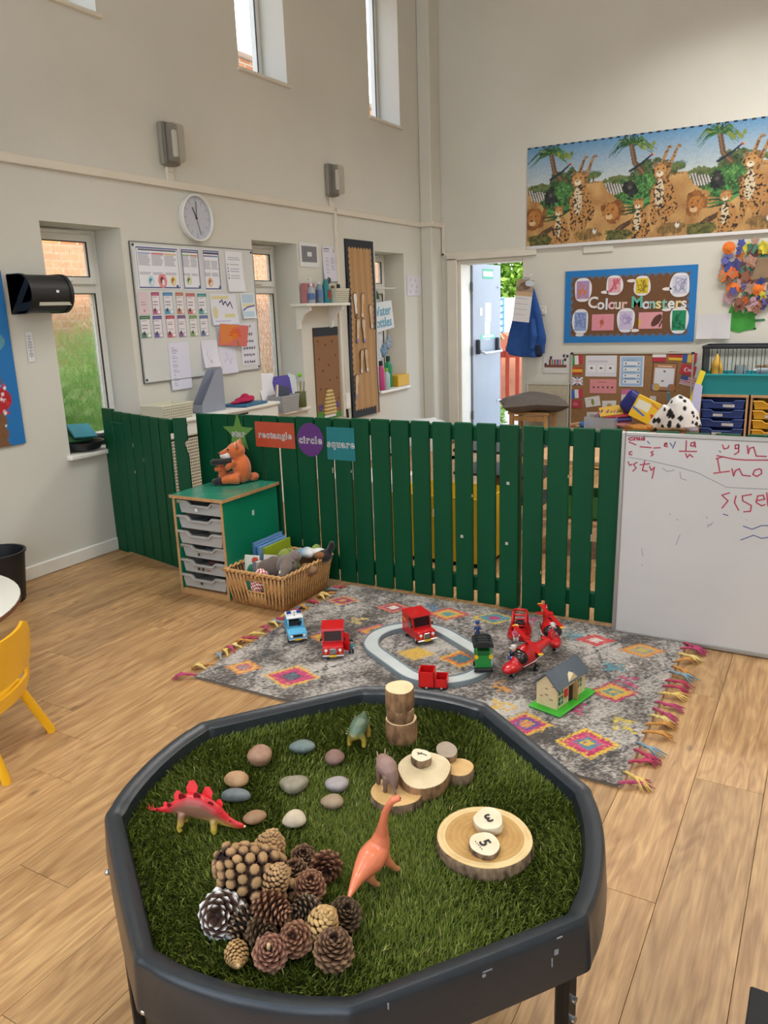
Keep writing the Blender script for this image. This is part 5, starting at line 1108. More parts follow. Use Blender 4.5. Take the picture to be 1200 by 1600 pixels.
# paper-towel dispenser
ya=atx(33,458,-4.0).y; yb=atx(100,460,-4.0).y; zc=atx(60,459,-4.0).z
o=onL('towel_dispenser','black paper towel dispenser beside the garden window','towel dispenser',(ya+yb)/2,zc); hw=(yb-ya)/2; DB=mat('#15181c',.42)
b=B(); b.prism([(0,-.105)]+[( -.10-.095*math.sin(t)*1.0,.105*-math.cos(t)) for t in[PI*i/14 for i in range(15)]]+[(0,.105)],2*hw,TR(hw,0,0,rz=-PI/2)@TR(0,0,0)@Matrix.Diagonal((1,1,1,1))); 
b.bm.free()
b=B(); prof=[(0,-.105)]+[(-.10-.095*math.sin(PI*i/14),-.105*math.cos(PI*i/14)) for i in range(15)]+[(0,.105)]
A=b.ring([(-hw,y_,z_) for y_,z_ in prof]); C=b.ring([(hw,y_,z_) for y_,z_ in prof]); b.bridge(A,C); b._f(A[::-1]); b._f(C); b.ob('cover',DB,o,smooth=35)
for s in(-1,1):
    b=B(); A=b.ring([(s*hw,y_*1.03+.0,z_*1.05) for y_,z_ in prof]); C=b.ring([(s*(hw-.022),y_*1.03,z_*1.05) for y_,z_ in prof]); b.bridge(A,C); b._f(A[::-1]); b._f(C); b.ob('end_cap',DB,o,smooth=35)
B().box((.02,-.178,-.055),(hw*1.5,.012,.024),M=None).ob('paper_slot',mat('#b9b7a8',.5),o); B().box((.03,-.199,.01),(.018,.003,.014)).ob('lock_badge',WHITEP,o)
# thermometer
rc=rectL(38,519,55,565)
def th(pr,w,h):
    for i in range(16):
        y=-h*.6+i*h*1.4/16; pr.rect(-w*.65,y-.0012,-w*.15,y+.0012,'#55555f'); pr.rect(w*.15,y-.0012,w*.6,y+.0012,'#55555f')
    pr.rect(-.0018,-h*.7,.0018,h*.75,'#444a5a')
sheet('thermometer','white wall thermometer strip below the towel dispenser','thermometer',rc,'#dfdfe2',th,.003)
# notice whiteboard
WU0,WU1,WZ0,WZ1=3.915,5.19,1.065,1.995
o=onL('notice_whiteboard','wall mounted whiteboard covered with posters and cards under the clock','whiteboard',(WU0+WU1)/2,(WZ0+WZ1)/2); ww,wh=WU1-WU0,WZ1-WZ0
B().box((0,-.006,0),(ww,.012,wh),.003).ob('panel',mat('#d3d5d3',.3,nv=.03,ns=3),o)
b=B(); frame_rect(b,-ww/2,ww/2,-wh/2,wh/2,.008,-.008,.016,.002); b.ob('frame',mat('#8f9290',.4,.5),o)
for sx in(-1,1):
    for sz_ in(-1,1): 
        b=B(); b.X=TR(sx*(ww/2-.024),-.012,sz_*(wh/2-.024))@Matrix.Rotation(PI/2,4,'X'); b.lathe([(.009,0),(.008,.004)],12); b.ob('corner_screw',mat('#2a2c30',.5),o)
c5=lambda x,y:(x/5+180,y/5+350)
def r5(x0,y0,x1,y1): return rectL(*c5(x0,y0),*c5(x1,y1))
def info(cols,circ,n=14):
    def f(pr,w,h):
        bw=.007; pr.rect(-w*.95,-h*.95,w*.95,h*.95,'#46558f'); pr.rect(-w*.95+bw,-h*.95+bw,w*.95-bw,h*.95-bw,'#e6e7ee'); pr.rect(-w*.86,h*.78,w*.86,h*.86,'#3c4256'); k=len(cols)
        for i,c in enumerate(cols):
            x0=-w*.88+i*w*1.76/k; x1=x0+w*1.66/k; pr.rect(x0,h*.64,x1,h*.69,c); pr.lines(x0,x1,h*.58,-h*.28,n,'#9a9aa6',.0035,.25,i)
        for (x,y,r,c,c2) in circ: pr.ell(x*w,y*h,r*w*1.0,r*w*1.15,c); pr.ell(x*w-.003,y*h+.002,r*w*.45,r*w*.6,c2); pr.ell(x*w+.006,y*h-.01,r*w*.3,r*w*.5,'#e9e3da')
        pr.rect(w*.74,-h*.9,w*.86,-h*.78,'#46558f')
    return f
NO=.014
sheet('poster','wide information poster with three round pictures on the notice whiteboard','poster',r5(132,165,510,512),'#e9eaf0',info(['#8fa3cf','#c9566a','#d9b36a'],[(-.4,-.62,.15,'#b9d6e3','#4f86a8'),(.12,-.6,.2,'#e08a8f','#6a2f3a'),(.62,-.6,.13,'#e3c46a','#8a6a2f')]),off=NO)
sheet('poster','narrow information poster with a green round picture on the notice whiteboard','poster',r5(497,188,662,515),'#e9eaf0',info(['#8fae6a','#c9763f'],[(-.35,-.55,.3,'#c2cfa0','#4f5f3a')]),off=NO)
sheet('poster','narrow information poster with an orange round picture on the notice whiteboard','poster',r5(664,196,820,520),'#e9eaf0',info(['#7a5f9a','#4f86a8'],[(-.3,-.6,.32,'#e3b28f','#9a5f4a')]),off=NO)
def keyl(pr,w,h):
    pr.lines(-w*.7,w*.8,h*.86,h*.6,4,'#8a8a96',.003); 
    for i,c in enumerate(('#c98a8a','#7f9ac9','#6a6ac9','#7f9ac9','#4f4f5a')): pr.rect(-w*.85,h*(.34-i*.17)-.006,-w*.7,h*(.34-i*.17)+.008,c); pr.lines(-w*.5,w*.85,h*(.35-i*.17),h*(.31-i*.17),2,'#8a8a96',.0025)
sheet('notice_sheet','white notice sheet with small icons at the top right of the notice whiteboard','paper',r5(842,212,998,530),'#e6e7ee',keyl,off=NO,curl=.02)
cardc=[('#e3b9c0','pale pink'),('#a8346a','magenta'),('#2f7fb5','sky blue'),('#b5653f','orange brown'),('#b5524a','brick red'),('#2f8a8f','teal'),('#2f6a45','dark green'),('#4f3f8f','indigo'),('#a82f45','crimson'),('#6a3f7a','plum'),('#6a8f45','leaf green'),('#4f5f9a','slate blue')]
boxes=[(162,533,258,708),(266,534,346,705),(358,535,449,704),(457,536,533,703),(539,542,622,703),(626,544,711,702),(176,720,275,888),(279,720,366,886),(379,717,466,884),(471,715,551,881),(563,716,640,876),(644,716,724,874)]
for (c,nm),bb in zip(cardc,boxes):
    def f(pr,w,h,c=c,nm=nm):
        if nm=='pale pink': pr.lines(-w*.6,w*.6,h*.3,-h*.1,3,'#8a8ab5',.003); pr.ell(0,-h*.65,.008,.008,'#a86a7a'); return
        pr.rect(-w,h*.72,w,h,c); pr.rect(-w*.8,h*.82,w*.8,h*.88,'#d9d4d4',.5); pr.rect(-w*.85,-h*.6,w*.85,h*.68,'#e3dfe3'); 
        for q in(.55,.25,-.1): pr.lines(-w*.7,w*.7,h*q,h*(q-.14),3,'#9a93a0',.0025)
        pr.poly([(-w*.9,-h*.95),(-w*.9,-h*.55),(-w*.2,-h*.35),(w*.05,-h*.95)],c,.7); pr.ell(-w*.35,-h*.6,w*.25,h*.15,'#3f3f45')
        pr.rect(w*.3,-h*.9,w*.85,-h*.66,'#efe9e9')
    mixed='#%02x%02x%02x'%tuple(int(int(c[i:i+2],16)*.45+255*.5) for i in(1,3,5))
    sheet('activity_card',nm+' headed activity card on the notice whiteboard','card',r5(*bb),mixed if nm!='pale pink' else '#dcc6cc',f,.004,off=NO,group='activity cards on the notice whiteboard')
sheet('child_drawing','yellow and purple child drawing with black scribbles on the notice whiteboard','drawing',r5(724,545,946,782),'#dfe0ec',lambda pr,w,h:[pr.rect(-w*.9,h*.65,w*.4,h*.85,'#d9c95a',.7),pr.ell(-w*.7,-h*.2,w*.2,h*.4,'#cfc46a',.7),pr.rect(0,-h*.55,w*.8,-h*.3,'#d3cb5a',.7),pr.line([(-w*.3,h*.45),(-w*.1,h*.6),(-w*.05,h*.3),(w*.15,h*.5),(w*.3,h*.2),(w*.5,h*.45),(w*.65,h*.05)],.010,'#2f2f5a'),pr.lines(-w*.8,w*.8,-h*.75,-h*.9,2,'#9a9ac9',.004)],off=NO,curl=.02)
sheet('child_drawing','blue and yellow striped child drawing at the right edge of the notice whiteboard','drawing',r5(962,540,1080,735),'#e3e8ee',lambda pr,w,h:[pr.rect(-w*.8,h*.2,w*.9,h*.9,'#9fc3dc',.7),pr.rect(-w*.8,-h*.1,w*.9,h*.15,'#e0d79a',.8),pr.line([(-w*.8,-h*.35),(0,-h*.1),(w*.9,0)],.012,'#5a5aa8'),pr.rect(-w*.8,-h*.9,w*.8,-h*.45,'#a3c6dc',.7)],off=NO,curl=.03)
o=sheet('sun_card','folded coral card with a painted orange sun and flower on the notice whiteboard','card',r5(776,792,990,945),'#d9756a',lambda pr,w,h:[pr.poly([(-w,h),(w*.3,h),(-w*.1,-h*.6),(-w*.8,-h*.9)],'#e08a3f',.8),[pr.line([(w*.1,0),(w*.1+.06*math.cos(t),.06*math.sin(t))],.010,'#d9502a') for t in[PI*i/7 for i in range(8)]],pr.ell(w*.1,-.004,.030,.026,'#e07a1f'),pr.line([(w*.3,-h*.5),(w*.4,-h*.9)],.008,'#4f7a3a')],off=.05)
o.rotation_euler=(R(8),R(5),PI/2+R(-6))
sheet('typed_list','long white typed list hanging below the notice whiteboard','paper',r5(398,930,592,1278),'#dcdcec',lambda pr,w,h:pr.lines(-w*.7,w*.0,h*.85,-h*.8,24,'#8f93b5',.003,.8),off=NO)
sheet('pencil_sketch','plain white sheet with faint pencil sketch beside the typed list','paper',r5(655,912,798,1112),'#dedeea',lambda pr,w,h:[pr.line([(-w*.3,h*.3),(-w*.5,-h*.1),(-w*.1,-h*.4)],.004,'#b5b5cf'),pr.line([(0,-h*.5),(w*.1,-h*.7)],.006,'#5a5a8a')],off=NO+.002,curl=.03)
sheet('pencil_sketch','white sheet with a faint lilac sketch below the sun card','paper',r5(792,962,942,1158),'#dadaea',lambda pr,w,h:[pr.line([(-w*.2,h*.6),(w*.3,-h*.3),(w*.5,h*.2)],.004,'#a8a8cf'),pr.line([(-w*.4,-h*.1),(-w*.1,h*.1)],.004,'#a8a8cf')],off=NO,curl=.02)
def snack(pr,w,h):
    rr=random.Random(2); pr.line([(-w*.8,h*.82),(-w*.2,h*.82)],.006,'#2a2a3a'); pr.ell(w*.3,h*.85,.008,.010,'#6a4a3a')
    for i in range(5):
        y=h*(.45-i*.33); x=-w*.7
        while x<w*.6: x2=x+w*rr.uniform(.15,.3); pr.line([(x,y),(x+.01,y+.012),(x2-.01,y-.006),(x2,y+.006)],.0065,'#1f1f2a'); x=x2+w*.1
sheet('handwritten_list','white sheet with bold black handwriting at the bottom right of the notice whiteboard','paper',r5(958,778,1104,1092),'#dddeea',snack,.005,off=NO)
# posters further along
sheet('code_poster','white sheet with a blank grey square above the bottle shelf','poster',rectL(466,378,498,418),'#dfe0e2',lambda pr,w,h:[pr.rect(-w*.78,-h*.6,w*.8,h*.75,'#77797f'),pr.rect(-w*.2,-h*.1,w*.25,h*.25,'#dfe0e2')],.006)
sheet('typed_list','white sheet with two columns of names beside the vertical trunking','paper',rectL(502,384,527,440),'#d8d7e3',lambda pr,w,h:[pr.lines(-w*.8,w*.2,h*.85,h*.7,2,'#6a6a86',.007),pr.ell(w*.6,h*.78,.012,.02,'#b5a89a'),pr.lines(-w*.6,-w*.1,h*.45,-h*.5,9,'#8f8fa8',.005),pr.lines(w*.1,w*.7,h*.45,-h*.3,8,'#8f8fa8',.005)],.005,curl=.02)
sheet('pencil_sketch','faint lilac marked sheet between the last window and the corner pillar','paper',rectL(635,430,657,462),'#d6d3da',lambda pr,w,h:[pr.ell(x*w,y*h,.02,.02,'#b9b0cc',.7) for x,y in((-.5,.6),(.2,.5),(-.3,0),(.4,-.1),(-.5,-.6),(.3,-.6))])
# left display board (edge only)
o=onL('display_board','blue bordered brown display board with collage at the left edge','display board',2.345,1.30); Wd,Ht=1.20,.97
pr=Print(Wd,Ht,.006,'#7a5639'); pr.c*=(1+.08*np.random.default_rng(4).normal(size=pr.x.shape))[...,None]
m=(np.abs(pr.x)>Wd/2-.115+.018*np.abs(np.sin(pr.y*PI/.075)))|(pr.y>Ht/2-.105+.018*np.abs(np.sin(pr.x*PI/.075))); pr._set(m,'#2372b5')
pr.ell(.40,.10,.16,.075,'#5b93a3'); pr.ell(.36,.12,.08,.05,'#77a9b5'); pr.ell(.36,-.22,.19,.095,'#b3262f')
rr=random.Random(3)
for i in range(46): pr.ell(.36+rr.uniform(-.16,.17),-.22+rr.uniform(-.08,.08),.010,.010,rr.choice(['#e6d9d9','#d9a3a8','#c93a45','#efe6e6']))
for i in range(12): pr.ell(rr.uniform(.1,.5),rr.uniform(-.45,-.33),.006,.006,'#e6dcc9')
pr.ob('display_face',vmat(.75),o,(0,-.012,0)); B().box((0,-.005,0),(Wd,.010,Ht),.002).ob('backing_board',mat('#6a4a30',.8),o)
b=B(); b.X=TR(.56,-.012,.50)@Matrix.Rotation(PI/2,4,'X'); b.lathe([(.016,0),(.014,.01)],14); b.ob('corner_fixing',mat('#8f9290',.4,.6),o)
# radiator cover with a pierced grille
RCW=.25; y0,y1=3.70,5.07; RT=.822
o=onL('radiator_cover','white radiator cover with pierced grille along the wall behind the gate','radiator cover',(y0+y1)/2,0); L_=y1-y0; GW=mat('#e3e2dc',.45)
B().box((0,-RCW/2-.010,RT-.012),(L_+.03,RCW+.016,.025),.006).ob('top',GW,o)
b=B(); b.box((0,-RCW+.009,RT-.07),(L_,.018,.09)); b.box((0,-RCW+.009,.05),(L_,.018,.10)); 
for x_ in(-L_/2+.09,-.03,L_/2-.09): b.box((x_,-RCW+.009,RT/2-.02),(.14 if x_!=-.03 else .16,.018,RT-.2))
for s in(-1,1): b.box((s*(L_/2-.009),-RCW/2,RT/2-.012),(.018,RCW-.02,RT-.026))
b.ob('casing',GW,o)
for x_ in(-.46,.2): B().box((x_,-RCW-.0005,RT-.045),(.22,.002,.014)).ob('slot',mat('#1f1f20',.7),o)
for xa,xb in((-L_/2+.16,-.11),(.05,L_/2-.16)):
    b=B(); n_=int((xb-xa)/.016)
    for i in range(n_+1): b.box((xa+i*(xb-xa)/n_,-RCW+.011,RT/2-.03),(.007,.006,RT-.22))
    k=int((RT-.22)/.022)
    for j in range(k+1): b.box(((xa+xb)/2,-RCW+.009,.10+j*(RT-.22)/k),(xb-xa,.005,.008))
    tag(b.ob('grille',mat('#cfc7b3',.5),o),kind='stuff')
    B().box(((xa+xb)/2,-RCW+.05,RT/2-.03),(xb-xa,.004,RT-.2)).ob('grille_backing',mat('#6d675c',.8),o)
# on the cover
def lattice_basket(name,label,loc,rz,w_,d_,h_,m,fl_=.9,group=None):
    o=T(name,label,'basket',loc,rz,group); b=B()
    A=b.ring([(x*fl_,y*fl_,0) for x,y in((-w_/2,-d_/2),(w_/2,-d_/2),(w_/2,d_/2),(-w_/2,d_/2))]); C=b.ring([(x,y,h_) for x,y in((-w_/2,-d_/2),(w_/2,-d_/2),(w_/2,d_/2),(-w_/2,d_/2))]); D=b.ring([(x*.97,y*.97,h_) for x,y in((-w_/2,-d_/2),(w_/2,-d_/2),(w_/2,d_/2),(-w_/2,d_/2))]); E_=b.ring([(x*fl_*.97,y*fl_*.97,.006) for x,y in((-w_/2,-d_/2),(w_/2,-d_/2),(w_/2,d_/2),(-w_/2,d_/2))])
    b.bridge(A,C); b.bridge(C,D); b.bridge(D,E_); b._f(A[::-1]); b._f(E_); b.ob('tub',m,o)
    b=B(); k=int(w_/.018)
    for i in range(k):
        for j in range(int(h_/.018)):
            t=(j+.5)*.018/h_; f=fl_+(1-fl_)*t; b.box((((i+.5)/k-.5)*w_*f,-d_/2*f-.001,(j+.5)*.018),(.008,.003,.008),M=None)
    tag(b.ob('woven_pattern',mat('#9b9684',.7),o),kind='stuff')
    b=B(); frame_=[(-w_/2,-d_/2),(w_/2,-d_/2),(w_/2,d_/2),(-w_/2,d_/2)]; b.tube([(x,y,h_) for x,y in frame_],.005,6,closed=True); b.ob('rim',m,o); return o
CRM=mat('#d2cfbb',.6)
p=atx(274,652,-3.90); lattice_basket('woven_basket','cream woven plastic basket on the near end of the radiator cover',(-3.965,p.y,RT),PI/2,.30,.20,.105,CRM)
GF=mat('#8f95a3',.6); p=atx(333,642,-3.94)
o=T('magazine_file','grey magazine file standing on the radiator cover','magazine file',(-3.975,p.y,RT+.001),PI/2)
b=B()
for s in(-1,1): b.prism([(-.125,0),(.125,0),(.125,.30),(.06,.30),(-.125,.06)],.003,TR(0,s*.045+.0015,0))
b.box((.1235,0,.15),(.003,.09,.30)); b.box((-.1235,0,.03),(.003,.09,.06)); b.box((0,0,.002),(.25,.09,.003)); b.ob('card_body',GF,o)
p=atx(388,630,-3.93); tag(B().box((0,0,.009),(.31,.22,.018),.003).ob('blue_folder',mat('#2f6a92',.5),None,(-3.965,p.y,RT+.002),(0,0,PI/2+R(6))),'blue folder lying on the far end of the radiator cover','folder')
b=B(); b.ball((0,0,.02),(.09,.06,.022),16,10,f=lambda d:1+.15*math.sin(5*d.x+3*d.y)); b.ball((.02,0,.04),(.04,.035,.03),14,10); b.ball((.07,-.01,.03),(.04,.03,.02),14,10); b.ball((-.09,.0,.012),(.06,.03,.012),12,8)
tag(b.melt('crimson_cloth',mat('#b0184a',.85),None,(-3.965,p.y-.01,RT+.020),(0,0,PI/2),vox=.006,sm=3),'crimson crumpled cloth on the blue folder','cloth')
# ---------------------------------------------------------------- bottle shelf
SHY0,SHY1,SHZ,SHD=5.66,6.36,1.575,.175
o=onL('wall_shelf','cream wall shelf on two brackets holding bottles and a basket','shelf',(SHY0+SHY1)/2,SHZ); L_=SHY1-SHY0
B().box((0,-SHD/2,-.012),(L_,SHD,.024),.004).ob('board',GLOSSW,o)
for x_ in(-L_/2+.09,L_/2-.10): B().prism([(0,-.024),(-.155,-.024),(-.15,-.06),(-.09,-.09),(-.04,-.16),(-.035,-.21),(0,-.22)],.022,TR(x_,0,0,rz=PI/2)@Matrix.Diagonal((1,1,1,1))@TR(0,.011,0)).ob('bracket',GLOSSW,o)
def sh(px,d=.09): return atx(px,473,LWX+d).y
def lat(name,label,cat,loc,prof,m,group=None,n=20,extra=None,rz=0):
    o=T(name,label,cat,loc,rz,group); B().lathe(prof,n).ob('body',m,o,smooth=40)
    if extra: extra(o)
    return o
tag(B().box((0,0,.085),(.13,.06,.17),.004).ob('pink_box',mat('#b5767a',.6),None,(LWX+.05,sh(482,.05),SHZ),(0,0,PI/2)),'dusty pink box behind the soap bottle on the wall shelf','box')
def pump(o):
    B().lathe([(.012,.145),(.012,.165)],12).ob('collar',WHTP,o); b=B(); b.cyl((0,0,.165),(0,0,.205),.004,n=8); b.tube([(0,0,.205),(-.02,0,.208),(-.03,0,.20)],[.008,.006,.004],8); b.ob('pump',WHTP,o,smooth=1)
    B().lathe([(.0335,.03),(.0335,.085)],20,cap=False).ob('label_band',mat('#4f6fa3',.5),o,smooth=1)
lat('soap_bottle','clear soap pump bottle with a blue label on the wall shelf','bottle',(LWX+.10,sh(487,.10),SHZ),[(.030,0),(.033,.006),(.033,.10),(.028,.125),(.012,.145)],clear_mat('#c9d3dd',.6),extra=pump)
def cap_(c):
    return lambda o: B().lathe([(.013,.0),(.013,.02)],12,TR(z=.17)).ob('cap',mat(c,.5),o)
def lab(o): B().lathe([(.0335,.05),(.0335,.115)],20,cap=False).ob('label_band',mat('#5f7fae',.5),o,smooth=1); B().lathe([(.011,.165),(.011,.18)],12).ob('cap',WHTP,o)
lat('spray_bottle','bluish clear plastic bottle beside the teal one on the wall shelf','bottle',(LWX+.08,sh(500,.08),SHZ),[(.030,0),(.033,.01),(.031,.07),(.034,.10),(.026,.145),(.011,.165)],clear_mat('#9fb3c9',.6),extra=lab)
def tl(o): B().box((.0,-.036,.075),(.035,.004,.07)).ob('label_patch',mat('#a8402f',.5),o)
lat('cleaner_bottle','teal cleaning bottle with a red label on the wall shelf','bottle',(LWX+.085,sh(510,.085),SHZ),[(.036,0),(.038,.01),(.036,.13),(.022,.185),(.018,.205)],mat('#1f7f83',.35),extra=tl,rz=PI/2)
o=T('scissors','black handled scissors standing in the shelf basket','scissors',(LWX+.10,sh(515,.10),SHZ+.145),PI/2,rot=(0,R(10),PI/2))
for s in(-1,1): B().tube([(s*.012+.016*math.cos(t),s*.002,.05+.024*math.sin(t)) for t in[2*PI*i/14 for i in range(14)]],.004,6,closed=True).ob('handle',BLKP,o,smooth=1)
B().box((0,0,-.03),(.012,.003,.11)).ob('blades',CHR,o)
lattice_basket('woven_basket','small cream woven basket at the right end of the wall shelf',(LWX+.095,sh(527.5,.10),SHZ),PI/2,.22,.14,.12,CRM,.88)
tag(B().lathe([(.018,0),(.02,.01),(.018,.06),(.008,.07)],12).ob('brown_jar',mat('#7a5a35',.5),None,(LWX+.08,sh(521,.08),SHZ+.085),smooth=40),'small brown jar poking out of the shelf basket','jar')
b=T('marker_pot','black capped bottle poking out of the shelf basket','bottle',(LWX+.09,sh(530,.09),SHZ+.08)); B().lathe([(.018,0),(.018,.05)],14).ob('body',mat('#8fa3b5',.4),b,smooth=40); B().lathe([(.017,.05),(.016,.085)],14).ob('cap',BLKP,b,smooth=40)
# beehive board
rc=rectL(487,512,527,652); u,z,w_,h_=6.175,.945,.405,.84
o=onL('display_board','small brown display board with a paper beehive and printed bees','display board',u,z); pr=Print(w_,h_,.005,'#8a6443'); pr.c*=(1+.05*np.random.default_rng(4).normal(size=pr.x.shape))[...,None]
pr._set(pr.y>h_/2-.085+.010*np.abs(np.sin(pr.x*PI/.04)),'#2b2f36'); pr._set(pr.y<-h_/2+.07+.02*np.sin(pr.x*30),'#4f8a3f')
for x,y in((-.14,.30),(-.02,.26),(.09,.29),(.14,.16),(-.13,.14),(.02,.08),(-.08,.03),(.03,-.06),(.15,-.05),(-.13,-.13),(-.04,-.14),(.06,-.15),(.16,-.24),(-.12,-.28),(-.01,-.27),(.07,-.32),(-.05,-.38),(.15,-.42),(.16,-.55)):
    if y>-.36: pr.ell(x,y,.012,.009,'#2b2017'); pr.ell(x+.006,y+.004,.004,.006,'#5a4326')
pr.ob('display_face',vmat(.8),o,(0,-.011,0)); B().box((0,-.005,0),(w_,.010,h_)).ob('backing_board',mat('#5a4330',.8),o)
b=B()
for k in range(7): b.tube([(x,-.014,-.36+k*.033) for x in np.linspace(-1,1,7)*(.088*math.cos(k/8.2*PI/2)+.008)],.016,8)
b.ob('paper_hive',mat('#cdb579',.8),o,smooth=1); B().box((.0,-.014,-.385),(.19,.004,.03)).ob('hive_stand',WHITEP,o)
for x_ in(-.15,.13):
    b=B(); 
    for t in range(5): b.X=TR(x_,-.014,-.30)@Matrix.Rotation(PI/2,4,'X'); b.ball((.018*math.cos(2*PI*t/5),.018*math.sin(2*PI*t/5),0),(.015,.015,.003),8,6)
    b.ob('paper_flower',mat('#5a4a8f',.8),o,smooth=1)
# tall footprints board
u,z,w_,h_=6.83,1.315,.52,1.68
o=onL('display_board','tall brown display board with a black border and paper footprints','display board',u,z); pr=Print(w_,h_,.006,'#b18a5c')
pr.c*=(1+.10*np.sin(pr.x*55+.6*np.sin(pr.y*3))+.05*np.sin(pr.x*140))[...,None]
m=(np.abs(pr.x)>w_/2-.060+.016*np.abs(np.sin(pr.y*PI/.055)))|(np.abs(pr.y)>h_/2-.085+.016*np.abs(np.sin(pr.x*PI/.055))); m&=~((pr.x>w_/2-.07)&(pr.y<-.0)&(np.abs(pr.x)<w_/2-.02)); pr._set(m,'#2c3036')
pr.ob('display_face',vmat(.75),o,(0,-.0185,0),wav=lambda x,y:-.005*np.sin(y*6)); B().box((0,-.005,0),(w_,.010,h_)).ob('backing_board',mat('#2c3036',.8),o)
c6=lambda x,y:(x/4+380,y/4+360)
for i,(x,y,k) in enumerate(((687,470,0),(730,470,1),(784,540,1),(702,628,2),(740,628,2),(727,820,1),(757,812,1),(695,975,2))):
    Y,Z=LW(*c6(x,y)); f=bpy.data.objects.new('footprint',None); COL.objects.link(f); f.parent=o; f.location=(Y-u,-.027,Z-z); f.rotation_euler=(0,R(8 if i%2 else -4),0)
    pts=[(-.022,-.11),(.0,-.125),(.022,-.11),(.024,-.06),(.016,0),(.034,.06),(.036,.10),(.02,.125),(-.02,.125),(-.034,.10),(-.034,.05),(-.022,-.02)]
    B().prism([(a*.95,c*.95) for a,c in pts],.002).ob('outline_card',mat('#2b211b',.7),f); B().prism([(a*.84,c*.90) for a,c in pts],.002,TR(0,-.002,0)).ob('sole',mat(['#e3e0de','#c9a883','#cdb59a'][k],.7),f)
    B().prism([(a*.75,c) for a,c in((-.022,-.11),(.022,-.11),(.022,-.075),(-.022,-.075))],.001,TR(0,-.0042,0)).ob('heel',mat(['#6a4a30','#d6d2cf','#8a86c0'][k],.7),f)
# cable and socket between the boards
B()
o=onL('socket_box','white socket box at the end of the hanging cable beside the footprints board','socket',6.47,.66); B().box((0,-.02,0),(.075,.04,.15),.006).ob('box',GLOSSW,o)
B().tube([(-.03,-.012,.80),(-.025,-.014,.5),(.0,-.014,.25),(.0,-.016,.07)],.004,6).ob('cable',mat('#e2e0da',.5),o,smooth=1); B().tube([(.0,-.016,-.07),(.01,-.016,-.16)],.012,8).ob('plug',mat('#2a2c30',.5),o)
# sill of the first window
SZ=WZ[0]+.001
o=T('black_bowl','black round bowl on the sill of the garden window','bowl',(LWX-.055,3.405,SZ)); B().lathe([(.06,0),(.10,.012),(.125,.05),(.128,.06),(.118,.058),(.09,.016),(.02,.010)],30).ob('body',mat('#23262b',.35),o,smooth=40)
tag(B().box((0,0,0),(.20,.022,.13),.004).ob('green_book',mat('#2f5f3a',.5),None,(LWX-.12,3.40,SZ+.098),(R(-52),0,PI/2)),'dark green book lying in the black bowl on the sill','book')
tag(B().box((0,0,0),(.18,.018,.12),.004).ob('teal_book',mat('#3f8fa0',.5),None,(LWX-.10,3.44,SZ+.118),(R(-48),R(5),PI/2)),'teal book lying over the dark green book on the sill','book')
tag(B().box((0,0,.035),(.20,.10,.07),.01).ob('black_case',mat('#191b1f',.4),None,(LWX-.16,3.64,SZ),(0,0,PI/2)),'black case behind the bowl on the garden window sill','case')
tag(B().box((0,0,.02),(.10,.06,.012),.005).ob('white_dish',WHTP,None,(LWX-.15,3.64,SZ+.058),(0,0,PI/2)),'white dish on the black case on the garden window sill','dish')
# sill of the second window: files and papers
s2=lambda px,py,d: atx(px,py,LWX+d)
def place(px,py,d): q=s2(px,py,d); return (LWX+d,q.y)
x_,y_=place(447,612,.04); tag(B().prism([(-.11,0),(.11,0),(.115,.26),(.09,.285),(-.09,.285),(-.115,.24)],.012,TR(0,.006,0)).ob('purple_folder',mat('#4f3f9f',.45),None,(x_,y_,.705),(R(-10),0,PI/2)),'purple plastic folder standing on the second window sill','folder')
x_,y_=place(421,602,.02); tag(B().prism([(-.10,0),(.10,0),(.125,.22),(-.11,.24)],.003,TR(0,0,0)).ob('white_sheets',WHITEP,None,(x_,y_,.80),(R(-14),0,PI/2)),'white paper sheets leaning beside the purple folder','paper')
x_,y_=place(466,600,-.02); tag(B().prism([(-.12,0),(.10,0),(.13,.24),(-.09,.27)],.004).ob('tilted_papers',mat('#d3dbe6',.5),None,(x_,y_,.72),(R(-16),R(10),PI/2)),'pale blue papers leaning behind the purple folder','paper')
x_,y_=place(470,622,.06); o=T('brush_jar','olive glass jar of brushes on the second window sill','jar',(x_,y_,.701)); B().lathe([(.045,0),(.05,.01),(.05,.13),(.046,.135)],18).ob('body',clear_mat('#6a7040',.75),o,smooth=40)
for i in range(4): B().cyl((0.01*(i-1.5),.008*(i%2),.02),(.022*(i-1.5),.02*(i%2),.22),.004,n=6).ob('brush',mat(['#c9a03c','#7a5a35','#d9b86a','#5f7a3a'][i],.6),o)
x_,y_=place(470,592,-.05); b=B(); b.ball((0,0,0),(.03,.03,.025),12,8); tag(b.ob('lime_ball',mat('#8fd03c',.6),None,(x_,y_,.965),smooth=1),'lime green ball on top of the leaning papers','ball')
x_,y_=place(442,630,.12); o=lattice_basket('woven_basket','grey woven basket of papers at the end of the radiator cover',(x_-.01,y_+.03,.702),PI/2,.24,.15,.135,mat('#a3a5ab',.6),.9)
for i,(c,l) in enumerate((('#b39a83','brown card sticking out of the grey woven basket'),('#e3e0da','white card sticking out of the grey woven basket'),('#3f4657','dark card sticking out of the grey woven basket'))):
    tag(B().box((0,0,.10),(.16,.004,.20)).ob('loose_card',mat(c,.7),None,(x_-.02,y_-.03+.03*i,.715),(R(-6),R(24-4*i),PI/2)),l,'card')
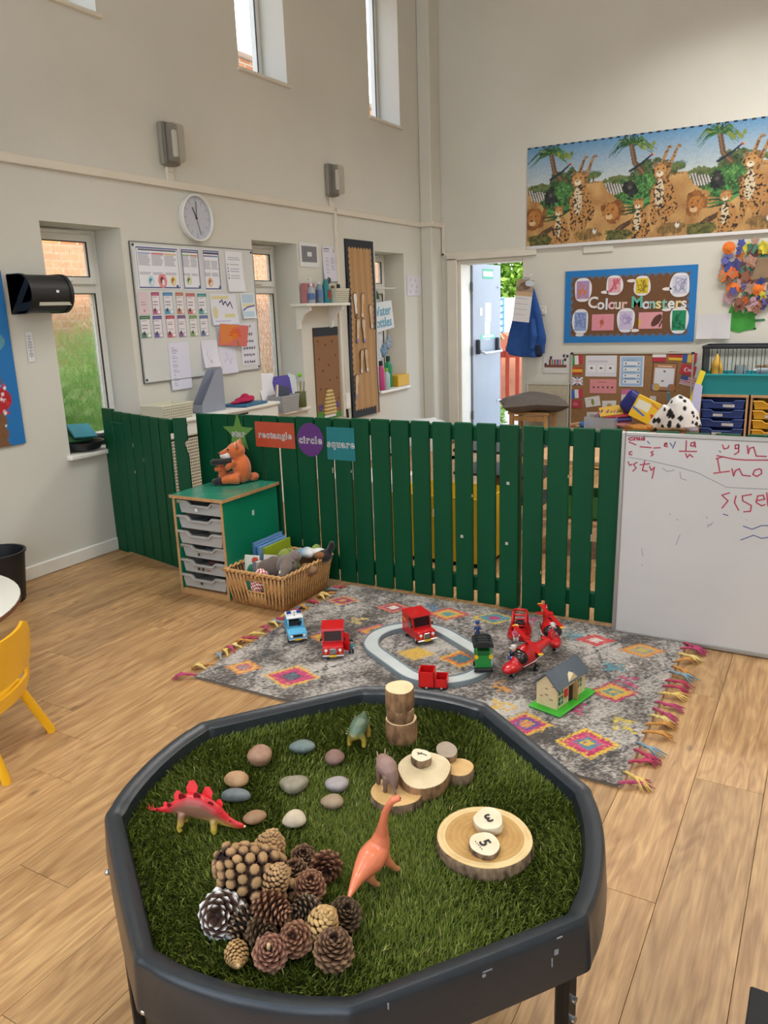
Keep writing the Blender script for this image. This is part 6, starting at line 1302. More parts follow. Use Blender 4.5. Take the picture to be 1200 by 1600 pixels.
# third window: drinks bottles and hanging things
def bot(label,px,py,d,r,h,c,cc,clear=False):
    q=atx(px,py,LWX+d); o=T('drinks_bottle',label,'bottle',(LWX+d,q.y,SZ),0,'drinks bottles on the far window sill')
    B().lathe([(r*.9,0),(r,.01),(r,h*.7),(r*.6,h*.8),(r*.45,h*.84)],16).ob('body',clear_mat(c,.7) if clear else mat(c,.4),o,smooth=40); B().lathe([(r*.5,h*.84),(r*.55,h*.86),(r*.5,h)],14).ob('cap',mat(cc,.5),o,smooth=40)
bot('pink drinks bottle with a black cap on the far window sill',596,600,.0,.038,.30,'#c0417f','#1f2226'); bot('clear drinks bottle with a green cap on the far window sill',604,602,.01,.04,.22,'#c9dedd','#7fc93c',True); bot('green drinks bottle behind the clear one on the far window sill',607,592,-.08,.045,.33,'#0f8a5f','#14483a')
q=atx(625,600,LWX-.05); tag(B().box((0,0,.06),(.26,.13,.12),.004).ob('yellow_box',mat('#d9ab1f',.5),None,(LWX-.06,q.y-.01,SZ),(0,0,PI/2)),'yellow cardboard box on the far window sill','box')
q=atx(595,490,LWX-.02)
o=T('water_bottles_sign','white hand lettered sign hanging in the far window','sign',(LWX-.03,7.29,1.43),PI/2,rot=(0,R(-4),PI/2)); B().prism([(-.25,-.15),(.25,-.13),(.22,.15),(-.25,.15)],.004).ob('card',mat('#d8dfe3',.6),o)
for t,z_ in(('Water',.055),('bottles',-.06)): b=B(); b.text(t,.135,TR(0,-.006,z_),.0006,bold=.003); b.ob('lettering',mat('#5fa3bf',.6),o)
o=T('hanging_rail','white wire rail across the far window','rail',(LWX-.10,7.445,1.72),PI/2); B().tube([(-.30,0,0),(.30,0,0)],.007,8).ob('rod',WHTP,o); B().tube([(.30,0,0),(.36,-.05,-.01)],.006,8).ob('hook',CHR,o)
o=T('green_bag','dark green drawstring bag with a pale motif hanging in the far window','bag',(LWX-.12,7.33,1.57),PI/2); b=B(); b.ball((0,0,0),(.085,.02,.14),14,10); b.melt('sack',mat('#2f4a36',.8),o,vox=.006,sm=2); B().prism([(-.03,-.03),(.03,-.03),(.04,.04),(-.04,.04)],.002,TR(0,-.023,0)).ob('motif',mat('#a3b5a3',.7),o)
for i,(y_,z_,c,l,hh) in enumerate(((7.30,1.20,'#c9cdd6','grey white cloth bundle hanging under the bottle sign',.10),(7.27,1.02,'#aeb3bf','pale grey bag hanging lowest in the far window',.11),(7.40,1.08,'#8fb0c9','blue patterned small bag hanging in the far window',.08),(7.50,1.16,'#b9c6d6','dotted cloth pouch hanging right in the far window',.075))):
    o=T('hanging_pouch',l,'pouch',(LWX-.08,y_,z_),PI/2,'pouches hanging in the far window'); b=B(); b.ball((0,0,0),(.065,.02,hh),12,10,f=lambda d,i=i:1+.12*math.sin(4*d.z+i)); b.melt('cloth',mat(c,.85,ns=60,col2='#3f5a7a' if i>1 else '#d9dde3'),o,vox=.006,sm=2); B().tube([(0,0,hh*.8),(0,0,hh+.12)],.002,5).ob('cord',BLKP,o)
# white pedal bin
q=aty(668,655,7.62); o=T('pedal_bin','white pedal bin by the corner pillar','bin',(q.x,7.62,0)); bz=q.z
b=B(); b.lathe([(.14,0),(.15,.02),(.165,bz-.08)],24,w=lambda a:1/max(abs(math.cos(a))**.35+abs(math.sin(a))**.35,1)*1.35); b.ob('body',mat('#e4e6e6',.4),o,smooth=40)
b=B(); b.lathe([(.172,bz-.075),(.174,bz-.05),(.165,bz-.02),(.12,bz)],24,w=lambda a:1/max(abs(math.cos(a))**.35+abs(math.sin(a))**.35,1)*1.35); b.ob('lid',mat('#eceded',.35),o,smooth=40)
# ================================================================ back wall
# jungle mural
MX0,MX1,MZ0,MZ1=-2.975,.95,2.10,3.055
o=onB('jungle_mural','long printed jungle mural of palms, big cats, giraffes and zebra on the end wall','mural',(MX0+MX1)/2,(MZ0+MZ1)/2,None,.003); Wd,Ht=MX1-MX0,MZ1-MZ0
pr=Print(Wd,Ht,.0065,'#c9a36a'); X,Y=pr.x,pr.y
t=np.clip((Y-.02)/(Ht/2-.02),0,1); sky=np.array(lin('#c3c9c4'))*(1-t)[...,None]+np.array(lin('#5b8fb9'))*t[...,None]; hz=.10+.012*np.sin(X*6); m=Y>hz; pr.c[m]=sky[m]
n1=smooth_noise(X.shape,14,3); m=Y<=hz; gr=np.array(lin('#c9a266'))*(1-n1)[...,None]+np.array(lin('#96683a'))*n1[...,None]; pr.c[m]=gr[m]
n2=smooth_noise(X.shape,8,5); n3=smooth_noise(X.shape,4,6); n4=smooth_noise(X.shape,2,7)
def leafy(cx,cy,rx,ry,c1,c2,c3=None):
    d=((X-cx)/rx)**2+((Y-cy)/ry)**2+(n2-.5)*1.2+(n4-.5)*.5; m=d<1; k=np.clip(n3[m]*1.6-.3,0,1)[:,None]; pr.c[m]=np.array(lin(c1))*k+np.array(lin(c2))*(1-k)
    if c3: m2=m&(n4>.68); pr.c[m2]=lin(c3)
def speckle(m,c,k=.62): mm=m&(n4>k); pr.c[mm]=lin(c)
def E(cx,cy,rx,ry): return ((X-cx)/rx)**2+((Y-cy)/ry)**2<1
def cat(cx,cy,s):
    parts=[(.01,-.13,.10,.15),(.05,-.20,.09,.10),(-.01,.085,.066,.060),(-.05,-.27,.030,.09),(.045,-.27,.030,.09)]; M0=np.zeros(X.shape,bool)
    for dx,dy,rx,ry in parts: M0|=E(cx+dx*s,cy+dy*s,rx*s,ry*s)
    pr._set(M0,'#b5834a'); pr._set(E(cx-.015*s,cy-.10*s,.040*s,.12*s),'#d2c2a2'); speckle(M0,'#2e2014',.60)
    for dx in(-.052,.035): pr.ell(cx+dx*s,cy+.135*s,.018*s,.02*s,'#8a6238')
    pr.ell(cx-.012*s,cy+.085*s,.05*s,.045*s,'#bb8b52'); pr.ell(cx-.018*s,cy+.058*s,.030*s,.022*s,'#ddd0b6'); pr.ell(cx-.034*s,cy+.098*s,.008*s,.007*s,'#1f1a12'); pr.ell(cx+.010*s,cy+.098*s,.008*s,.007*s,'#1f1a12'); pr.ell(cx-.02*s,cy+.068*s,.010*s,.007*s,'#5a3a2a')
PER=.795; rl=random.Random(4)
for k in range(-1,6):
    x0=-Wd/2+k*PER+.09
    leafy(x0-.28,.17,.16,.03,'#6f8fa0','#86a3ac'); leafy(x0-.20,.15,.075,.035,'#4a6038','#6a7a45'); pr.rect(x0-.205,.08,x0-.195,.14,'#5a4a35')
    for q in range(6): pr.ell(x0-.30+q*.03,.085-.004*(q%2),.012,.008,'#8a5f3a')
    leafy(x0+.36,.13,.22,.10,'#3a4f2c','#5f6f42','#26351f'); leafy(x0+.06,.06,.15,.06,'#42552f','#6a7545'); leafy(x0+.22,-.03,.22,.13,'#22401f','#3d6a35','#5a8a45')
for k in range(-1,6):
    x0=-Wd/2+k*PER+.09
    for dx in(.0,.085):
        g0=[(x0+.42+dx,.06),(x0+.445+dx,.16),(x0+.495+dx,.29),(x0+.51+dx,.325)]; c0=pr.c.copy(); pr.line(g0,.046,'#a88457',w1=.018); pr.ell(x0+.525+dx,.325,.022,.011,'#a88457',rot=-.3); ch_=np.any(c0!=pr.c,axis=2); speckle(ch_,'#6a4a2c',.55)
    zb_=np.zeros(X.shape,bool); zb_|=E(x0+.03,.0,.085,.05)|E(x0-.05,.045,.035,.025); pr._set(zb_,'#c9c7bf'); pr._set(zb_&(np.sin((X+Y*.35)*240)>.1),'#2b2b2b')
    leafy(x0+.17,-.01,.07,.085,'#15181a','#2a2f2c'); pr.ell(x0+.165,.015,.030,.035,'#34322f'); pr.ell(x0+.165,.0,.018,.015,'#5a5550')
    leafy(x0,-.20,.115,.115,'#6f431f','#96602c'); pr.ell(x0-.01,-.21,.070,.078,'#b5793a'); speckle(E(x0-.01,-.21,.07,.078),'#9a6530',.6); pr.ell(x0-.03,-.255,.034,.026,'#cdb084'); pr.ell(x0-.038,-.232,.014,.010,'#3a2415'); pr.ell(x0-.045,-.19,.008,.006,'#20160c'); pr.ell(x0+.005,-.185,.008,.006,'#20160c')
    for a in np.linspace(-.35,2.75,13): pr.line([(x0+.27,-.20),(x0+.27-.08*math.cos(a),-.20+.10*math.sin(a)),(x0+.27-.19*math.cos(a),-.20+.14*math.sin(a))],.042,rl.choice(['#2a5a30','#3a7a3f','#4f9450','#20472a']),w1=.006)
    pr.line([(x0+.155,.42),(x0+.20,.22),(x0+.30,.10),(x0+.36,.0),(x0+.40,-.12)],.045,'#5f4732',w1=.06); pr.line([(x0+.15,.42),(x0+.195,.22),(x0+.295,.11)],.014,'#86684a')
    for a in np.linspace(-.5,3.7,21): L_=rl.uniform(.16,.27); pr.line([(x0+.155,.40),(x0+.155+L_*.55*math.cos(a),.40+.07*math.sin(a)),(x0+.155+L_*math.cos(a),.40+.06*math.sin(a)-.09)],.017,rl.choice(['#24502f','#3a7040','#335a2a','#6a8a3f','#1f4028']),w1=.003)
    for q in range(7): pr.ell(x0+.24+.022*q,.375-.018*(q%3),.016,.022,rl.choice(['#7a8a3f','#8f9a45','#5f7a35']))
    pr.line([(x0+.16,.15),(x0+.27,.21),(x0+.35,.27)],.026,'#1d2c38',w1=.016); pr.ell(x0+.36,.275,.013,.012,'#a8392f'); pr.ell(x0+.375,.285,.008,.007,'#d9b13f')
    leafy(x0+.30,.04,.10,.08,'#2a552c','#4a8040','#6a9a4f')
    pr.line([(x0-.02,-.46),(x0+.10,-.36),(x0+.22,-.30)],.075,'#4f3825',w1=.035); pr.line([(x0-.02,-.45),(x0+.10,-.35)],.012,'#7a5a3c'); cat(x0+.46,.03,1.12); cat(x0+.26,-.23,.82)
    leafy(x0+.05,-.43,.13,.06,'#4a4f26','#77703a','#2f331a'); leafy(x0+.56,-.41,.13,.05,'#5f4f2a','#8a6a3c'); pr.ell(x0-.17,-.38,.02,.026,'#d3d3cb'); pr.ell(x0-.165,-.36,.008,.008,'#22242a')
    for q in range(16): gx=x0+.50+rl.uniform(-.08,.14); pr.line([(gx,-.47),(gx+rl.uniform(-.02,.02),-.47+rl.uniform(.05,.13))],.005,rl.choice(['#8a6a3a','#b08a50','#6a5230']))
pr.c*=(.92+.16*n4)[...,None]
pr.ob('printed_face',vmat(.5),o,(0,-.008,0)); B().box((0,-.0035,0),(Wd,.007,Ht)).ob('backing',mat('#b9a98c',.7),o)
b=B(); k=0
for i in range(int(Wd/.075)): b.box((-Wd/2+.02+i*.075,-.0095,Ht/2-.006),(.034,.003,.014))
tag(b.ob('paw_print_edging',mat('#25262a',.7),o),kind='stuff')
struct(B().box(((MX0+MX1)/2,BWY-.014,MZ0-.02),(Wd,.028,.032),.004).ob('trim_3',mat('#d7d6d6',.5)))
struct(B().box((-2.22+.0,BWY-.006,MZ0-.075),(.30,.012,.07),.003).ob('trim_4',WALL))
# blue bordered board
BX0,BX1,BZ0,BZ1=-2.548,-1.250,1.096,1.822; Wd,Ht=BX1-BX0,BZ1-BZ0; bcx,bcz=(BX0+BX1)/2,(BZ0+BZ1)/2
o=onB('display_board','blue bordered display board titled Colour Monsters','display board',bcx,bcz); pr=Print(Wd,Ht,.007,'#6f4d33'); pr.c*=(1+.05*np.random.default_rng(4).normal(size=pr.x.shape))[...,None]
m=(np.abs(pr.x)>Wd/2-.060)|(np.abs(pr.y)>Ht/2-.060); m2=((np.abs(pr.x)>Wd/2-.075+.012*np.sin(pr.y*90))|(np.abs(pr.y)>Ht/2-.075+.012*np.sin(pr.x*90)))&~m; pr._set(m2,'#4a6f96'); pr._set(m,'#2478be')
pr.ob('display_face',vmat(.75),o,(0,-.014,0)); B().box((0,-.006,0),(Wd,.012,Ht),.003).ob('backing_board',mat('#2478be',.6),o)
c8=lambda x,y:(x/3.529+860,y/3.529+380)
def bpos(x,y): a=BW(*c8(x,y)); return a[0]-bcx,a[1]-bcz
tc=['#e6e0dc','#e0e3e6','#d9dfe6','#e3b9c6','#d9dccf','#e0b5b0','#e3d2d2','#5fb5a0','#d9d6ea','#8fc7b9','#e0d79a','#7fbfae','#e0e3e6','#e3d29a','#e0dcd9']
tx='Colour Monsters'; xs_=[238,280,312,342,374,409,0,480,530,563,598,630,668,706,738]
for ch,x,c in zip(tx,xs_,tc):
    if ch==' ': continue
    q=bpos(x,340-(x-240)*.018 if ch not in'CM' else 330-(x-240)*.01); b=B(); b.text(ch,.155 if ch in'CMl' else .145,TR(q[0],-.0175,q[1]),.0015,bold=.0035); b.ob('title_letter',mat(c,.7),o)
def blob(x,y,wpx,hpx,c1,c2,seed):
    q=bpos(x,y); s_=wpx/3.529*.00645/2; h_=hpx/3.529*.00645/2; rr=random.Random(seed)
    pts=[(s_*(1+.06*math.sin(3*a+seed))*math.copysign(abs(math.cos(a))**.7,math.cos(a)),h_*math.copysign(abs(math.sin(a))**.8,math.sin(a))) for a in[2*PI*i/28 for i in range(28)]]
    f=bpos; k=bpy.data.objects.new('paper_cutout',None); COL.objects.link(k); k.parent=o; k.location=(q[0],-.0155,q[1])
    B().prism(pts,.002).ob('white_edge',mat('#e3e3e9',.7),k)
    pr2=Print(s_*1.5,h_*1.5,.006,c1)
    for i in range(7): pr2.line([(rr.uniform(-s_,s_)*.7,rr.uniform(-h_,h_)*.7) for _ in range(3)],.008,c2)
    pr2.ob('crayon_colour',PAP,k,(0,-.003,0))
for a in((182,258,96,130,'#a58fc0','#c9763f',1),(355,232,92,105,'#d9a9b3','#c24f6a',2),(508,235,88,105,'#d9c02f','#8f7a1f',3),(716,230,100,125,'#c9cad9','#8f93b5',4),(168,432,92,138,'#8fa3cf','#6a7fb5',5),(418,425,96,132,'#c6bcd9','#9a8fc0',6),(710,425,95,140,'#1f8a5f','#0f5a3f',7)): blob(*a)
for (x0,y0,x1,y1,c,l) in((232,393,350,480,'#d98f9f',1),(490,382,616,470,'#d99aa3',2)):
    a=bpos(x0,y0); c_=bpos(x1,y1); w_,h_=abs(c_[0]-a[0]),abs(a[1]-c_[1]); pr2=Print(w_,h_,.006,c)
    if l==1: pr2.ell(-.01,0,.02,.03,'#a8453f'); pr2.line([(-.02,-.05),(0,.05)],.01,'#c9763f')
    else: pr2.ell(.06,0,.07,.035,'#5a352a',rot=.9); pr2.ell(-.12,-.02,.03,.04,'#d9b13f'); pr2.line([(.09,-.06),(.14,.05)],.014,'#2a2024')
    pr2.ob('pink_picture_card',PAP,o,((a[0]+c_[0])/2,-.017,(a[1]+c_[1])/2))
for (x,y) in((450,207),(305,270),(645,252),(642,366),(466,481),(163,505)): q=bpos(x,y); B().prism([(.045*math.cos(2*PI*i/14),.016*math.sin(2*PI*i/14)) for i in range(14)],.001,TR(q[0],-.0165,q[1])).ob('word_label',mat('#e6e0e0',.6),o)
# white paper beside the board
sheet('plain_sheet','crumpled blank white sheet between the blue board and the paper flower','paper',rectB(1090,491,1140,529),'#cfcdd0',None,.01,'B',curl=.03)
# paper flower
fx,fz=BW(1182,427); o=onB('paper_flower','large collage flower of paper hands and discs with green leaves on the wall','collage',fx,fz); rr=random.Random(9)
fc=['#d97a35','#8a5a4a','#9a7a6a','#5a5a9a','#4a7f6a','#c9a08f','#6a3f3a','#d9692f','#b5909a','#a89a7f','#cfc23f','#3f4a8f']
for i in range(96):
    a=rr.uniform(0,6.3); r=.30*rr.uniform(.12,1)**.6; c=rr.choice(fc); k=rr.uniform(.035,.062); b=B(); b.X=TR(r*math.cos(a)*1.0,-.008-.0004*i-rr.uniform(0,.012),r*math.sin(a)*1.12,rx=rr.uniform(-.3,.3),ry=rr.uniform(-.0,6),rz=rr.uniform(-.3,.3))
    if i%3: b.prism([(k*(.75 if j%2 else 1.15)*math.cos(2*PI*j/10),k*(.75 if j%2 else 1.15)*math.sin(2*PI*j/10)) for j in range(10)],.002)
    else:
        b.prism([(k*.7*math.cos(2*PI*j/10),k*.7*math.sin(2*PI*j/10)) for j in range(10)],.002)
        for f in range(4): b.prism([(-.007,k*.4),(.007,k*.4),(.007,k*1.5),(-.007,k*1.5)],.002,TR(ry=R(-30+20*f)))
    b.ob('paper_petal',mat(c,.8,nv=.15,ns=30),o)
for x_,z_ in((-.19,-.13),(.02,-.14),(-.25,.24)):
    b=B(); b.X=TR(x_,-.035,z_)@Matrix.Rotation(PI/2,4,'X'); 
    for q in range(3): b.lathe([(.055-.014*q,.006*q),(.058-.016*q,.006*q+.007),(.01,.006*q+.010)],12,w=lambda a,q=q:1+.12*math.sin(6*a+q))
    b.ob('tissue_rosette',mat('#e0782f',.8),o)
b=B(); b.X=TR(.06,-.03,.03); b.prism([(-.10,-.09),(.10,-.07),(.09,.10),(-.05,.11)],.02); b.ob('brown_centre',mat('#8a7358',.8,nv=.1,ns=12),o)
GP=mat('#3f9a3a',.7,nv=.12,ns=14); c11=lambda x,y:(x/5+1080,y/5+370)
def gp(l): return [(BW(*c11(x,y))[0]-fx,BW(*c11(x,y))[1]-fz) for x,y in l]
B().prism(gp([(310,735),(300,700),(310,640),(290,590),(335,495),(385,458),(378,540),(405,605),(425,560),(430,470),(460,420),(505,440),(510,500),(498,580),(500,720),(420,735),(370,750)]),.004).ob('green_paper_leaf',GP,o)
for l in([(500,560),(520,552),(535,562),(530,578),(500,580)],[(498,602),(512,600),(512,612),(498,615)],[(498,645),(575,640),(578,655),(498,664)],[(495,710),(512,712),(505,725),(480,724)]): B().prism(gp(l),.004).ob('paper_finger',mat('#3f7a4f',.7),o)
# cork board with flags
KX0,KX1,KZ0,KZ1=-2.47,-1.235,.16,.995; Wd,Ht=KX1-KX0,KZ1-KZ0; kx,kz=(KX0+KX1)/2,(KZ0+KZ1)/2
o=onB('cork_board','cork pin board with flags and printed cards beside the cage','pin board',kx,kz); B().box((0,-.006,0),(Wd,.012,Ht)).ob('cork_panel',mat('#96704a',.9,nv=.15,ns=70),o)
b=B(); frame_rect(b,-Wd/2,Wd/2,-Ht/2,Ht/2,.018,-.010,.02,.003); b.ob('frame',mat('#b9b2a6',.5),o)
for s in(-1,1): B().box((s*(Wd/2-.012),-.014,Ht/2-.01),(.03,.02,.022),.004).ob('corner_cap',mat('#2a2c30',.5),o)
c7=lambda x,y:(x/5.4545+880,y/5.4545+540)
def kp(x0,y0,x1,y1): a=BW(*c7(x0,y0)); c=BW(*c7(x1,y1)); return (a[0]+c[0])/2-kx,(a[1]+c[1])/2-kz,abs(c[0]-a[0]),abs(a[1]-c[1])
def pin(name,box,bgc,fn=None,rot=0):
    x,z,w_,h_=kp(*box); pr=Print(w_,h_,.005,bgc)
    if fn: fn(pr,w_/2,h_/2)
    pr.ob(name,PAP,o,(x,-.0155,z),(0,rot,0))
v3=lambda a,b_,c:(lambda pr,w,h:[pr.rect(-w,-h,-w/3,h,a),pr.rect(-w/3,-h,w/3,h,b_),pr.rect(w/3,-h,w,h,c)])
pin('flag',(72,85,168,160),'#ffffff',v3('#3f9a5a','#e3e0dc','#c0394a'),R(-4)); pin('flag',(82,185,166,240),'#c0392f',lambda pr,w,h:pr.rect(-w,-h*.5,w,h*.5,'#e0b03a')); 
pin('flag',(76,268,170,335),'#4f5a8f',lambda pr,w,h:[pr.line([(-w,-h),(w,h)],.022,'#e3e0e6'),pr.line([(-w,h),(w,-h)],.022,'#e3e0e6'),pr.rect(-w,-h*.25,w,h*.25,'#e3e0e6'),pr.rect(-w*.16,-h,w*.16,h,'#e3e0e6'),pr.rect(-w,-h*.12,w,h*.12,'#b53a4a'),pr.rect(-w*.08,-h,w*.08,h,'#b53a4a')])
pin('flag',(68,372,168,448),'#ffffff',v3('#3f6ab5','#e3e0e3','#c0394a'),R(-5)); pin('flag',(64,460,162,532),'#b0404a',lambda pr,w,h:pr.lines(-w*.5,w*.5,h*.3,-h*.3,4,'#cf7f86',.004))
pin('flag',(765,60,876,136),'#e6e3e3',lambda pr,w,h:pr.rect(-w,-h,w,0,'#b53344')); pin('flag',(905,52,1018,126),'#b5342f',lambda pr,w,h:[pr.rect(-w,h*.33,w,h,'#23211f'),pr.rect(-w,-h,w,-h*.33,'#e0b83a')],R(3)); pin('flag',(1025,60,1138,145),'#ffffff',v3('#34579f','#d9b24a','#b53344'),R(4))
pin('flag',(1004,165,1128,250),'#b5323f',lambda pr,w,h:[pr.ell(-w*.2,0,.022,.022,'#e6dede'),pr.ell(-w*.12,0,.018,.018,'#b5323f'),pr.lines(0,w*.7,h*.1,-h*.2,2,'#dfc9cc',.006)],R(14)); pin('flag',(1000,262,1130,340),'#d3c9cf',lambda pr,w,h:[[pr.rect(-w,h*(1-.29*i),w,h*(1-.29*i-.14),'#b5525f') for i in range(7)],pr.rect(-w,0,-w*.1,h,'#3f4f86')],R(14))
pin('printed_card',(196,84,456,264),'#dcdce3',lambda pr,w,h:[[pr.rect(x*w-.045,-h*.7,x*w+.045,h*.2,'#c6c6d3') for x in(-.6,0,.6)],[pr.rect(x*w-.042,-h*.66,x*w+.042,h*.16,'#e6e6ea') for x in(-.6,0,.6)],[pr.ell(x*w,-h*.2,.014,.010,'#3a3a45') for x in(-.6,0,.6)],pr.lines(-w*.8,w*.8,h*.5,h*.4,2,'#a8a8b5',.004)])
def bluec(pr,w,h):
    pr.rect(-w*.9,-h*.94,w*.9,h*.94,'#a3bedd')
    for y in(.52,.12,-.28,-.68): pr.rect(-w*.7,h*y-.018,w*.7,h*y+.018,'#e3e8ee'); pr.ell(-w*.5,h*y,.010,.007,'#3a3a45'); pr.ell(w*.55,h*y,.010,.007,'#3a3a45'); pr.lines(-w*.6,w*.6,h*y+.034,h*y+.034,1,'#6f86a8',.008)
pin('printed_card',(488,88,683,350),'#e0e3ea',bluec)
pin('printed_card',(232,284,454,408),'#d98f93',lambda pr,w,h:[pr.lines(-w*.4,w*.5,h*.6,h*.6,1,'#8f4a4f',.006),[pr.ell(x*w,-h*.15,.010,.010,'#4a2a2f') for x in(-.7,-.35,0,.35,.68)]])
def brownc(pr,w,h):
    pr.rect(-w*.94,-h*.96,w*.94,h*.96,'#a8764f'); pr.rect(-w*.8,-h*.7,w*.8,h*.62,'#dcdce0'); pr.rect(-w*.6,h*.7,w*.6,h*.8,'#d9b99a'); pr.ell(0,h*.4,.012,.008,'#3a3a45'); pr.ell(-w*.1,-h*.3,.012,.008,'#3a3a45')
    for x,c in((-.7,'#8f9ab5'),(-.55,'#c9a45a'),(.6,'#7f7a8f'),(.75,'#a8703f')): pr.ell(x*w,-h*.75,.03,.04,c)
pin('printed_card',(765,145,960,388),'#4a352a',brownc,R(2)); pin('small_card',(192,432,316,520),'#dcd8d3',lambda pr,w,h:[pr.ell(0,-h*.1,.016,.035,'#8a8a3f'),pr.lines(-w*.5,w*.4,h*.5,h*.5,1,'#9a9a9a',.005)],R(-10)); pin('small_card',(337,466,454,548),'#dcd8d3',lambda pr,w,h:[pr.ell(0,0,.025,.02,'#b59a6a')],R(-3)); pin('small_card',(206,562,326,636),'#d3d0c9',lambda pr,w,h:[pr.ell(0,-h*.1,.025,.02,'#5a5a52')],R(-3)); pin('small_card',(500,370,590,470),'#cf6f9a',lambda pr,w,h:pr.rect(-w,-h,w,h*.1,'#d9d3d9')); pin('small_card',(742,428,792,480),'#cfc9c6')
# picture of pots, switch, clipboard, coat
sheet('pots_picture','small picture of striped pots right of the doorway','picture',rectB(849,553,889,583),'#d6d3cf',lambda pr,w,h:[[pr.rect(-w*.55+i*w*.2,-h*.2,-w*.40+i*w*.2,h*.45,c) for i,c in enumerate(('#7a3f4f','#4f8a6a','#b54a4a','#4a6aa3','#c05a5a','#5a8a8a'))],pr.rect(-w*.9,-h*.4,w*.8,-h*.15,'#7a4a3a'),[pr.ell(x*w,y*h,.014,.018,'#3a2f4a') for x,y in((.7,.4),(.85,.75),(-.8,-.1),(.6,.8),(-.4,.6))]],.006,'B')
x_,z_=BW(848,485); o=onB('light_switch','cream light switch behind the blue coat','switch',x_,z_); B().box((0,-.006,0),(.075,.012,.09),.004).ob('plate',mat('#e3ded0',.4),o); B().box((0,-.014,0),(.02,.006,.03),.002).ob('rocker',mat('#eae6da',.4),o)
hx_,hz_=BW(824,436)
o=T('coat_hook','metal coat hook above the blue coat at the door edge','hook',(DX1+.03,BWY-.004,hz_)); B().box((0,-.004,0),(.02,.008,.06),.002).ob('plate',CHR,o); B().tube([(0,-.008,.0),(0,-.06,-.01),(0,-.075,.02)],.005,8).ob('prong',CHR,o,smooth=1)
CO=mat('#1f4f96',.8,nv=.14,ns=10); co=T('blue_coat','royal blue coat hanging at the right edge of the doorway','coat',(DX1+.03,BWY-.10,hz_-.02))
b=B(); cc=lambda x,y:(aty(x,y,BWY-.10).x-(DX1+.03),aty(x,y,BWY-.10).z-(hz_-.02))
for l,r_ in(([(826,446),(820,480),(812,520),(806,556)],[.03,.06,.085,.09]),([(828,446),(830,490),(830,530),(828,558)],[.03,.06,.085,.08]),([(830,450),(840,490),(845,530),(843,552)],[.03,.045,.06,.05]),([(812,470),(802,520),(795,550)],[.03,.045,.04])):
    b.tube([(cc(x,y)[0],.012*math.sin(x),cc(x,y)[1]) for x,y in l],[(rr_*1.05,rr_*.55) for rr_ in r_],12)
b.melt('cloth',CO,co,vox=.012,sm=4)
b=B(); b.tube([(cc(835,498)[0],-.06,cc(835,498)[1]),(cc(838,525)[0],-.075,cc(838,525)[1]),(cc(834,546)[0],-.07,cc(834,546)[1])],[.03,.04,.03],10); b.melt('sleeve',CO,co,vox=.010,sm=3)
b=B(); b.box((cc(838,550)[0],-.005,cc(838,550)[1]+.02),(.16,.06,.16),.03); b.melt('dark_lining',mat('#1a2440',.85),co,vox=.012,sm=4)
q=aty(818,470,BWY-.19); o=T('picture_calendar','hanging picture calendar in front of the blue coat','calendar',(q.x,BWY-.20,q.z),0,rot=(0,R(7),0)); pr=Print(.185,.43,.006,'#dfdfe2'); pr.rect(-.1,.09,.1,.22,'#a8927f'); pr.ell(.0,.15,.06,.04,'#6f5a4a'); pr.ell(.05,.18,.05,.03,'#c9d6dc'); pr.ell(-.05,.12,.04,.03,'#8a7565'); pr.rect(-.1,.05,.1,.09,'#c9a883'); pr.lines(-.08,.08,.02,-.17,8,'#b5b5ba',.003); pr.ob('printed_face',PAP,o,(0,-.002,0)); B().box((0,0,0),(.185,.003,.43)).ob('sheets',WHITEP,o); B().box((0,-.004,.225),(.06,.012,.03),.003).ob('clip',CHR,o); B().tube([(0,0,.23),(.04,.06,.275)],.003,6).ob('cord',WHTP,o)
# pale pin panel, stool, cushion
px0,pz0,pw,ph=rectB(824,598,889,668); o=onB('felt_board','pale beige felt board behind the grey cushion','felt board',px0,pz0-.03); B().box((0,-.015,0),(pw,.03,ph+.06),.004).ob('panel',mat('#bdb39b',.9,nv=.08,ns=40),o); b=B(); frame_rect(b,-pw/2,pw/2,-ph/2-.03,ph/2+.03,.018,-.018,.034,.003); b.ob('frame',mat('#c9c3b3',.6),o)
STY=7.95; q=aty(833,641,STY); WD=mat('#c49a66',.5,nv=.15,ns=20,stretch=(1,1,.2)); o=T('wooden_stool','light wooden stool under the grey cushion','stool',(q.x,STY,0)); sz_=q.z-.0
B().box((0,0,sz_-.015),(.44,.34,.03),.008).ob('seat',WD,o)
for sx in(-1,1):
    for sy in(-1,1): B().box((sx*.185,sy*.135,(sz_-.03)/2),(.042,.042,sz_-.03),.004).ob('leg',WD,o)
B().box((0,-.135,sz_-.07),(.33,.02,.05)).ob('apron',WD,o)
o=T('grey_cushion','plump grey cushion lying on the wooden stool','cushion',(q.x+.0,STY,sz_+.005)); GC=mat('#635c56',.9,nv=.08,ns=25,bump=.4,bs=200)
n_=22; V=[];F=[]; 
for sgn in(1,-1):
    for i in range(n_+1):
        for j in range(n_+1):
            u=2*i/n_-1; v=2*j/n_-1; pin_=1-.16*(abs(u)**3*abs(v)**3) ; e=max(0,(1-u**4)*(1-v**4)); z=sgn*.085*e**.55*(1+.12*math.sin(5*u+3*v)) ; V.append((u*.31*(1-.10*(1-abs(v)**2)*0)*(1+.10*abs(u)*abs(v))-(.07*(1-abs(v))*u*0),v*.28*(1+.10*abs(u)*abs(v)),.085+z+.05*u*u*(1 if u<0 else .2)*0-.02*abs(u)))
N1=(n_+1)**2
for s_ in range(2):
    for i in range(n_):
        for j in range(n_):
            a=s_*N1+i*(n_+1)+j; f=[a,a+1,a+n_+2,a+n_+1]; F.append(f if s_ else f[::-1])
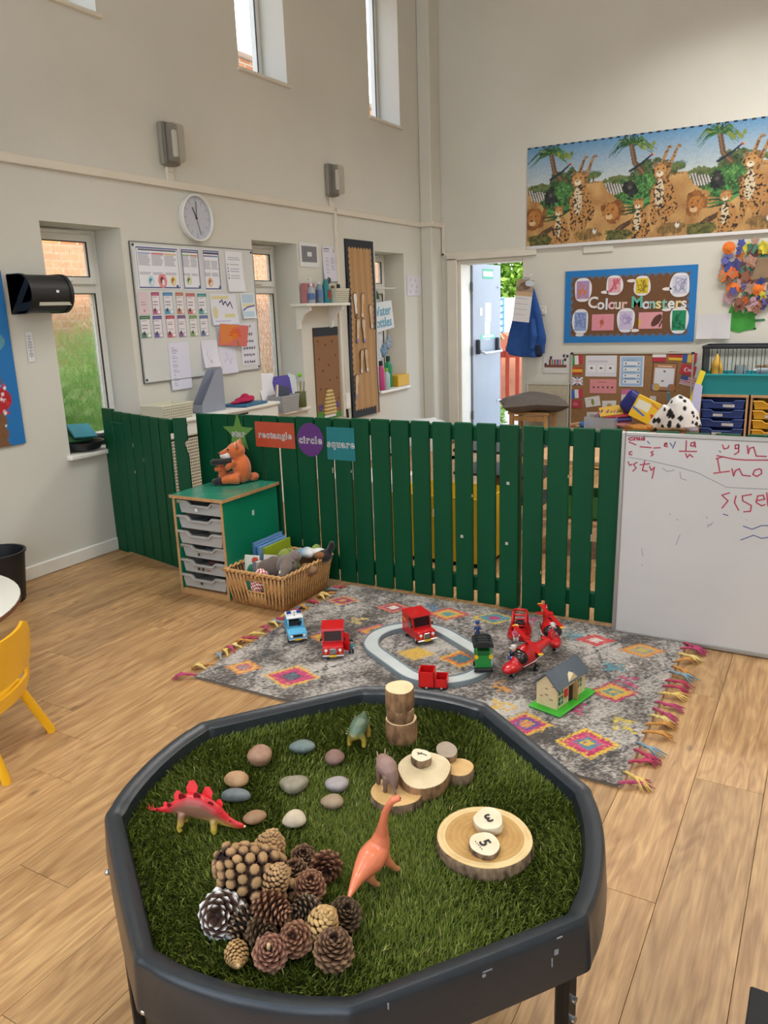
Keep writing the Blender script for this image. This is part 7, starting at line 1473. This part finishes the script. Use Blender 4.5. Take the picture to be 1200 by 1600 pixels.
me=bpy.data.meshes.new('cover'); me.from_pydata(V,[],F); me.update(); 
for p_ in me.polygons: p_.use_smooth=True
put('cover',me,GC,o,(0,0,0),(0,0,R(25)))
# ---------------------------------------------------------------- drawer cabinets and the small pet cage
CBF=7.98; q0=aty(1093,616,CBF); CT=q0.z; BEE=mat('#b9926a',.5,nv=.12,ns=18,stretch=(1,1,.15)); BLU=mat('#1f3f86',.35); YLW=mat('#d9a51f',.35)
def cabinet(label,x0,m,n_):
    w_=.425; d_=.40; o=T('tray_cabinet',label,'cabinet',(x0+w_/2,CBF,0)); H_=CT
    b=B(); b.box((-w_/2+.009,d_/2,H_/2-.01),(.018,d_,H_-.02)); b.box((w_/2-.009,d_/2,H_/2-.01),(.018,d_,H_-.02)); b.box((0,d_-.006,H_/2),(w_-.036,.012,H_-.04)); b.box((0,d_/2,.02),(w_-.036,d_-.02,.04)); b.ob('carcass',BEE,o)
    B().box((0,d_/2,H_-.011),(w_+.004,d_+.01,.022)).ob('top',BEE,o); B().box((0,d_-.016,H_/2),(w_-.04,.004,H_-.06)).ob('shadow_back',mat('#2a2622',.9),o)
    for i in range(n_):
        z=H_-.045-.088*(i+1)
        if z<.04: break
        t=storage_tray(o,(0,-.002,z+.006),w_-.05,d_-.06,.078,m)
        B().box((.05-.09*(i%2),-.006,.026),(.10 if i%2==0 else .085,.002,.026)).ob('name_label',mat('#d9dbe0',.6),t)
    return o
cabinet('wooden cabinet of dark blue trays under the pet cage',q0.x,BLU,7); cabinet('wooden cabinet of yellow trays under the pet cage',q0.x+.445,YLW,7)
qa=aty(1090,586,CBF-.01); qt=aty(1092,542,CBF+.12)
cg=T('pet_cage','small pet cage with a turquoise base and black wire top','cage',(qa.x+.46,CBF+.21,CT+.001)); TQ=mat('#15909b',.35); Lc=.90; hb=qa.z-CT
b=B(); A=[(-Lc/2+.03,-.19),(Lc/2-.03,-.19),(Lc/2-.03,.17),(-Lc/2+.03,.17)]; C=[(-Lc/2,-.215),(Lc/2,-.215),(Lc/2,.19),(-Lc/2,.19)]
r0=b.ring([(x,y,0) for x,y in A]); r1=b.ring([(x,y,hb) for x,y in C]); r2=b.ring([(x*.985,y*.97,hb) for x,y in C]); r3=b.ring([(x*.985,y*.97,.03) for x,y in A]); b.bridge(r0,r1); b.bridge(r1,r2); b.bridge(r2,r3); b._f(r0[::-1]); b._f(r3); b.ob('base_tub',TQ,cg)
b=B(); b.tube([(x,y,hb) for x,y in C],.010,6,closed=True); b.ob('base_rim',TQ,cg)
hc=qt.z-CT; WI=mat('#26282b',.4,.5); b=B()
for i in range(13):
    x=-Lc/2+.03+i*(Lc-.06)/12
    for y in(-.195,.175): b.cyl((x,y,hb),(x,y,hc),.003,n=5)
for y in np.linspace(-.195,.175,8):
    for x in(-Lc/2+.02,Lc/2-.02): b.cyl((x,y,hb),(x,y,hc),.003,n=5)
tag(b.ob('cage_wires',WI,cg),kind='stuff')
b=B(); b.box((0,-.195,hc),(Lc-.03,.02,.03),.004); b.box((0,.175,hc),(Lc-.03,.02,.03),.004); b.box((-Lc/2+.02,-.01,hc),(.02,.37,.03),.004); b.box((Lc/2-.02,-.01,hc),(.02,.37,.03),.004); b.ob('top_frame',WI,cg)
B().box((-Lc/2+.025,-.01,(hb+hc)/2),(.012,.37,hc-hb)).ob('side_panel',mat('#25282c',.5),cg)
M_=lambda v:(cg.location.x+v[0],cg.location.y+v[1],cg.location.z+v[2])
o=T('cage_shelter','yellow tent shaped shelter inside the pet cage','cage toy',M_((-Lc/2+.135,-.08,.032))); b=B(); b.lathe([(.06,0),(.065,.05),(.055,hb+.02),(.03,hb+.10),(.004,hb+.155)],14); b.ob('shell',mat('#d9a93f',.5),o,smooth=40); B().cyl((0,0,hb+.15),(0,0,hb+.175),.004,n=6).ob('tip',BLKP,o)
o=T('water_bottle','clear water bottle with metal spout lying in the pet cage','bottle',M_((.03,-.08,hb+.03)),rot=(0,R(90),0)); B().lathe([(.028,0),(.030,.02),(.030,.17),(.012,.20)],14).ob('body',clear_mat('#b9c3cb',.6),o,smooth=40); B().lathe([(.02,-.02),(.02,.0)],12).ob('cap',CHR,o)
o=T('cage_branch','brown gnawing branch in the pet cage','branch',M_((.10,.02,hb+.055))); B().tube([(-.08,0,0),(0,.01,.006),(.10,0,.0),(.2,-.01,.004)],.018,8).ob('wood',BARK,o,smooth=1); B().ball((.17,-.01,.035),.03,10,8).ob('dark_ball',BLKP,o,smooth=1)
tag(B().lathe([(.05,0),(.055,.06),(.05,.11)],16).ob('cage_cup',clear_mat('#a9b5bd',.5),None,M_((-.12,.03,.034+.11)),smooth=40),'clear plastic cup inside the pet cage','cup')
# ---------------------------------------------------------------- heap of boxes and bags before the cork board
HY=7.75; t0=aty(985,668,HY)
o=T('low_bench','low wooden bench under the heap of toy boxes','bench',(-1.72,HY+.05,0)); bz=.30
B().box((0,0,bz-.015),(1.05,.36,.03),.004).ob('top',BEE,o)
for sx in(-1,1): B().box((sx*.5,0,(bz-.03)/2),(.03,.34,bz-.03)).ob('side',BEE,o)
B().box((0,.15,.14),(.97,.02,.22)).ob('back',BEE,o)
def at7(x,y,Y=HY): return aty(*c7(x,y),Y)
q=at7(310,690,HY-.02); o=T('clear_tub','clear plastic tub of felt pens on the bench','tub',(q.x+.02,HY,bz)); openbox(o,'tub',(0,0,0),(.30,.24,.12),.004,clear_mat('#d3d8db',.35))
for i in range(7): B().cyl((-.10+.03*i,-.05+.02*(i%3),.02),(-.04+.03*i,.03,.17+.01*(i%2)),.007,n=6).ob('felt_pen',mat(['#b53a4a','#3f5fae','#d9b13f','#7a4f9a','#3f8a5a','#d97a8a','#5a86b5'][i],.5),o)
for i,(x,y,c,r_,l) in enumerate(((405,560,'#c9a03c',.3,'yellow book edge in the heap before the cork board'),(450,575,'#a8323f',.2,'red booklet in the heap before the cork board'),(480,600,'#4f4f9a',.25,'blue violet booklet in the heap before the cork board'),(480,640,'#d98a95',.2,'pink booklet in the heap before the cork board'))):
    q=at7(x,y,HY+.05); tag(B().box((0,0,0),(.22,.16,.018),.003).ob('booklet',mat(c,.5),None,(q.x,HY+.06,q.z),(R(25),R(-8+3*i),r_)),l,'booklet')
q=at7(585,480,HY+.06); b=B(); b.box((0,0,0),(.17,.09,.22),.04,seg=2,M=TR(ry=R(35))); tag(b.melt('navy_case',mat('#232a78',.35),None,(q.x,HY+.05,q.z),vox=.01,sm=5),'navy blue rounded case in the heap before the cork board','case')
q=at7(730,560,HY); o=T('yellow_box','yellow printed box tilted in the heap before the cork board','box',(q.x,HY-.02,q.z),0,rot=(R(-8),R(25),0)); B().box((0,0,0),(.30,.08,.22),.004).ob('carton',mat('#e0b51f',.45),o)
pr=Print(.29,.21,.006,'#e0b51f'); pr.rect(-.13,-.01,.0,.07,'#d9dbc9'); pr.line([(-.14,-.02),(-.02,-.05)],.02,'#3f6ab5'); pr.line([(.05,-.02),(.14,-.07)],.03,'#b5402f'); pr.line([(.0,.08),(.12,.05)],.018,'#c9763f'); pr.ob('printed_face',PAP,o,(0,-.0415,0))
SPOT=None
q=at7(940,600,HY-.05); o=T('spotted_costume','white costume with black spots draped on the heap','costume',(q.x,HY-.02,bz+.03)); b=B(); b.tube([(.05,0,.02),(.045,0,.14),(.03,0,.25),(.0,0,.30)],[(.20,.12),(.17,.11),(.10,.09),(.04,.05)],16); b.tube([(-.05,-.03,.2),(-.13,-.04,.08),(-.19,-.04,.0)],[.06,.06,.05],10)
ob=b.melt('cloth',vmat(.9),o,vox=.009,sm=5)
def spots(co):
    rg=np.random.default_rng(12); c=np.tile(np.array(lin('#dcdad8')),(len(co),1)); 
    for k in rg.choice(len(co),70,replace=False): c[np.linalg.norm((co-co[k])*np.array([1,1,.75]),axis=1)<rg.uniform(.010,.024)]=lin('#1c1b1d')
    return c
paint(ob,spots)
q=at7(640,690,HY-.08); b=B(); b.ball((0,0,0),(.12,.07,.035),14,10,f=lambda d:1+.15*math.sin(6*d.x+4*d.y)); b.ball((.10,0,.01),(.05,.04,.03),12,8); tag(b.melt('ginger_toy',mat('#a8702f',.9,nv=.2,ns=40),None,(q.x,HY-.10,bz+.035),vox=.008,sm=2),'ginger soft toy lying at the front of the heap','soft toy')
q=at7(1100,580,HY+.1); tag(B().prism([(-.05,0),(.05,0),(.05,.42),(-.02,.44)],.02).ob('lilac_folder',mat('#b5b3d3',.5),None,(q.x,HY+.12,bz),(R(-6),R(4),R(20))),'lilac folder standing between the costume and the cabinet','folder')
q=at7(1095,370,HY+.2); tag(B().prism([(-.02,0),(.03,0),(.05,.30),(.0,.31)],.02).ob('yellow_file',mat('#d9c92f',.5),None,(q.x+.005,HY+.15,q.z-.12),(R(-6),R(14),R(20))),'narrow yellow file beside the pet cage','file')
for i,(x,c) in enumerate(((915,'#4f7f8a'),(940,'#7f8a9a'),(955,'#5a6f7a'))):
    q=at7(x,440,HY+.12); hh=q.z+.05-bz; tag(B().box((0,0,0),(.012,.02,hh),.003).ob('rolled_sheet',mat(c,.6),None,(q.x,HY+.14,bz+hh/2+.002),(0,R(-12-5*i),0)),['teal grey','pale grey','slate'][i]+' rolled paper standing behind the spotted costume','paper roll')
q=at7(185,675,HY-.05); b=B(); b.ball((0,0,0),(.09,.06,.04),14,10,f=lambda d:1+.12*math.sin(6*d.x)); tag(b.melt('blue_cloth',mat('#2f6fae',.8),None,(q.x+.03,HY-.03,bz+.036),vox=.008,sm=2),'blue cloth at the left end of the bench','cloth')
q=at7(110,680,HY); tag(B().box((0,0,0),(.24,.07,.022),.003).ob('wood_tray_edge',BEE,None,(q.x+.06,HY+.0,bz+.045),(0,R(-10),0)),'slanting wooden strip at the left end of the bench','wood strip')
# ---------------------------------------------------------------- open fire door
dl=T('fire_door','grey fire door standing open with a push bar and stickers','door leaf',(DX0+.045,BWY+.28,0),R(88)); DW,DH,DT=.80,1.965,.045; DG=mat('#8f96a0',.45,nv=.03,ns=4)
B().box((DW/2,.0,DH/2+.012),(DW,DT,DH),.003).ob('leaf',DG,dl)   # local -y faces the room side of the opened leaf
for z in(.25,1.0,1.72): B().cyl((-.008,-.02,z-.05),(-.008,-.02,z+.05),.012,n=10).ob('hinge',mat('#6d6f73',.4,.7),dl)
zb=1.01
for x in(.10,.66): B().box((x,-.045,zb+.03),(.045,.05,.17),.01).ob('bar_bracket',mat('#3a3d42',.4),dl)
B().tube([(.10,-.07,zb-.02),(.14,-.115,zb-.045),(.62,-.115,zb-.045),(.66,-.07,zb-.02)],.016,10).ob('push_bar',mat('#c9ccd0',.3,.6),dl,smooth=1)
def stick(name,x,z,w_,h_,c,txt=None,fs=.04):
    k=B().box((x,-DT/2-.001,z),(w_,.002,h_)).ob(name,mat(c,.5),dl)
    if txt: b=B(); b.text(txt,fs,TR(x,-DT/2-.0028,z),.0003,bold=.001); b.ob('lettering',mat('#f0f3f0',.5),k)
stick('fire_sign',.42,1.87,.30,.11,'#1f9a6f',None); stick('push_sign',.42,1.145,.40,.05,'#5fbfa0',None)
B().box((.42,-DT/2-.0025,1.87),(.27,.001,.058)).ob('sign_white_band',WHTP,dl); B().box((.43,-DT/2-.0025,1.15),(.30,.001,.022)).ob('sign_white_band',WHTP,dl); stick('notice',.42,1.43,.17,.22,'#e0e3e3'); stick('notice',.40,1.22,.15,.22,'#d3e3ec'); stick('round_sticker',.22,1.44,.07,.09,'#d3dbb0')
B().tube([(.70,-.03,1.72),(.76,-.06,1.72)],.008,8).ob('catch',CHR,dl); B().tube([(.68,-.03,.35),(.74,-.06,.35)],.008,8).ob('catch',CHR,dl)
# ---------------------------------------------------------------- furniture glimpsed through the pickets
o=T('play_table','wooden play table with a shelf behind the right hand fence panel','table',(-1.0,4.75,0)); B().box((0,0,.60),(1.15,.55,.03),.006).ob('top',BEE,o); B().box((0,0,.22),(1.08,.50,.02)).ob('shelf',BEE,o)
for sx in(-1,1):
    for sy in(-1,1): B().box((sx*.53,sy*.23,.293),(.05,.05,.585),.004).ob('leg',BEE,o)
o=T('yellow_storage_box','yellow storage box glimpsed through the middle of the fence','storage box',(-2.0,4.3,0)); openbox(o,'tub',(0,0,.02),(.62,.40,.40),.008,mat('#d3b21f',.5)); B().box((0,0,.01),(.56,.34,.02)).ob('base',BLKP,o)
o=T('black_trolley','black metal trolley frame behind the fence','trolley',(-1.95,5.15,0)); 
for sx in(-1,1):
    for sy in(-1,1): B().cyl((sx*.3,sy*.2,0),(sx*.3,sy*.2,.55),.014,n=8).ob('upright',BLKP,o)
for z in(.2,.38,.54): B().box((0,0,z),(.64,.44,.02),.004).ob('shelf',BLKP,o)
for i,(x,y,z,c,l) in enumerate(((-1.3,4.72,.232,'#3f8a4a','green toy crate on the shelf of the play table'),(-.8,4.7,.232,'#3f7fae','blue toy crate on the shelf of the play table'),(-1.95,5.15,.211,'#8a5a35','brown crate on the lowest trolley shelf'))):
    o=T('toy_crate',l,'crate',(x,y,z),0,'toy crates behind the fence'); openbox(o,'tub',(0,0,0),(.30,.26,.14),.006,mat(c,.5))
o=T('brick_box','white cardboard box glimpsed low through the left part of the fence','box',(-2.75,4.6,0)); B().box((0,0,.20),(.55,.40,.40),.006).ob('carton',mat('#d9d6cf',.7),o); B().box((0,-.201,.20),(.12,.002,.40)).ob('tape',mat('#b99a6a',.4),o)
# ================================================================ large whiteboard leaning on the fence
WBW,WBH=1.20,.94; p0=Vector((-.803,3.492,.004)); lean=math.atan2(3.549-3.492-.012,WBH)
wb=T('leaning_whiteboard','large whiteboard with red handwriting leaning on the green fence','whiteboard',p0,0,rot=(-lean,0,R(-.6)))
B().box((WBW/2,.006,WBH/2),(WBW-.02,.010,WBH-.02)).ob('panel',mat('#c6c4c1',.28,nv=.03,ns=3,coat=.2),wb)
b=B(); frame_rect(b,0,WBW,0,WBH,.018,.004,.022,.003); b.ob('frame',mat('#a3a09b',.35,.6),wb)
MI=(Matrix.Translation(p0)@Euler((-lean,0,R(-.6))).to_matrix().to_4x4()).inverted()
def wbp(x,y):
    X_,Y_=x/4+940,y/4+660; d=_ray(X_,Y_); o_=MI@EYE; dd=MI.to_3x3()@d; t=-o_.y/dd.y; q=o_+dd*t; return (q.x,q.z)
def ink(name,strokes,c,w_=.0055):
    for i,st in enumerate(strokes):
        b=B(); b.ribbon([Vector(wbp(x,y)) for x,y in st],w_,TR(0,-.0002,0)); b.ob(name,mat(c,.5),wb,fix=False)
INK='#b0384f'
ink('handwriting',[[(195,95),(175,97),(168,105),(180,112),(200,108)],[(203,93),(206,112),(207,100),(217,95)],[(234,96),(221,98),(221,109),(233,108),(236,96),(240,112)],[(262,97),(250,98),(249,109),(261,110),(266,88),(269,112)],[(170,122),(215,140)],[(240,152),(310,158)],[(325,160),(368,158)],[(392,140),(410,138),(405,128),(395,132),(392,148),(412,152)],[(530,115),(526,178)],[(486,180),(594,182)],[(580,125),(560,128),(556,145),(575,150),(582,122),(587,156)],[(525,195),(535,220),(550,200),(570,217)],[(190,182),(173,186),(173,200),(190,202)],[(322,180),(309,188),(323,200),(309,210)],[(755,140),(765,166),(790,160),(796,145)],[(858,140),(836,142),(835,165),(856,162),(858,140),(856,185),(830,201)],[(910,145),(916,196),(926,162),(950,155),(966,210),(1030,213)],[(720,208),(780,220),(830,230),(900,235),(1060,236)],[(715,228),(762,214)],[(725,228),(738,305)],[(700,318),(800,305)],[(815,290),(825,335),(836,302),(860,290),(880,330),(930,336)],[(985,290),(956,300),(945,325),(970,338),(1000,320),(998,296),(985,290)],[(165,245),(175,268),(190,262)],[(222,250),(200,262),(216,285),(195,305)],[(270,240),(255,300),(285,306)],[(240,265),(300,258)],[(300,275),(310,300),(330,280),(316,350)],[(800,440),(752,455),(790,490),(752,536)],[(840,460),(830,500),(856,549)],[(937,450),(880,460),(882,490),(936,520),(930,556),(888,559)],[(965,490),(1020,480),(1010,455),(976,460),(965,500),(1000,521),(1022,514)],[(1032,440),(1040,522)]],INK)
ink('blue_marks',[[(428,128),(442,150)],[(462,120),(445,162)],[(285,118),(300,132)],[(735,178),(745,186)],[(885,648),(940,668),(1000,645),(1060,645)],[(870,735),(950,705),(1000,725),(1060,715)],[(760,573),(790,582)]],'#3f4f86',.004)
ink('grey_scuffs',[[(170,218),(300,240),(480,280),(600,315),(700,365),(780,405),(900,412),(1060,418)],[(380,285),(410,308),(455,298)],[(490,310),(495,350),(530,362)],[(250,790),(258,835)],[(248,888),(258,896)],[(470,605),(480,612)],[(655,590),(660,600)],[(905,605),(908,612)],[(425,570),(432,578)],[(465,765),(490,700)],[(660,655),(700,622)],[(690,640),(660,640)]],'#8d8d90',.003)
# ================================================================ foreground at the left: chair, table, bin
YC=mat('#f2b616',.3,coat=.2,nv=.03,ns=8)
ch=T('toddler_chair','yellow plastic toddler chair beside the white table','chair',(0,0,0)); 
f1=fl(80,1143,.0); f2=fl(10,1224,.0); 
# the chair stands with its back to the viewer's right; back panel seen edge-on
ax=(f2-f1).normalized()                       # along the back
fw=Vector((-ax.y,ax.x,0)); 
if fw.dot(Vector((-1,0,0)))<0: fw=-fw         # forward points away to the left
ctr=(f1+f2)/2+ax*.03
def cp(a,f,z): return ctr+ax*a+fw*f+Vector((0,0,z))
HWc=.165
def panel(rows,th,name):
    b=B(); n=len(rows[0]); A=[[b.bm.verts.new(p) for p in r] for r in rows]; C=[[b.bm.verts.new(p+fw*th) for p in r] for r in rows]
    for i in range(len(rows)-1):
        for j in range(n-1): b._f([A[i][j],A[i][j+1],A[i+1][j+1],A[i+1][j]]); b._f([C[i][j],C[i+1][j],C[i+1][j+1],C[i][j+1]])
    for i in range(len(rows)-1):
        for j in(0,n-1): b._f([A[i][j],A[i+1][j],C[i+1][j],C[i][j]])
    for j in range(n-1):
        for i in(0,len(rows)-1): b._f([A[i][j],A[i][j+1],C[i][j+1],C[i][j]])
    return b.ob(name,YC,ch,smooth=50)
def back(z,hw,curve=.05): return [cp(t*hw,.045-.10*(z-.30)/.25*0-(.03*(z-.28)/.25)-.045+curve*.5*(t*t),z) for t in np.linspace(-1,1,11)]
panel([back(z,h) for z,h in((.305,.160),(.33,.172),(.38,.176),(.43,.170),(.465,.155),(.478,.125))],.012,'backrest')
panel([back(z,h) for z,h in((.225,.150),(.25,.162),(.272,.164))],.012,'lumbar_rail')
for s in(-1,1): panel([[cp(s*(h-.035*(1-t)),-.03*(z-.28)/.25+.025*(((h-.035*(1-t))/h)**2),z) for t in(0,.5,1)] for z,h in((.268,.164),(.29,.162),(.31,.162))],.012,'back_upright')
b=B(); b.box((0,0,0),(.31,.30,.014),.006,M=Matrix.Translation(cp(0,.20,.238))@Matrix.Rotation(math.atan2(ax.y,ax.x),4,'Z')); b.ob('seat',YC,ch,smooth=40)
for s in(-1,1):
    ft=f2 if s>0 else f1
    B().tube([cp(s*.125,.065,.236),ft+Vector((0,0,.012)),ft],[.017,.016,.016],12).ob('rear_leg',YC,ch,smooth=40)
    B().tube([cp(s*.125,.30,.236),cp(s*.15,.36,.0)],[.017,.015],12).ob('front_leg',YC,ch,smooth=40)
tq=fl(13,950,.46); tb=T('round_table','white topped low table cut off by the left edge','table',(tq.x-.45,tq.y-.30,0)); 
B().lathe([(.54,.435),(.55,.44),(.55,.457),(.545,.46)],56).ob('top',mat('#dcdcd2',.35),tb,smooth=40); B().lathe([(.551,.438),(.551,.455)],56,cap=False).ob('edge_band',mat('#7a4f3a',.5),tb,smooth=1)
for a in(45,135,225,315): B().cyl((.4*math.cos(R(a)),.4*math.sin(R(a)),0),(.37*math.cos(R(a)),.37*math.sin(R(a)),.436),.02,n=12).ob('leg',mat('#8f9296',.3,.8),tb,smooth=40)
# black bin by the wall
pb=fl(6,934,0); o=T('waste_bin','black plastic waste bin against the wall at the left edge','bin',(LWX+.19,2.53,0)); q=atx(22,853,LWX+.19)
bh=max(.2,min(.34,q.z)); b=B(); b.lathe([(.115,0),(.12,.01),(.148,bh-.012),(.156,bh-.010),(.156,bh),(.144,bh),(.112,.02),(.01,.018)],32); b.ob('body',mat('#1b1d21',.45),o,smooth=40)
# black mat at the right edge
p=fl(1172,1546,0); o=T('floor_mat','black floor mat corner at the right edge','mat',(p.x+.30,p.y-.245,0)); B().box((0,0,.004),(.60,.50,.007),.003).ob('rubber',mat('#17181a',.8,nv=.1,ns=80),o)
# ================================================================ outside
PAV=mat('#c9c3b8',.85,nv=.12,ns=3,bump=.2,bs=20); GRS=mat('#5a8a35',.9,nv=.25,ns=6)
struct(B().box((0,15,-.09),(30,13.1,.06)).ob('ground_yard',PAV)); struct(B().box((-8.0,3,-.09),(7.0,40,.06)).ob('ground_garden',GRS))
def brick():
    m=bpy.data.materials.new('brickwork'); m.use_nodes=True; t=m.node_tree; N=t.nodes; L=t.links; p_=N['Principled BSDF']; p_.inputs['Roughness'].default_value=.85
    tc=N.new('ShaderNodeTexCoord'); sp_=N.new('ShaderNodeSeparateXYZ'); cb=N.new('ShaderNodeCombineXYZ'); L.new(tc.outputs['Object'],sp_.inputs[0]); L.new(sp_.outputs[1],cb.inputs[0]); L.new(sp_.outputs[2],cb.inputs[1])
    bk_=N.new('ShaderNodeTexBrick'); bk_.inputs['Scale'].default_value=1; bk_.inputs['Brick Width'].default_value=.225; bk_.inputs['Row Height'].default_value=.075; bk_.inputs['Mortar Size'].default_value=.010; bk_.inputs['Color1'].default_value=(*lin('#b5683f'),1); bk_.inputs['Color2'].default_value=(*lin('#d9995f'),1); bk_.inputs['Mortar'].default_value=(*lin('#cdbfa8'),1); L.new(cb.outputs[0],bk_.inputs[0]); L.new(bk_.outputs[0],p_.inputs['Base Color']); return m
nb=T('brick_building','sunlit orange brick house wall outside the left windows','building',(-7.2,5,0)); B().box((0,0,2.35),(.3,16,4.7)).ob('brick_wall',brick(),nb); B().box((.0,0,4.76),(.6,16.2,.10)).ob('eaves',WHTP,nb)
for k in range(2): w=B().box((.151,-1.2+4.2*k,3.3),(.02,1.1,1.2)).ob('window',mat('#dfe3e6',.4),nb); B().box((.163,-1.2+4.2*k,3.3),(.01,.95,1.05)).ob('pane',mat('#8fa3b5',.1),w)
LEAFV=vmat(.501,spec=.3)
_t=LEAFV.node_tree; _p=_t.nodes['Principled BSDF']; _a=[n for n in _t.nodes if n.type=='ATTRIBUTE'][0]; _tl=_t.nodes.new('ShaderNodeBsdfTranslucent'); _mx=_t.nodes.new('ShaderNodeMixShader'); _mx.inputs[0].default_value=.45
_t.links.new(_a.outputs['Color'],_tl.inputs[0]); _t.links.new(_p.outputs[0],_mx.inputs[1]); _t.links.new(_tl.outputs[0],_mx.inputs[2]); _t.links.new(_mx.outputs[0],_t.nodes['Material Output'].inputs[0])
def shrub(name,label,loc,rx,ry,h,n,cols,size,seed,trunk=True,group=None,box=False):
    rg=np.random.default_rng(seed); o=T(name,label,'shrub' if h<3 else 'tree',loc,0,group)
    u=rg.normal(size=(n,3)); u/=np.linalg.norm(u,axis=1)[:,None]; r=rg.uniform(.25,1,n)**.45; lump=1+.22*np.sin(u[:,0]*7+seed)*np.cos(u[:,2]*6)+.12*np.sin(u[:,1]*13)
    c=np.c_[u[:,0]*rx*r*lump,u[:,1]*ry*r*lump,h*.52+u[:,2]*h*.48*r*lump]; c[:,2]=np.clip(c[:,2],.03,None)
    a=rg.normal(size=(n,3)); a/=np.linalg.norm(a,axis=1)[:,None]; b_=np.cross(a,rg.normal(size=(n,3))); b_/=np.linalg.norm(b_,axis=1)[:,None]; s=rg.uniform(.6,1.3,n)[:,None]*size
    co=np.stack([c-a*s,c-b_*s*.45,c+a*s,c+b_*s*.45],1).reshape(-1,3); me=bpy.data.meshes.new('foliage'); i0=np.arange(n)*4
    me.vertices.add(n*4); me.vertices.foreach_set('co',co.ravel()); me.loops.add(n*4); me.loops.foreach_set('vertex_index',np.arange(n*4,dtype=np.int32)); me.polygons.add(n); me.polygons.foreach_set('loop_start',np.arange(0,n*4,4,dtype=np.int32)); me.update(calc_edges=True)
    pal=np.array([lin(k) for k in cols]); cc=np.ones((n,4,4)); cc[:,:,:3]=pal[rg.integers(0,len(cols),n)][:,None,:]*rg.uniform(.8,1.2,(n,1,1)); me.color_attributes.new('Col','FLOAT_COLOR','POINT').data.foreach_set('color',cc.ravel())
    tag(put('foliage',me,LEAFV,o),kind='stuff'); B().tube([(0,0,0),(.02,0,h*.4),(0,.03,h*.75)],[.03+h*.012,.025+h*.008,.012],8).ob('stem',mat('#5a4630',.9),o,smooth=1)
GR=['#9ccc60','#b5dc7c','#7ab552','#d3e8a3','#88c063']
for i,(x,y,h,rx,l) in enumerate(((-5.25,4.55,1.55,.55,'tall leafy green shrub outside the garden window'),(-5.5,3.9,1.25,.5,'bushy green shrub at the left outside the garden window'),(-5.6,5.35,1.2,.5,'green shrub low outside the garden window, farther along'),(-5.7,8.6,.9,.5,'low green shrub outside the second window'))): shrub('garden_shrub',l,(x,y,-.06),rx,rx*1.1,h,1500,GR,.065,i+1,group='shrubs by the left windows')
# beyond the open door
shrub('leafy_tree','large bright green tree in the yard beyond the open door',(-6.35,15.6,-.06),2.1,1.6,4.6,20000,['#6f9a35','#93b845','#4f7f2f','#b5cf6a','#7fa845'],.085,21)
shrub('leafy_tree','darker green tree behind the bright one beyond the door',(-4.6,19.6,-.06),1.6,1.5,5.2,12000,['#3f6a2f','#5a8a3f','#2f5a2a'],.11,22)
o=T('yard_fence','white panel fence across the yard beyond the open door','fence',(-5.2,13.2,-.06))
for k in range(12): B().box((-2.4+k*.40,0,.85),(.385,.03,1.68),.004).ob('panel_board',mat('#e6e8ea',.6),o)
for k in range(4): B().box((-2.5+k*1.5,.05,.86),(.08,.07,1.72)).ob('post',mat('#dfe2e4',.6),o)
o=T('blue_netting','pale blue checked netting tied to the yard fence','netting',(-5.38,13.05,-.06))
for k in range(7): B().box((-.36+k*.12,0,.85),(.012,.012,1.7)).ob('net_cord',mat('#4f9fd0',.6),o)
for k in range(14): B().box((0,.012,.25+k*.11),(.74,.012,.012)).ob('net_cord',mat('#4f9fd0',.6),o)
B().box((0,.03,.85),(.74,.01,1.7)).ob('net_sheet',mat('#bfe0f0',.6),o)
RF=mat('#b5452f',.6,nv=.1,ns=10); q=aty(777,655,10.3); o=T('red_picket_gate','red painted wooden picket gate just outside the door','gate',(q.x,10.3,-.06),R(14)); 
B().box((.0,0,.55),(.10,.10,1.15),.006).ob('post',RF,o); B().prism([(-.09,1.12),(.09,1.12),(0,1.26)],.18,TR(0,.09,0)).ob('post_cap',mat('#b98a55',.7),o)
for z in(.26,.92): B().box((.45,0,z),(.86,.03,.09),.004).ob('rail',RF,o)
for k in range(6): B().box((.14+k*.135,-.025,.60),(.055,.02,.86),.004).ob('picket',RF,o)
q=aty(770,650,9.7); shrub('doorstep_weed','small green plant at the foot of the fire door',(q.x+.02,9.75,-.06),.14,.12,.32,160,GR,.04,31)
o=T('shed','brown shed seen past the red gate','shed',(-4.55,12.1,-.06)); B().box((0,0,.45),(.9,.6,.9)).ob('walls',mat('#c98a6a',.8,nv=.1,ns=8),o); B().prism([(-.52,.88),(.52,.88),(0,1.16)],.7,TR(0,.35,0)).ob('roof',mat('#a8654a',.8),o)
